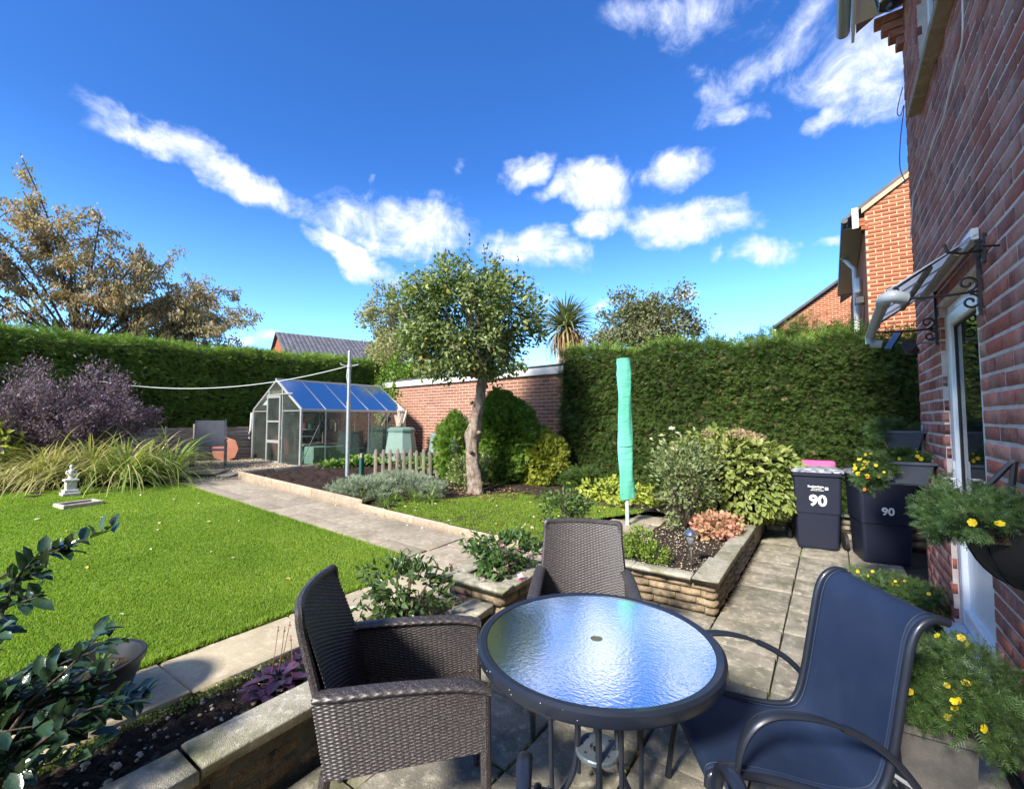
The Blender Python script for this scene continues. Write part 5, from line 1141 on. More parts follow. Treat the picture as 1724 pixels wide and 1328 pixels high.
tag(box(-11.9, -10.15, 5.95, 6.3, 1.34, 1.358).obj('shelf_board', alu), 'metal shelf board across the greenhouse behind the door', 'shelf')
for k, (x, y, r, h, m, lab) in enumerate(((-11.75, 6.05, .1, .2, wht, 'white watering jug on the greenhouse shelf, leftmost'), (-10.5, 6.1, .09, .16, plain('rust red pot', (.3,.07,.05), .7), 'small rust red pot on the greenhouse shelf'), (-10.3, 6.15, .07, .14, gg, 'small green pot at the right end of the greenhouse shelf'))):
    m_ = MB(); m_.lathe([(r*.75, 0), (r, h), (r*1.1, h), (r*.9, h), (0, .02)], 14, (x, y, 1.36)); tag(m_.obj('pot', m, smooth=True), lab, 'pot')
tag(box(-11.95, -11.65, 5.76, 5.765, 1.95, 2.12).obj('paper_notice', whiteP), 'white sheet of paper fixed inside the greenhouse end glass', 'paper')
tag(box(-9.99, -9.985, ys[1]+.05, ys[2]+.05, 1.60, 1.74).obj('wooden_board', plank), 'short tan board fixed under the greenhouse eaves inside the glass', 'board')
tag(box(GX0+.7, GX0+.74, 7.2, 8.5, .5, 1.25).obj('panel', rough_mat('old ply', [(.32,.22,.15), (.42,.3,.22)], .8, 3)), 'brown sheet of plywood standing inside the greenhouse', 'board')

# compost bin and things by the garage
cb = thing('compost_bin', 'pale green faceted compost bin with broken wood heaped on its lid', 'compost bin', (-9.55, 8.32, .47))
MB().lathe([(.46, 0), (.42, .35), (.36, .72), (.355, .8)], 10).obj('body', plain('green compost plastic', (.17,.26,.225), .6, var=.1), cb)
MB().lathe([(.38, .8), (.38, .85), (.3, .9), (0, .92)], 10).obj('lid', plain('dark green lid', (.12,.2,.17), .6), cb)
wd = thing('wood_scraps', 'pale broken sticks and wood offcuts piled on the compost bin', 'firewood', (-9.55, 8.3, 1.38))
for k in range(9):
    M = Matrix.Translation((random.uniform(-.12, .12), random.uniform(-.1, .1), .02)) @ Euler((random.uniform(-.25, .25), random.uniform(.1, .6), random.uniform(0, 6))).to_matrix().to_4x4(); box(-.02, .02, -.03, .03, 0, random.uniform(.25, .5), M=M).obj('stick', plank, wd)
cb2 = thing('compost_bin', 'second green compost bin half hidden by the conifer', 'compost bin', (-8.0, 8.4, .38))
MB().lathe([(.46, 0), (.42, .35), (.36, .8)], 10).obj('body', MATS['green compost plastic'], cb2); MB().lathe([(.38, .8), (.38, .85), (0, .9)], 10).obj('lid', MATS['green compost plastic'], cb2)
for k, (x, y, lx, ly, h, m, lab) in enumerate(((-10.45, 8.95, .1, .15, 1.45, plank, 'tall thin wooden board leaning on the garage beside the greenhouse'), (-10.35, 8.98, .15, .2, 1.3, woodM, 'grey wooden batten leaning on the garage wall'), (-10.2, 9.0, -.1, .2, 1.6, plank, 'thin bamboo cane leaning on the garage wall'), (-9.95, 8.6, .5, .3, .65, plank, 'short plank leaning diagonally by the compost bin'))):
    r_ = .03 if k < 2 else .012
    m_ = MB(); m_.tube([(x, y-ly-.1, .47), (x+lx, y, .47+h)], r_, 5); tag(m_.obj('leaning_board' if k < 2 or k == 3 else 'cane', m), lab, 'board' if k != 2 else 'cane')

# picket fence in front of the vegetable bed
pk = thing('picket_fence', 'low weathered picket fence with rounded tops between the bed and the apple tree', 'fence', (-7.3, 6.6, .4))
PA, PB = Vector((-7.25, 5.68, 0)), Vector((-6.3, 6.95, 0)); npk = 13
pv = [(-.5,-.5,0), (.5,-.5,0), (.5,.5,0), (-.5,.5,0)] + [(-.5,-.5,.9), (.5,-.5,.9), (.5,.5,.9), (-.5,.5,.9), (-.3,-.5,.97), (.3,-.5,.97), (.3,.5,.97), (-.3,.5,.97), (0,-.5,1), (0,.5,1)]
pf = [(0,1,5,4), (1,2,6,5), (2,3,7,6), (3,0,4,7), (4,5,9,8), (6,7,11,10), (5,6,10,9), (7,4,8,11), (8,9,12,12), (10,11,13,13), (9,10,13,12), (11,8,12,13)]
pf = [f for f in pf if len(set(f)) == 4] + [(8,9,12,8)][:0]; Ms = []
dirp = (PB-PA).normalized(); ap = math.atan2(dirp.y, dirp.x)
for k in range(npk):
    q = PA.lerp(PB, k/(npk-1)); M = Matrix.Translation((q.x, q.y, gz(q.x)-.02)) @ Euler((random.gauss(0, .02), random.gauss(0, .025), ap + random.gauss(0, .05))).to_matrix().to_4x4() @ Matrix.Diagonal((.06, .02, random.uniform(.62, .68), 1)); Ms.append(np.array(M))
pieces('picket', pv, pf, Ms, woodV, pk)
for z in (.14, .50):
    a_, b_ = PA + dirp*-.05 + Vector((dirp.y*-.03, dirp.x*.03, 0)), PB + dirp*.05 + Vector((dirp.y*-.03, dirp.x*.03, 0)); box(0, (b_-a_).length, -.012, .012, -.03, .03, M=Matrix.Translation((a_.x, a_.y, gz(a_.x)+z)) @ Matrix.Rotation(ap, 4, 'Z')).obj('rail', woodV, pk, True)
box(-7.52, -7.46, 5.52, 5.58, .3, .93).obj('post', woodV, pk, True)
tag(box(-7.38, -7.31, 5.40, 5.47, .38, .86).obj('stake', plain('green stake', (.02,.09,.07), .5)), 'short dark green stake at the end of the picket fence', 'stake')

# ------------------------------------------------------------------ wall troughs, basket and pots (containers)
trM = plain('slate plastic', (.075,.085,.11), .5, var=.1)
def trough(label, y, z, x=.40):
    r_ = thing('wall_trough', label, 'planter', (x, y, z)); g = MB(); V = []
    L_, wb, wt_ = .14, .075, .11
    for (hl, hw_, zz_) in ((L_-.05, wb, 0), (L_-.005, wt_, .15), (L_+.012, wt_+.015, .15), (L_+.012, wt_+.015, .17), (L_-.012, wt_-.01, .17), (L_-.02, wt_-.015, .14)): V += [(-hl, -hw_, zz_), (hl, -hw_, zz_), (hl, hw_, zz_), (-hl, hw_, zz_)]
    g.add(V, [(i*4+k, i*4+(k+1) % 4, (i+1)*4+(k+1) % 4, (i+1)*4+k) for i in range(5) for k in range(4)] + [(3,2,1,0)]); g.obj('trough_box', trM, r_)
    box(-L_+.02, L_-.02, -wt_+.02, wt_-.02, .12, .145).obj('soil', soilM, r_)
    MB().tube([(-.14, 0, -.012), (.10, 0, -.012), (.135, 0, .0), (.138, 0, .22)], .009, 6).tube([(.05, .0, -.012), (.1, 0, -.07), (.135, 0, -.12)], .008, 6).obj('bracket', pipeM, r_)
    return r_
trough('slate grey wall trough, the upper of two on the corner of the house', 5.12, 1.33, .49)
trough('slate grey wall trough, the lower one with yellow flowers trailing from it', 4.72, 1.10, .49)
hb = thing('hanging_planter', 'black half-round wall basket full of trailing green plants, hanging at the right', 'hanging basket', (.50, 2.9, 1.1))
bkM = plain('black basket liner', (.006,.006,.007), .8, var=.2)
# quarter-sphere manger running along the wall
g = MB(); V = []; n = 18; m = 10
for j in range(m):
    th = PI/2*j/(m-1); r = math.cos(th); zz_ = -.34*math.sin(th)
    for i in range(n): ph = PI*i/(n-1); V.append((.636 - .20*r*math.sin(ph), 2.74 + .34*r*math.cos(ph), 1.20 + zz_*.85))
g.add(V, [(j*n+i, j*n+i+1, (j+1)*n+i+1, (j+1)*n+i) for j in range(m-1) for i in range(n-1)]); g.obj('liner', bkM, hb, True, True)
g = MB()
for i in range(0, n, 3): g.tube([V[j*n+i] for j in range(m)], .006, 5)
g.tube([V[i] for i in range(n)], .008, 5); g.tube([(.636, 2.40, 1.21), (.636, 3.1, 1.21)], .008, 5)
g.tube(spline([(.63, 2.8, 1.42), (.61, 2.8, 1.40), (.56, 2.8, 1.33), (.47, 2.8, 1.22)], 5), .012, 6); g.tube([(.63, 2.8, 1.42), (.61, 2.8, 1.24)], .012, 6); g.obj('wire_frame', blackI, hb, True)
box(.46, .63, 2.46, 3.02, 1.13, 1.18).obj('soil', soilM, hb, True)
def square_pot(label, x, y, w_, h, mat, rot=0):
    r_ = thing('square_pot', label, 'plant pot', (x, y, 0), rot); V = []; b = w_*.36; tpp = w_/2
    for hw_, zz_ in ((b, 0), (tpp-.01, h*.93), (tpp+.008, h*.93), (tpp+.008, h), (tpp-.018, h), (tpp-.025, h*.9)): V += [(-hw_, -hw_, zz_), (hw_, -hw_, zz_), (hw_, hw_, zz_), (-hw_, hw_, zz_)]
    g = MB(); g.add(V, [(i*4+k, i*4+(k+1) % 4, (i+1)*4+(k+1) % 4, (i+1)*4+k) for i in range(5) for k in range(4)] + [(3,2,1,0)]); g.obj('pot_body', mat, r_)
    box(-tpp+.026, tpp-.026, -tpp+.026, tpp-.026, h*.8, h*.88).obj('soil', soilM, r_); return r_
potG = rough_mat('grey stone effect pot', [(.07,.068,.068), (.11,.105,.10)], .8, 10, fine=90)
square_pot('grey square pot of yellow flowers at the bottom right, nearest the camera', .285, 2.50, .25, .42, potG, R(4))
square_pot('grey square pot of yellow flowers on the patio behind the tilted chair', .34, 4.55, .34, .26, potG, R(3))
g = square_pot('dark low pot on the pale step by the door, behind the sling chair', .40, 3.80, .30, .14, darkrub, 0)
g.location.z = .0
# round dark bowl at the left and black pot for the camellia
bo = thing('bowl_planter', 'dark oval bowl planter on the front path at the left', 'planter', (-2.93, .62, .225), R(8)); bo.scale = (.88, .92, .88)
bowlM = plain('dark brown bowl plastic', (.018,.018,.020), .38, var=.15)
MB().lathe([(0, 0), (.17, 0), (.20, .03), (.255, .20), (.26, .215), (.272, .22), (.275, .25), (.268, .255), (.25, .25), (.235, .20), (.18, .03)], 40, sx=.92, sy=1.0).obj('bowl', bowlM, bo, smooth=True)
MB().lathe([(0, .175), (.12, .18), (.225, .17)], 24, sx=.9).obj('soil', soilM, bo)
cp = thing('round_pot', 'black round pot sunk in the bed holding the camellia bush', 'plant pot', (-2.30, 2.02, .17))
MB().lathe([(.10, 0), (.135, .17), (.145, .17), (.145, .185), (.13, .185), (.12, .15), (0, .15)], 24).obj('pot_body', darkrub, cp, smooth=True)
# ------------------------------------------------------------------ vegetation
def fan(n=4, wdt=.10):
    """a flat feathery spray: leaflets either side of a short axis"""
    v, f = [], []
    for k in range(n):
        y = .08 + .8*k/n; l = .46*(1 - .55*k/n)
        for s in (-1, 1):
            i = len(v); v += [(0, y, 0), (s*.01, y+wdt, .0), (s*l, y+l*.75, -.04)]; f.append((i, i+1, i+2) if s > 0 else (i+1, i, i+2))
    i = len(v); v += [(-.05, .8, 0), (.05, .8, 0), (0, 1.15, -.05)]; f.append((i, i+1, i+2)); return v, f
FAN = fan()
BLADE = ([(-.5,0,0), (.5,0,0), (-.45,.35,.06), (.45,.35,.06), (-.3,.7,-.02), (.3,.7,-.02), (0,1,-.22)], [(0,1,3), (0,3,2), (2,3,5), (2,5,4), (4,5,6)])
leylM = leaf_mat('leylandii green', [(.018,.036,.010), (.035,.065,.014), (.06,.10,.02), (.10,.15,.035)], .6, .25, 1.0, .25)
leylL = leaf_mat('leylandii bright green', [(.045,.085,.018), (.095,.16,.028), (.155,.235,.04), (.25,.32,.065)], .6, .3, .8, .25)
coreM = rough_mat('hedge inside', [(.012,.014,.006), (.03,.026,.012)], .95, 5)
brownL = leaf_mat('dead hedge tips', [(.12,.075,.035), (.22,.15,.08), (.3,.22,.13)], .8, .2, 2, .1)
barkD = rough_mat('dark bark', [(.06,.045,.035), (.11,.085,.065)], .9, 10, (.3, .7), 40, .8, .01, stretch=(1, 1, .3))
def hedge(label, P0, P1, depth, zb, zt, n, mat, size=(.05, .10), nbrown=600, bulge=.09, tuft=0, seed=0):
    """P0->P1 is the foot of the visible face; zt(u) the height of the top"""
    P0, P1 = np.array(P0, float), np.array(P1, float); L_ = np.linalg.norm(P1-P0); U = (P1-P0)/L_; N = np.array([U[1], -U[0]])
    if N @ (-P0) < 0: N = -N
    r_ = thing('hedge', label, 'hedge', ((P0[0]+P1[0])/2, (P0[1]+P1[1])/2, 0))
    ztv = np.vectorize(zt)
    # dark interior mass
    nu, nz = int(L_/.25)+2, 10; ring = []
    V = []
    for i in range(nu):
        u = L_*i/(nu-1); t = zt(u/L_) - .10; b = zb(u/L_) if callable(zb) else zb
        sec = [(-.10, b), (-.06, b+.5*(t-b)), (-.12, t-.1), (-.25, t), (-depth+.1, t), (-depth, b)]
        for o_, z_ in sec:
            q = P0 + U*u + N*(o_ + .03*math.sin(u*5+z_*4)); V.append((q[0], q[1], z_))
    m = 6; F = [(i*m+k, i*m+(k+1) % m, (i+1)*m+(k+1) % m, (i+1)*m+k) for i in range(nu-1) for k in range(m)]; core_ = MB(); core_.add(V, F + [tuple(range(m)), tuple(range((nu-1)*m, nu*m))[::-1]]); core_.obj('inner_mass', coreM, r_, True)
    def place(n, part, sz, mt, name, extra=0.0):
        u = rng.random(n)*L_; T = ztv(u/L_); B = np.array([zb(q) for q in u/L_]) if callable(zb) else np.full(n, zb)
        if part == 'face':
            z = B + (T-B)*rng.random(n); q = np.stack([u*U[0], u*U[1]], -1) + P0; p3 = np.concatenate([q, z[:, None]], 1)
            cl = noise3(p3, 2.2, seed) + .7*noise3(p3, 6.1, seed+3); off = bulge*cl*.6 + rng.uniform(-.07, .03, n) + extra; edge = np.clip((T-z)/.12, 0, 1); off -= (1-edge)*.06
            p3[:, :2] += N*off[:, None]
            d = np.stack([N[0] + rng.normal(0, .5, n) + U[0]*rng.normal(0, .5, n), N[1] + rng.normal(0, .5, n) + U[1]*rng.normal(0, .5, n), rng.normal(-.15, .55, n)], -1)
            nn = np.array([N[0]*.6, N[1]*.6, .8]) + unit(n)*.5
        elif part == 'top':
            w_ = rng.random(n)*depth; q = P0 + u[:, None]*U - N*w_[:, None]; p3 = np.concatenate([q, T[:, None]], 1); cl = noise3(p3, 2.4, seed) + .7*noise3(p3, 7, seed+2)
            p3[:, 2] += .05*cl + rng.uniform(-.10, .03, n) + extra; d = np.stack([rng.normal(0, .5, n)+N[0]*.4, rng.normal(0, .5, n)+N[1]*.4, np.abs(rng.normal(.7, .4, n))], -1); nn = unit(n) + np.array([0, 0, .6])
        else:
            w_ = rng.random(n)*depth; e = (rng.random(n) < .5); z = B + (T-B)*rng.random(n); q = P0 + (e*L_)[:, None]*U - N*w_[:, None]; p3 = np.concatenate([q, z[:, None]], 1); s = np.where(e, 1., -1.)[:, None]
            p3[:, :2] += U*s*rng.uniform(-.06, .04, n)[:, None]; d = np.concatenate([U*s + rng.normal(0, .5, (n, 2)), rng.normal(-.1, .5, (n, 1))], 1); nn = unit(n) + np.array([0, 0, .6])
        Ms = frames(p3, d, nn, rng.uniform(sz[0], sz[1], n)); V, F = merged(*FAN, Ms); link(name, np_mesh(name, V, F), mt, r_, True, kind='stuff')
    place(n, 'face', size, mat, 'foliage'); place(int(n*depth/2.4*.5), 'top', size, mat, 'top_foliage'); place(int(n*.06), 'end', size, mat, 'end_foliage')
    if nbrown: place(nbrown, 'face', (size[0]*.7, size[1]*.8), brownL, 'dead_foliage', .02)
    if tuft: place(tuft, 'top', (.14, .26), leylL, 'new_growth', .05)
    return r_
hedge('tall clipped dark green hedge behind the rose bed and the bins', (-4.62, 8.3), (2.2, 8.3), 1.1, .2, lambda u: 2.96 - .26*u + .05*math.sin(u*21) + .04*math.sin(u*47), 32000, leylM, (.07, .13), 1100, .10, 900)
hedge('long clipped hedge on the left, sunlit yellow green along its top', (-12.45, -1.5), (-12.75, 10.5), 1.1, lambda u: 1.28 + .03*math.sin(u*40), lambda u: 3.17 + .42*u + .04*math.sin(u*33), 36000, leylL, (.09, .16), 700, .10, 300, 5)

def ellipsoid_points(n, c, r, shell=.55, lobes=.18, seed=0, zmin=-1):
    d = unit(n); k = 1 + lobes*noise3(d, 2.3, seed) + lobes*.6*noise3(d, 5.1, seed+1); s = (shell + (1-shell)*rng.random(n)**.6)*k
    p = d*s[:, None]; keep = p[:, 2] > zmin; return p[keep]*np.array(r) + np.array(c), d[keep]
def crown(name, parent, c, r, n, mat, tpl, size, wd=.6, shell=.5, lobes=.2, seed=0, zmin=-1, up=.2, clumps=0, droop=0, limit=0, stuff=True, thick=None):
    if clumps:
        cc, cd = ellipsoid_points(clumps, c, r, shell, lobes, seed, zmin); k = rng.integers(0, len(cc), n); p = cc[k] + rng.normal(0, .5, (n, 3))*np.array(r)*(1.6/max(clumps, 1)**.45); d = cd[k] + unit(n)*.9
    else: p, d0 = ellipsoid_points(n, c, r, shell, lobes, seed, zmin); d = d0 + unit(len(p))*.7
    m = len(p); d = d + np.array([0, 0, up - droop]); L_ = rng.uniform(size[0], size[1], m); Ms = frames(p, d, unit(m)*.7 + (p - np.array(c))/np.array(r)*.6 + np.array([0, 0, .6]), L_, L_*wd, L_)
    if limit: pieces(name if name == 'leaf' else 'leaf', tpl[0], tpl[1], Ms, mat, parent, limit, stuff='foliage'); return p
    V, F = merged(tpl[0], tpl[1], Ms); link(name, np_mesh(name, V, F), mat, parent, True, kind='stuff'); return p
def limbs(parent, base, targets, r0, mat, r1=.012, bend=.15, name='branch', n=6):
    for T in targets:
        b, T = Vector(base), Vector(T); pts = [b]
        for k in range(1, n+1):
            t = k/n; q = b.lerp(T, t) + Vector((random.gauss(0, bend), random.gauss(0, bend), random.gauss(0, bend*.6)))*math.sin(PI*t)*.6; pts.append(q)
        MB().tube(pts, [r0*(1-k/n)**.8 + r1 for k in range(n+1)], 7).obj(name, mat, parent, True, True)

# apple tree
at_ = thing('apple_tree', 'round headed apple tree with pale knotty trunk in the small lawn', 'tree', (-5.08, 6.1, .29))
barkA, t = new_mat('apple bark'); p = pos(t)
nz_ = t.noise(t.vm('MULTIPLY', p, (1, 1, .6)), 16, 6, .65, .6); c = t.mix(t.rng(nz_, .35, .65), (.13,.09,.065), (.40,.31,.25)); c = t.mix(t.rng(t.noise(p, 7, 4), .5, .65, 0, .6), c, (.46,.40,.35))
finish(t, bsdf(t, c, .9, 0, .2, bump(t, t.m('ADD', nz_, t.noise(p, 60, 4)), 1, .03)))
path = spline([(-5.08, 6.1, .18), (-5.07, 6.1, .35), (-5.12, 6.09, .8), (-5.15, 6.1, 1.2), (-5.10, 6.12, 1.6), (-5.02, 6.14, 2.0), (-4.98, 6.16, 2.45), (-5.02, 6.15, 3.0), (-5.05, 6.1, 3.7)], 7); V = []; n = 18
for i, q in enumerate(path):
    f = i/(len(path)-1); r = .135*(1-.55*f) + .06*math.exp(-((q.z-.22)/.12)**2) + .035*math.exp(-((q.z-1.35)/.12)**2)
    for k in range(n):
        th = 2*PI*k/n; rr = r*(1 + .10*math.sin(3*th + q.z*3) + .07*math.sin(5*th - q.z*9) + .05*math.sin(2*th + q.z*14) + random.gauss(0, .022)); V.append((q.x + rr*math.cos(th), q.y + rr*math.sin(th), q.z))
F = [(i*n+k, i*n+(k+1) % n, (i+1)*n+(k+1) % n, (i+1)*n+k) for i in range(len(path)-1) for k in range(n)]
link('trunk', np_mesh('trunk', V, F), barkA, at_, True, True)
AC, AR = (-5.25, 6.05, 3.30), (1.38, 1.28, 1.18)
tg, _ = ellipsoid_points(26, AC, AR, .7, .1, 3); limbs(at_, (-5.0, 6.15, 2.35), [tuple(q) for q in tg if q[2] > 2.4][:18], .05, barkA, .008)
for k in range(5): # knots and stubs
    a = random.uniform(-2.6, -.3); z = [.62, 1.02, 1.36, 1.62, 1.88][k]; rr = .135; c0 = Vector((-5.11 + rr*math.cos(a), 6.1 + rr*math.sin(a), z)); MB().tube([c0, c0 + Vector((math.cos(a)*.05, math.sin(a)*.05, .015))], [.04, .018], 7).obj('knot', barkD if k % 2 else barkA, at_, True, True)
appM = leaf_mat('apple leaf', [(.045,.07,.02), (.085,.12,.035), (.13,.17,.05), (.19,.22,.08), (.26,.28,.13)], .4, .3, 1.6, .45)
crown('crown', at_, AC, AR, 15000, appM, LEAF4, (.055, .10), .62, .45, .16, 3, -.80, .1, 300, .25)
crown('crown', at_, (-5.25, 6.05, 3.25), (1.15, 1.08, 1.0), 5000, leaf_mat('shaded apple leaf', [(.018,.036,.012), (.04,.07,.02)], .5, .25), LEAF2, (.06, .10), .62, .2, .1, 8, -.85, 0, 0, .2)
yel = leaf_mat('yellow leaf', [(.45,.30,.03), (.6,.45,.05), (.5,.22,.05)], .5, .3)
crown('yellow_leaves', at_, (-5.15, 6.0, 3.25), (1.3, 1.25, 1.1), 110, yel, LEAF2, (.06, .09), .6, .85, .15, 3, -.8)
def shoot(parent, b, tip, n, mat, size, bark, r=.006, tpl=LEAF4, limit=0):
    b, tip = Vector(b), Vector(tip); mid = b.lerp(tip, .5) + Vector((random.gauss(0, .03), random.gauss(0, .03), 0)); pts = spline([b, mid, tip], 4); MB().tube(pts, [r*(1 - .6*i/(len(pts)-1)) for i in range(len(pts))], 4, cap=False).obj('twig', bark, parent, True)
    t_ = np.linspace(.25, 1, n); p = np.array([pts[min(int(q*(len(pts)-1)), len(pts)-1)][:] for q in t_]); ax = np.array((tip-b).normalized()[:]); d = unit(n); d -= (d@ax)[:, None]*ax; d = d + ax*.8; Ms = frames(p, d, unit(n)*.4+[0, 0, 1], rng.uniform(*size, n), rng.uniform(*size, n)*.55); return Ms
Ms = []
for (dx, dy, z0_, z1_) in ((.0, 0, 4.25, 4.72), (-.32, .1, 4.2, 4.62), (.25, .1, 4.15, 4.5), (-.8, .0, 4.0, 4.34), (-1.0, .1, 3.8, 4.18), (.75, .4, 3.85, 4.28), (.85, .5, 3.7, 4.05), (1.0, .55, 3.6, 3.92), (.45, .2, 4.1, 4.4), (-.55, .2, 4.1, 4.45), (.1, .3, 4.2, 4.6)):
    Ms.append(shoot(at_, (-5.2+dx*.9, 6.08+dy, z0_-.1), (-5.2+dx+random.uniform(-.05, .05), 6.08+dy, z1_+.16), 16, appM, (.06, .09), barkD))
Ms = np.concatenate(Ms); V, F = merged(*LEAF4, Ms); link('shoot_leaves', np_mesh('shoot_leaves', V, F), appM, at_, True, kind='stuff')

# background trees
def tree(name, label, base, c, r, n, mat, size, clumps, trunk_r=.12, lobes=.3, shell=.3, nl=14, wd=.6, zmin=-1, droop=.2, bark=barkD, tpl=LEAF2, seed=1):
    r_ = thing(name, label, 'tree', base); b = Vector(base); top = Vector(c)
    MB().tube(spline([b, b.lerp(top, .5) + Vector((.1, 0, 0)), top], 5), [trunk_r*(1-.06*i) for i in range(11)], 8).obj('trunk', bark, r_, True, True)
    tg, _ = ellipsoid_points(nl, c, r, .8, lobes, seed, zmin); limbs(r_, tuple(b.lerp(top, .75)), [tuple(q) for q in tg], trunk_r*.4, bark, .01, .25)
    crown('crown', r_, c, r, n, mat, tpl, size, wd, shell, lobes, seed, zmin, 0, clumps, droop); return r_
oliveM = leaf_mat('dusty olive leaf', [(.08,.095,.045), (.13,.14,.065), (.20,.19,.10)], .6, .3, .6)
paleM = leaf_mat('pale yellow green leaf', [(.12,.13,.05), (.2,.2,.09), (.30,.28,.16)], .6, .35, .6)
tree('tree', 'loose crowned tree beyond the right hedge, left of the orange house', (-7.3, 21.5, 0), (-7.3, 21.5, 6.0), (2.6, 2.2, 1.9), 15000, oliveM, (.12, .2), 90, .2, .35, .25, 18, seed=4)
tree('tree', 'thin pale tree half hidden behind the left side of the apple tree', (-13.9, 11.6, 0), (-13.7, 11.6, 4.9), (1.5, 1.4, 1.75), 9000, paleM, (.09, .15), 80, .12, .3, .25, 16, seed=9)
tree('tree', 'small yellowish bushy tree rising behind the greenhouse ridge', (-12.6, 10.9, .4), (-12.5, 10.9, 3.1), (1.35, 1.1, 1.5), 7500, paleM, (.08, .13), 110, .1, .2, .4, 12, seed=12)
tree('tree', 'dark leaved bush beside the garage corner behind the greenhouse', (-11.8, 10.0, .4), (-11.75, 10.0, 2.2), (.85, .6, 1.5), 7500, leylL, (.07, .12), 120, .08, .15, .5, 8, seed=15)
for (x, y, zc, rx, rz, lab, mt) in ((-.9, 15, 3.3, 1.6, .95, 'dark feathery treetop peeping over the middle of the right hedge', leylM), (1.5, 13.5, 3.2, 1.7, .8, 'green treetop behind the right hedge, below the orange gable', leylL)):
    tree('tree', lab, (x, y, 0), (x, y, zc), (rx, 1, rz), 5000, mt, (.14, .24), 60, .1, .3, .3, 8, seed=int(y), tpl=FAN, wd=1)
# cherry tree beyond the left hedge, brown autumn leaves hanging in rows from long arching boughs
ch = thing('cherry_tree', 'spreading autumn tree with drooping brown leaves beyond the left hedge', 'tree', (-18.6, 3.4, .3))
F_, Rt = Vector((-math.sin(R(YAW+42)), math.cos(R(YAW+42)), 0)), Vector((math.cos(R(YAW+42)), math.sin(R(YAW+42)), 0))
cb_ = Vector((-18.6, 3.4, .3)); chM = leaf_mat('autumn cherry leaf', [(.09,.11,.045), (.14,.15,.065), (.20,.18,.085), (.27,.20,.11), (.30,.18,.11), (.20,.17,.08), (.36,.29,.18)], .55, .35, .5)
MB().tube(spline([cb_, cb_ + Vector((.1, .1, 2)), cb_ + Vector((0, .2, 4.2))], 5), [.26 - .012*i for i in range(11)], 10).obj('trunk', barkD, ch, True, True)
P_, D_ = [], []
def droopy(a, b, n, sub=True, r=.03):
    a, b = Vector(a), Vector(b); mid = a.lerp(b, .5) + Vector((0, 0, (b-a).length*.12)); pts = spline([a, mid, b], 8); MB().tube(pts, [r*(1-.8*i/(len(pts)-1))+.005 for i in range(len(pts))], 5, cap=False).obj('branch', barkD, ch, True)
    ax = (b-a).normalized()
    for k in range(n):
        t = random.uniform(.12, 1)**.8; q = pts[min(int(t*(len(pts)-1)), len(pts)-1)]; P_.append((q.x+random.gauss(0, .08), q.y+random.gauss(0, .08), q.z+random.gauss(0, .09))); D_.append((random.gauss(0, .35)+ax.x*.5, random.gauss(0, .35)+ax.y*.5, -random.uniform(.5, 1.1)))
def tipw(lat, z, dep=0): return cb_ + Rt*lat + F_*dep + Vector((0, 0, z-.3))
top = cb_ + Vector((0, .2, 3.2))
MAIN = [(-1.3, 9.3), (-1.2, 8.2), (-.5, 7.8), (.5, 7.6), (1.6, 7.0), (2.3, 6.9), (3.2, 6.3), (4.2, 6.1), (4.7, 5.9), (4.4, 5.3), (3.9, 4.6), (4.2, 4.1), (-3.0, 7.6), (-4.2, 7.1), (-2.2, 7.5), (3.2, 5.2), (2.4, 5.8), (-4.5, 5.6), (-5, 6.4), (.9, 6.6), (-.2, 6.9)]
for lat, z in MAIN:
    T = tipw(lat, z, random.uniform(-1.2, 1.2)); droopy(top, T, 130, r=.035)
    for k in range(12):
        s0 = top.lerp(T, random.uniform(.35, .95)); l = random.uniform(.5, 1.3)*(1 if z < 8.5 else .6); s1 = s0 + Rt*random.choice((1, 1, -1))*l*(1 if lat > 0 else -1)*random.uniform(.1, .9) + F_*random.gauss(0, .6) + Vector((0, 0, random.uniform(-.35, 1.0)*l)); droopy(s0, s1, 90, r=.010)
for k in range(300):    # inner mass
    lat = random.uniform(-5.2, 4.0); zt = 7.5 - abs(lat+.8)*.42; z = random.uniform(2.9, zt); s0 = tipw(lat, z, random.uniform(-1.8, 1.8)); s1 = s0 + Rt*random.gauss(.2, .4) + F_*random.gauss(0, .4) + Vector((0, 0, random.gauss(.15, .4))); droopy(s0, s1, 80, r=.007)
P_, D_ = np.array(P_), np.array(D_); Ms = frames(P_, D_, unit(len(P_)), rng.uniform(.085, .16, len(P_)), rng.uniform(.035, .065, len(P_)), .1); V, F = merged(*LEAF2, Ms); link('crown', np_mesh('crown', V, F), chM, ch, True, kind='stuff')

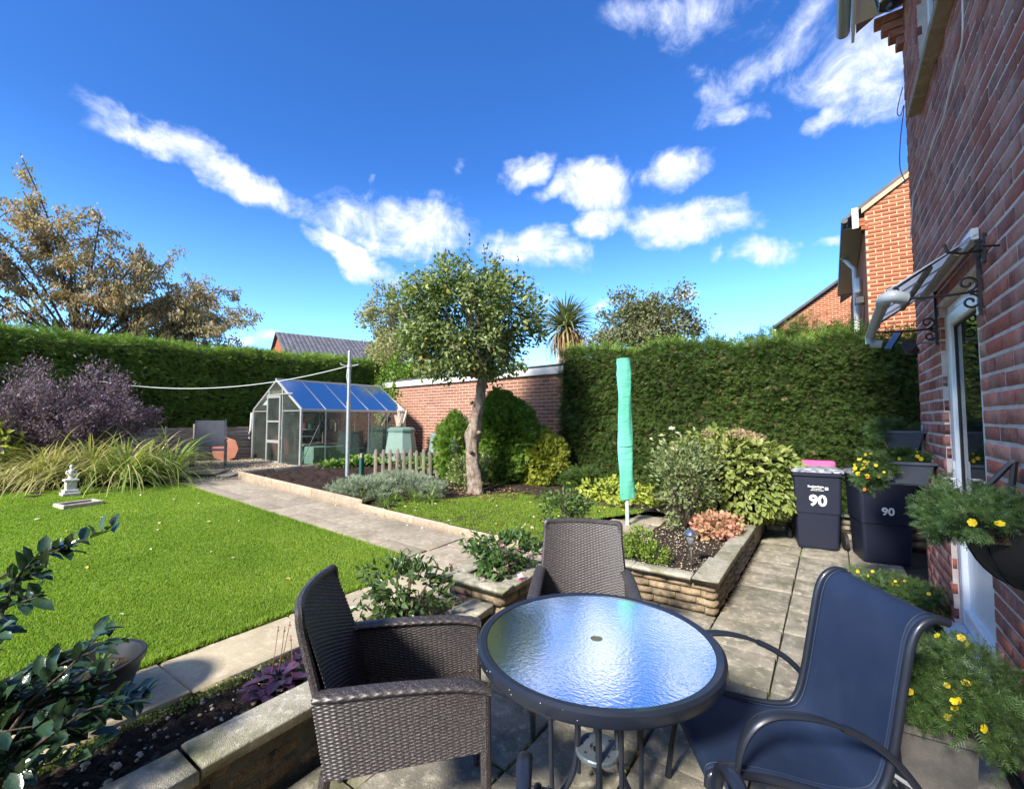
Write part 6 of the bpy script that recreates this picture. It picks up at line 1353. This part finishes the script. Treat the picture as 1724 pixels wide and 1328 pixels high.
# cabbage palm
pm = thing('cabbage_palm', 'spiky cabbage palm head above the white garage fascia', 'tree', (-6.9, 12.2, 0)); hd_ = Vector((-6.62, 12.25, 4.4))
MB().tube(spline([(-6.9, 12.2, 0), (-6.95, 12.2, 2), hd_], 4), .11, 8).obj('trunk', rough_mat('pale palm bark', [(.4,.36,.3), (.55,.5,.44)], .9, 12), pm, True, True)
MB().tube(spline([(-6.9, 12.2, 2.4), (-6.55, 12.3, 2.9), (-6.45, 12.3, 3.5)], 4), .08, 8).obj('branch', MATS['pale palm bark'], pm, True, True)
def strap(parent, name, c, n, L_, mat, wd, elev=(0, 1), droop=.6, limit=300, seg=6, stuffname='blades'):
    """arching strap leaves, each a ribbon of its own shape family"""
    fam = []
    for k in range(5):
        dr = droop*(0.5+.25*k); v = []; 
        for i in range(seg+1):
            t = i/seg; w_ = .5*(1-t**3)*(.6+.4*min(1, t*5)); y = t*(1-dr*t*t*.45); z = -dr*t*t*.75; v += [(-w_, y, z), (w_, y, z + .0)]
        f = [(2*i, 2*i+1, 2*i+3, 2*i+2) for i in range(seg)]; fam.append((v, f))
    a = rng.uniform(0, 2*PI, n); e = rng.uniform(elev[0], elev[1], n)*PI/2; d = np.stack([np.cos(a)*np.cos(e), np.sin(a)*np.cos(e), np.sin(e)], -1); up_ = np.stack([-np.cos(a)*np.sin(e), -np.sin(a)*np.sin(e), np.cos(e)], -1) + unit(n)*.15
    Lr = rng.uniform(L_[0], L_[1], n); p = np.array(c)[None] + d*.02; Ms = frames(p, d, up_, Lr, wd, Lr); k = rng.integers(0, 5, n)
    for j in range(5): pieces('blade', fam[j][0], fam[j][1], Ms[k == j], mat, parent, limit//5, stuff=stuffname)
palmG = leaf_mat('palm leaf', [(.07,.09,.04), (.13,.15,.065), (.20,.20,.10)], .5, .25); palmB = leaf_mat('dry palm leaf', [(.22,.15,.07), (.3,.22,.11)], .7, .25)
strap(pm, 'blade', tuple(hd_), 330, (.95, 1.35), palmG, .06, (.05, 1), .5, 150); strap(pm, 'blade', (hd_.x+.05, hd_.y, hd_.z-.1), 190, (.8, 1.2), palmB, .05, (-.5, .15), 1.1, 90); strap(pm, 'blade', (-6.2, 12.3, 3.85), 160, (.6, .8), palmB, .04, (-.3, .9), .9, 100)

# left border
pu = thing('purple_shrub', 'large grey purple feathery shrub in front of the left hedge', 'shrub', (-11.3, 2.1, .55))
purM = leaf_mat('grey purple leaf', [(.055,.030,.042), (.09,.055,.08), (.14,.10,.14), (.21,.18,.23)], .6, .3, 1.5)
Pp, Dp = [], []
for k in range(150):
    a = random.uniform(0, 2*PI); rr = random.random()**.6; b = Vector((-11.35+.25*math.cos(a), 2.05+.3*math.sin(a), .6)); out = Vector((math.cos(a)*.9*rr, math.sin(a)*1.15*rr, 0)); T = b + out + Vector((0, 0, random.uniform(1.25, 2.15)*(1.06-.55*rr*rr)))
    mid = b.lerp(T, .5) + Vector((0, 0, .25)); pts = spline([b, mid, T], 5)
    if k < 60: MB().tube(pts, [.012*(1-.07*i) for i in range(len(pts))], 4, cap=False).obj('stem', barkD, pu, True)
    for j in range(170):
        t = random.uniform(.25, 1); q = pts[int(t*(len(pts)-1))]; Pp.append((q.x+random.gauss(0, .07), q.y+random.gauss(0, .07), q.z+random.gauss(0, .06))); ax = (T-b).normalized(); v = Vector((random.gauss(0, 1), random.gauss(0, 1), random.gauss(0, .7))).normalized()*.9 + ax; Dp.append(tuple(v))
Ms = frames(np.array(Pp), np.array(Dp), unit(len(Pp)), rng.uniform(.04, .085, len(Pp)), rng.uniform(.018, .03, len(Pp)), .05); V, F = merged(*LEAF2, Ms); link('foliage', np_mesh('foliage', V, F), purM, pu, True, kind='stuff')
strawM = leaf_mat('straw grass blade', [(.15,.17,.045), (.27,.26,.09), (.38,.33,.16), (.46,.38,.23)], .6, .35, 1.5); greenB = leaf_mat('green strap blade', [(.07,.13,.025), (.14,.21,.04), (.25,.30,.08)], .5, .35)
for (x, y, n, L_, m, lab) in ((-9.75, 2.55, 560, (.9, 1.45), strawM, 'arching straw and green ornamental grass at the corner of the lawn, right clump'), (-10.5, 2.2, 460, (.8, 1.35), strawM, 'arching ornamental grass clump in the middle, behind the stone figure'), (-10.6, 1.5, 380, (.6, 1.1), strawM, 'brownish ornamental grass clump left of the stone figure'), (-10.2, .95, 300, (.35, .7), strawM, 'low tufted sedge at the left edge of the lawn')):
    r_ = thing('ornamental_grass', lab, 'grass', (x, y, gz(x)), group='grass clumps along the lawn'); 
    for q in range(5): strap(r_, 'blade', (x + random.gauss(0, .22), y + random.gauss(0, .22), gz(x)), n//5, L_, m if q % 2 else (greenB if y > 2.5 else m), .022, (.38, .98), .95, 60, 7)
hs_ = thing('lime_shrub', 'lime green broad leaved shrub at the far left edge', 'shrub', (-11.3, 1.0, .55)); limeM = leaf_mat('lime leaf', [(.13,.17,.03), (.26,.30,.05), (.40,.42,.08)], .5, .35)
crown('leaf', hs_, (-11.3, .95, 1.05), (.6, .8, .6), 1500, limeM, LEAF4, (.09, .16), .6, .6, .15, 2, -.9, .2, limit=200)
# conifers and shrubs by the garage
def shrub(name, label, c, r, n, mat, tpl, size, wd=.6, cat='shrub', limit=0, stems=6, clumps=0, shell=.55, seed=1, droop=0, up=.3, zmin=-.9, inner=True, lobes=.2):
    r_ = thing(name, label, cat, (c[0], c[1], c[2]-r[2]))
    tg, _ = ellipsoid_points(stems*2, c, r, .6, .1, seed, -.2)
    if stems: limbs(r_, (c[0], c[1], c[2]-r[2]*.98), [tuple(q) for q in tg[:stems]], .012, barkD, .004, .04, 'stem', 5)
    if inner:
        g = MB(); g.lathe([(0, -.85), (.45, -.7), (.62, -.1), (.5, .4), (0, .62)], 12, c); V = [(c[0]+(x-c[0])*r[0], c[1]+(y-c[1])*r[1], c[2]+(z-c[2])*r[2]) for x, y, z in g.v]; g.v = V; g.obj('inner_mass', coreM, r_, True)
    crown('foliage', r_, c, r, n, mat, tpl, size, wd, shell, lobes, seed, zmin, up, clumps, droop, limit); return r_
FANW = fan(3, .26)
conM = leaf_mat('bright conifer spray', [(.025,.055,.010), (.06,.12,.018), (.12,.20,.03), (.23,.31,.05)], .6, .3, 2.2); ycM = leaf_mat('golden conifer spray', [(.05,.075,.015), (.14,.17,.025), (.28,.29,.04), (.42,.39,.06)], .6, .3, 2.5)
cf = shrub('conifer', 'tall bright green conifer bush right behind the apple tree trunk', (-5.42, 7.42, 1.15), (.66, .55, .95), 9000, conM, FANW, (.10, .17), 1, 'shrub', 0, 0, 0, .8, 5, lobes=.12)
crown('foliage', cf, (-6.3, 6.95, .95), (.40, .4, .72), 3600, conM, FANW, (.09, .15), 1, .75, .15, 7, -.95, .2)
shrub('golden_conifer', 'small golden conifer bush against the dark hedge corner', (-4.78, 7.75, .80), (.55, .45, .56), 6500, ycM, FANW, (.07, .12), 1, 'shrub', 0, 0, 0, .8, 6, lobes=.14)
shrub('low_conifer', 'low dark leaved plant at the foot of the right hedge', (-3.7, 7.75, .42), (.5, .3, .24), 2200, leylM, FAN, (.07, .12), 1, 'plant', 0, 0, 40, .5, 8, inner=False)
shrub('low_plant', 'leafy light green ground plant beside the dryer pole', (-2.95, 7.1, .38), (.75, .35, .2), 900, limeM, LEAF4, (.06, .11), .7, 'plant', 0, 0, 40, .4, 9, inner=False)
silM = leaf_mat('silver green needle', [(.10,.135,.085), (.17,.21,.14), (.26,.30,.22)], .7, .2, 3)
shrub('silver_shrub', 'feathery grey green cushion shrub spilling over the path edging', (-6.15, 4.55, .42), (.62, .42, .24), 9000, silM, FAN, (.035, .06), 1, 'shrub', 0, 0, 120, .6, 3, up=.6, inner=False)
shrub('silver_shrub', 'grey green cushion shrub in front of the picket fence', (-6.0, 5.35, .45), (.85, .38, .22), 8000, silM, FAN, (.035, .06), 1, 'shrub', 0, 0, 120, .6, 4, up=.6, inner=False)
shrub('border_plant', 'dark leafy border plant between the picket fence and the apple trunk', (-5.55, 6.5, .62), (.42, .4, .4), 2600, appM, LEAF2, (.04, .07), .6, 'plant', 0, 5, 70, .4, 5, inner=False)
lc = thing('strap_leaf_plant', 'bright green strappy clump at the edge of the small lawn', 'plant', (-5.35, 4.75, .3))
for q in range(6): strap(lc, 'blade', (-5.45+random.gauss(0, .3), 4.75+random.gauss(0, .22), gz(-5.4)), 60, (.18, .38), greenB, .012, (.3, .98), .9, 50, 4)
shrub('vegetable_row', 'row of low strawberry plants along the greenhouse', (-9.1, 6.6, .55), (.45, 1.1, .14), 1500, leaf_mat('strawberry leaf', [(.05,.11,.02), (.10,.18,.03), (.17,.25,.06)], .5, .3), LEAF2, (.07, .12), .8, 'plants', 0, 0, 60, .3, 6, inner=False)
shrub('vegetable_row', 'leafy greens growing behind the picket fence', (-7.7, 7.6, .55), (.8, .6, .18), 1500, MATS['strawberry leaf'], LEAF2, (.07, .12), .8, 'plants', 0, 0, 60, .3, 7, inner=False)
def bloom(name, parent, pts, r, mat, petals=6, up=None, hang=False, w_=.55):
    v = [(0, 0, 0)]; f = []
    for k in range(petals):
        a = 2*PI*k/petals; b = a + PI/petals*.9; c_ = a - PI/petals*.9; i = len(v); z = -.9 if hang else .25; v += [(math.cos(b)*w_, math.sin(b)*w_, z*.5), (math.cos(a), math.sin(a), z), (math.cos(c_)*w_, math.sin(c_)*w_, z*.5)]; f += [(0, i+2, i+1), (0, i+1, i)]
    pts = np.array(pts, float); n = len(pts); up = np.array([[0, 0, 1.]]) + unit(n)*(.25 if hang else .6) if up is None else np.array(up) + unit(n)*.5
    Ms = frames(pts, np.cross(up, unit(n)), up, r*rng.uniform(.8, 1.2, n)); pieces(name, v, f, Ms, mat, parent, 120)
redM = plain('scarlet petal', (.65,.02,.03), .5); whiteR = leaf_mat('cream rose petal', [(.85,.76,.62), (.92,.86,.76)], .5, .3); yelM = leaf_mat('yellow petal', [(.75,.52,.01), (.9,.72,.03)], .5, .3); pinkP = leaf_mat('pink fuchsia petal', [(.75,.18,.35), (.85,.5,.6), (.9,.75,.78)], .5, .3); magM = leaf_mat('magenta petal', [(.35,.01,.22), (.5,.02,.35)], .5, .3); orM = plain('orange petal', (.6,.14,.03), .5)
fl = thing('red_flower', 'single scarlet flower by the picket fence', 'flower', (-5.9, 5.75, .4)); MB().tube([(-5.9, 5.75, .35), (-5.9, 5.75, .74)], .004, 4).obj('stem', greenB, fl, True); bloom('petals', fl, [(-5.9, 5.75, .75), (-5.88, 5.75, .77)], .06, redM)

# rose bed
rose = shrub('rose_bush', 'rose bush with cream roses and thin leaves beside the dryer cover', (-1.52, 5.9, .85), (.42, .45, .60), 2600, leaf_mat('rose leaf', [(.08,.11,.045), (.14,.175,.07), (.24,.25,.13)], .5, .3), LEAF4, (.035, .065), .65, 'shrub', 220, 14, 90, .3, 3, inner=False, lobes=.3)
Z = lambda px, py: None
def rosebloom(parent, c, r):
    for k in range(3): bloom('petals', parent, [(c[0], c[1], c[2]+k*r*.15)], r*(1-.25*k), whiteR, 6)
for c in ((-1.65, 5.85, 1.47), (-1.58, 5.86, 1.41), (-1.78, 5.85, 1.38), (-1.62, 5.8, 1.22), (-1.90, 5.8, 1.33), (-1.74, 5.7, 1.31)): rosebloom(rose, c, .052)
hy = shrub('hydrangea', 'big hydrangea with broad green leaves and faded brown flower heads by the bins', (-1.20, 6.95, .78), (.88, .60, .64), 4300, leaf_mat('hydrangea leaf', [(.09,.13,.03), (.15,.19,.05), (.23,.26,.08), (.30,.30,.13)], .45, .3, 1.8), LEAF4, (.085, .14), .7, 'shrub', 300, 10, 0, .84, 5, .25, 0, -.95, lobes=.12)
hfM = leaf_mat('faded hydrangea floret', [(.30,.17,.11), (.42,.27,.18), (.5,.38,.28)], .8, .2)
for k in range(16):
    a = random.uniform(-.2, PI+.2) if k % 2 else random.uniform(0, 2*PI); q = (-1.20+.72*math.cos(a)*random.uniform(.3, 1), 6.9+.25*math.sin(a), 0); zt = .80 + .62*math.sqrt(max(.05, 1-((q[0]+1.20)/.88)**2)); pp_, _ = ellipsoid_points(70, (q[0], q[1]-.1, zt), (.085, .085, .05), .8, .1, k); Ms = frames(pp_, unit(len(pp_)), unit(len(pp_)), .022); V, F = merged(*LEAF2, Ms); link('flower_head', np_mesh('flower_head', V, F), hfM, hy, True, kind='stuff')
shrub('pink_foliage_plant', 'low plant with crinkled pink and tan leaves in the rose bed', (-1.12, 5.75, .36), (.27, .42, .12), 620, leaf_mat('pink tan leaf', [(.36,.10,.10), (.42,.17,.14), (.40,.26,.16), (.28,.2,.1)], .6, .3), LEAF4, (.045, .08), .9, 'plant', 200, 0, 0, .3, 2, inner=False)
shrub('dwarf_shrub', 'small dense bright green shrub just behind the rose bed wall', (-1.60, 4.42, .37), (.17, .17, .16), 1500, leaf_mat('box leaf', [(.06,.11,.015), (.12,.18,.025), (.20,.26,.05)], .4, .3), LEAF2, (.022, .038), .6, 'shrub', 0, 4, 40, .5, 3, inner=False)
shrub('dwarf_shrub', 'second smaller green shrub right of the dense one', (-1.38, 4.36, .32), (.12, .11, .10), 700, MATS['box leaf'], LEAF2, (.022, .036), .6, 'shrub', 0, 3, 25, .5, 4, inner=False)
sh2 = shrub('leafy_shrub', 'loose green leafy shrub behind the woven chair at the lawn corner', (-2.60, 4.75, .50), (.30, .28, .30), 1500, leaf_mat('mid green leaf', [(.035,.07,.02), (.07,.12,.03), (.13,.18,.05)], .45, .3), LEAF4, (.035, .06), .6, 'shrub', 250, 8, 60, .3, 5, inner=False)
bloom('flower', sh2, [(-2.86, 4.5, .48), (-2.87, 4.48, .36), (-2.35, 4.6, .30), (-2.3, 4.55, .34)], .028, pinkP, 5, hang=True)
# fuchsia, camellia and small plants by the low wall
fu = shrub('fuchsia', 'fuchsia in the small stone planter with hanging pink and purple flowers', (-2.20, 2.93, .53), (.27, .25, .16), 1100, leaf_mat('fuchsia leaf', [(.025,.06,.018), (.05,.10,.028), (.10,.16,.05)], .4, .3), LEAF4, (.04, .065), .6, 'shrub', 300, 10, 50, .35, 3, inner=False)
def fuchsia_flower(c):
    bloom('sepals', fu, [c], .032, pinkP, 4, hang=False); bloom('corolla', fu, [(c[0], c[1], c[2]-.015)], .02, magM, 6, hang=True)
for c in ((-2.02, 2.66, .50), (-2.10, 2.60, .44), (-2.26, 2.56, .34), (-2.28, 2.52, .30), (-1.98, 2.74, .52), (-2.03, 2.95, .58), (-1.95, 3.0, .56), (-1.90, 3.1, .54), (-2.46, 2.66, .46), (-2.40, 2.6, .47), (-1.90, 2.80, .45), (-2.1, 2.85, .66), (-2.06, 2.8, .64), (-1.86, 3.05, .50)): fuchsia_flower(c)
cam_ = shrub('camellia', 'small glossy camellia with bare lower stems in the bed behind the left chair', (-2.31, 2.05, .45), (.26, .25, .24), 620, leaf_mat('camellia leaf', [(.025,.05,.015), (.05,.085,.025), (.11,.15,.05)], .22, .2, 2, .6), LEAF4, (.045, .075), .55, 'shrub', 300, 12, 45, .55, 4, inner=False, zmin=-.5)
# purple heuchera and neighbours
heM = leaf_mat('purple heuchera leaf', [(.022,.010,.022), (.05,.02,.045), (.09,.05,.085)], .3, .1, 3, .6)
def rosette(name, label, c, n, r, L_, mat, wd, limit=200, up=(.1, .9)):
    r_ = thing(name, label, 'plant', c); a = rng.uniform(0, 2*PI, n); q = rng.random(n)**.6; p = np.stack([c[0]+np.cos(a)*r*q, c[1]+np.sin(a)*r*q, c[2]+.03+.08*rng.random(n)*(1.2-q)], -1); d = np.stack([np.cos(a), np.sin(a), rng.uniform(*up, n)-.3], -1); Lr = rng.uniform(*L_, n); Ms = frames(p, d, np.array([[0, 0, 1.]])+unit(n)*.3, Lr, Lr*wd, Lr); pieces('leaf', *LEAF4, Ms, mat, r_, limit, stuff='foliage'); return r_
for k, (x, y, n, lab) in enumerate(((-2.36, 1.27, 80, 'dark purple leaved heuchera with thin flower stems, beside the left chair back'), (-2.40, 1.45, 60, 'second purple heuchera further along the bed'))):
    he = rosette('heuchera', lab, (x, y, .20), n, .13, (.05, .085), heM, .95)
    for j in range(4 if k == 0 else 2): a = random.uniform(0, 6); q = Vector((x+.06*math.cos(a), y+.06*math.sin(a), .24)); T = q + Vector((random.gauss(0, .03), random.gauss(0, .03), random.uniform(.2, .33))); MB().tube([q, q.lerp(T, .5)+Vector((.006, 0, 0)), T], .0018, 4).obj('flower_stem', rough_mat('red stem', [(.22,.06,.05), (.3,.1,.08)], .7) if 'red stem' not in MATS else MATS['red stem'], he, True); bloom('flower', he, [tuple(T), (T.x, T.y, T.z-.02)], .009, MATS['red stem'], 5)
rosette('small_leafy_plant', 'small fresh green leafy plant between the heuchera and the chair', (-2.27, 1.52, .20), 110, .16, (.04, .065), MATS['mid green leaf'], .7)
rosette('small_leafy_plant', 'low green seedlings beside the camellia pot', (-2.25, 1.80, .20), 70, .12, (.035, .055), MATS['mid green leaf'], .7)
# moss along the soil edge
shrub('moss', 'thin strip of moss and weeds where the slabs meet the soil', (-2.62, .7, .212), (.05, .9, .015), 1500, MATS['box leaf'], LEAF2, (.008, .016), .7, 'moss', 0, 0, 0, .2, 3, inner=False)

# big glossy evergreen in the left foreground
eg = thing('evergreen_shrub', 'glossy dark evergreen shrub filling the bottom left corner', 'shrub', (-2.45, .18, .2))
egM, t = new_mat('glossy evergreen leaf'); r = rand_id(t); p = pos(t)
c = t.mix(r, (.012,.035,.020), (.035,.075,.035)); c = t.mix(t.rng(t.noise(p, 25, 3), .4, .7, 0, .5), c, (.05,.095,.045)); a_ = bsdf(t, c, .2, 0, .7, bump(t, t.noise(p, 30, 3), .35, .01)); tl = t.n('ShaderNodeBsdfTranslucent'); t.put(tl.inputs[0], (.06,.12,.03,1))
mx = t.n('ShaderNodeMixShader'); mx.inputs[0].default_value = .15; t.t.links.new(a_, mx.inputs[1]); t.t.links.new(tl.outputs[0], mx.inputs[2]); finish(t, mx.outputs[0])
Ml = []
def twig(a, b, n, sz=(.06, .095)):
    n = int(n*1.7)
    a, b = Vector(a), Vector(b); mid = a.lerp(b, .5) + Vector((random.gauss(0, .03), random.gauss(0, .03), .04)); pts = spline([a, mid, b], 6); MB().tube(pts, [.006*(1-.06*i) for i in range(len(pts))], 5, cap=False).obj('stem', barkD, eg, True)
    ax = np.array((b-a).normalized()[:]); t_ = np.linspace(.2, 1, n); pp_ = np.array([pts[min(int(q*(len(pts)-1)+.5), len(pts)-1)][:] for q in t_]) + rng.normal(0, .008, (n, 3)); d = unit(n); d -= (d@ax)[:, None]*ax; d = d + ax*.6; L_ = rng.uniform(*sz, n); Ml.append(frames(pp_, d, np.array([[.1, -.1, 1.]])+unit(n)*.45, L_, L_*.62, L_))
B = (-2.5, .12, .2)
twig((-2.62, .32, .85), (-2.52, .62, 1.13), 14); twig((-2.75, .30, .95), (-2.62, .50, 1.06), 12); twig((-2.7, .22, .8), (-2.55, .42, 1.0), 14); twig((-2.7, .2, .7), (-2.5, .40, .92), 14); twig((-2.6, .15, .6), (-2.5, .30, .82), 12)
twig((-2.35, .30, .55), (-2.38, .56, .76), 10); twig((-2.35, .3, .5), (-2.34, .58, .60), 12); twig((-2.4, .28, .5), (-2.38, .60, .70), 12); twig((-2.3, .2, .45), (-2.24, .50, .46), 12); twig((-2.3, .2, .4), (-2.12, .50, .44), 12)
for k in range(40):
    a = random.uniform(-.6, 1.9); e = random.uniform(.0, .9); l = random.uniform(.22, .42); s = Vector(B) + Vector((random.gauss(.02, .1), random.gauss(.1, .1), random.uniform(.05, .35))); T = s + Vector((math.cos(a)*l*.7*math.cos(e), math.sin(a)*l*.9*math.cos(e), l*math.sin(e)*.8)); 
    if T.x > -2.08: T.x = -2.08 - random.random()*.1
    twig(s, T, 14, (.06, .09))
Ml = np.concatenate(Ml); pieces('leaf', *LEAF4, Ml, egM, eg, 300, True, stuff='foliage')
limbs(eg, B, [(-2.6, .3, .9), (-2.5, .3, .7), (-2.3, .35, .6), (-2.7, .2, .9), (-2.2, .4, .4)], .012, barkD, .005, .03, 'stem')
# weeds in the bowl
wb_ = thing('bowl_weeds', 'a few thin weeds growing in the dark bowl planter', 'plant', (-2.95, .62, .4)); strap(wb_, 'blade', (-2.90, .68, .40), 18, (.05, .12), greenB, .006, (.3, 1), .5, 18, 4, 'blades')

# yellow flowering trailing plants
bedM = leaf_mat('dark trailing foliage', [(.025,.055,.018), (.05,.095,.028), (.095,.15,.045)], .5, .25, 3); 
def trail(label, blobs, parent_loc, blooms, ncol=yelM, n=2600, extra=(), br=.0135):
    r_ = thing('trailing_plant', label, 'plant', parent_loc)
    for (c, r) in blobs: crown('foliage', r_, c, r, int(n*1.25/len(blobs)), bedM, FAN, (.028, .052), 1, .2, .3, int(abs(c[0]*97+c[1]*31)) % 50, -.95, .1, 45)
    pts = []
    for k in range(blooms):
        c, r = random.choice(blobs); d = Vector((random.gauss(-.5, .6), random.gauss(-.5, .6), random.gauss(.3, .6))).normalized(); pts.append((c[0]+d.x*r[0]*1.05, c[1]+d.y*r[1]*1.05, c[2]+d.z*r[2]*1.05))
    if pts: bloom('flower', r_, pts, br, ncol, 6, up=[(-.5, -.7, .5)]*len(pts), w_=.9)
    for (c, m) in extra: bloom('flower', r_, [c], .02, m, 6, up=[(-.5, -.7, .5)])
    return r_
trail('yellow flowered plant overflowing the nearest grey pot at the bottom right', [((.28, 2.52, .53), (.20, .24, .11)), ((.48, 2.46, .49), (.18, .24, .11)), ((.22, 2.52, .48), (.12, .14, .07)), ((.42, 2.70, .54), (.2, .2, .12))], (.36, 2.42, .4), 34, n=5200)
trail('yellow flowered plant in the pot behind the tilted sling chair', [((.26, 4.5, .33), (.26, .24, .10)), ((.45, 4.42, .30), (.16, .2, .10))], (.34, 4.55, .26), 22, n=3800)
trail('green plant in the upper wall trough', [((.42, 5.1, 1.53), (.14, .10, .07)), ((.32, 5.05, 1.47), (.10, .10, .08))], (.49, 5.12, 1.5), 0, n=1500)
trail('plant with many yellow and a few orange flowers trailing from the lower wall trough', [((.46, 4.72, 1.30), (.13, .1, .05)), ((.30, 4.66, 1.24), (.11, .12, .10)), ((.23, 4.64, 1.16), (.09, .11, .13))], (.49, 4.72, 1.27), 40, n=3600, extra=(((.22, 4.5, 1.14), orM), ((.20, 4.5, 1.05), orM)))
trail('mass of trailing greenery from the black wall basket, one yellow bloom low down', [((.50, 2.75, 1.23), (.14, .3, .075)), ((.47, 3.0, 1.17), (.12, .22, .08)), ((.50, 2.55, 1.20), (.13, .2, .07)), ((.43, 2.85, 1.12), (.1, .2, .07))], (.52, 2.74, 1.2), 9, n=5000, extra=(((.37, 2.90, 1.06), yelM),))

# moss in the patio joints
n = 5200; lx = rng.random(n) < .55; px = np.where(lx, rng.choice([-1.74, -1.27, -.81, -.345, .12], n) + rng.normal(0, .006, n), rng.uniform(-1.95, .5, n)); py = np.where(lx, rng.uniform(.6, 7.2, n), -1.02 + .46*rng.integers(3, 18, n) + rng.normal(0, .006, n))
k = (n2(px, py, 2.3) > .1) & ~((px < -.79) & (py > 3.95)); px, py = px[k], py[k]; m = len(px)
Ms = frames(np.stack([px, py, 0*px-.012], -1), np.concatenate([rng.normal(0, .6, (m, 2)), np.ones((m, 1))], 1), unit(m), rng.uniform(.01, .024, m), .008, .01); V, F = merged(*LEAF2, Ms); tag(link('moss', np_mesh('moss', V, F), MATS['box leaf'], kind='stuff'), 'moss and tiny weeds growing in the joints of the patio', 'moss')
# fallen leaves
flM = leaf_mat('fallen leaf', [(.45,.38,.22), (.55,.5,.36), (.5,.36,.08), (.35,.2,.08)], .7, .1)
me = np_mesh('fallen_leaf', *LEAF4); me.materials.append(flM)
def litter(n, poly, dz, label, group, size=(.03, .055)):
    k = 0
    while k < n:
        x = random.uniform(min(p[0] for p in poly), max(p[0] for p in poly)); y = random.uniform(min(p[1] for p in poly), max(p[1] for p in poly))
        if not in_poly(np.array([x]), np.array([y]), poly)[0]: continue
        o = bpy.data.objects.new('fallen_leaf', me); C.objects.link(o); s = random.uniform(*size)
        o.matrix_basis = Matrix.Translation((x, y, gz(x)+dz)) @ Euler((random.gauss(0, .2), random.gauss(0, .2), random.uniform(0, 6.28))).to_matrix().to_4x4() @ Matrix.Diagonal((s*.8, s, s, 1)); tag(o, label, 'fallen leaf', group); k += 1
litter(26, [(-9.3, 1.2), (-3.4, .6), (-3.4, 3.0), (-9.3, 3.0)], .024, 'dry pale leaf fallen on the large lawn', 'leaves fallen on the large lawn')
litter(60, LAWN2, .046, 'yellow or pale leaf fallen on the small lawn by the apple tree', 'leaves fallen on the small lawn', (.035, .06))
litter(16, [(-6, 3.85), (-3, 3.85), (-3, 4.02), (-6, 4.02)], .008, 'yellow leaf fallen on the path against the edging', 'leaves fallen along the path edging', (.035, .05))
pts = rng.uniform([-5.9, 5.6], [-4.4, 7.0], (420, 2)); Ms = frames(np.stack([pts[:, 0], pts[:, 1], gza(pts[:, 0])+.05], -1), unit(420)*[1, 1, .15], np.array([[0, 0, 1.]])+unit(420)*.4, rng.uniform(.03, .055, 420)); V, F = merged(*LEAF4, Ms); tag(link('leaf_litter', np_mesh('leaf_litter', V, F), brownL, kind='stuff'), 'brown leaf litter round the apple trunk', 'leaf litter')
pts = rng.uniform([-.80, 4.1], [-.775, 6.4], (150, 2)); Ms = frames(np.stack([pts[:, 0], pts[:, 1], 0*pts[:, 0]+.006], -1), unit(150)*[1, 1, .2], unit(150)+[0, 0, 1], rng.uniform(.012, .026, 150)); V, F = merged(*LEAF4, Ms); tag(link('leaf_litter', np_mesh('leaf_litter', V, F), brownL, kind='stuff'), 'debris in the gap along the foot of the raised bed', 'leaf litter')
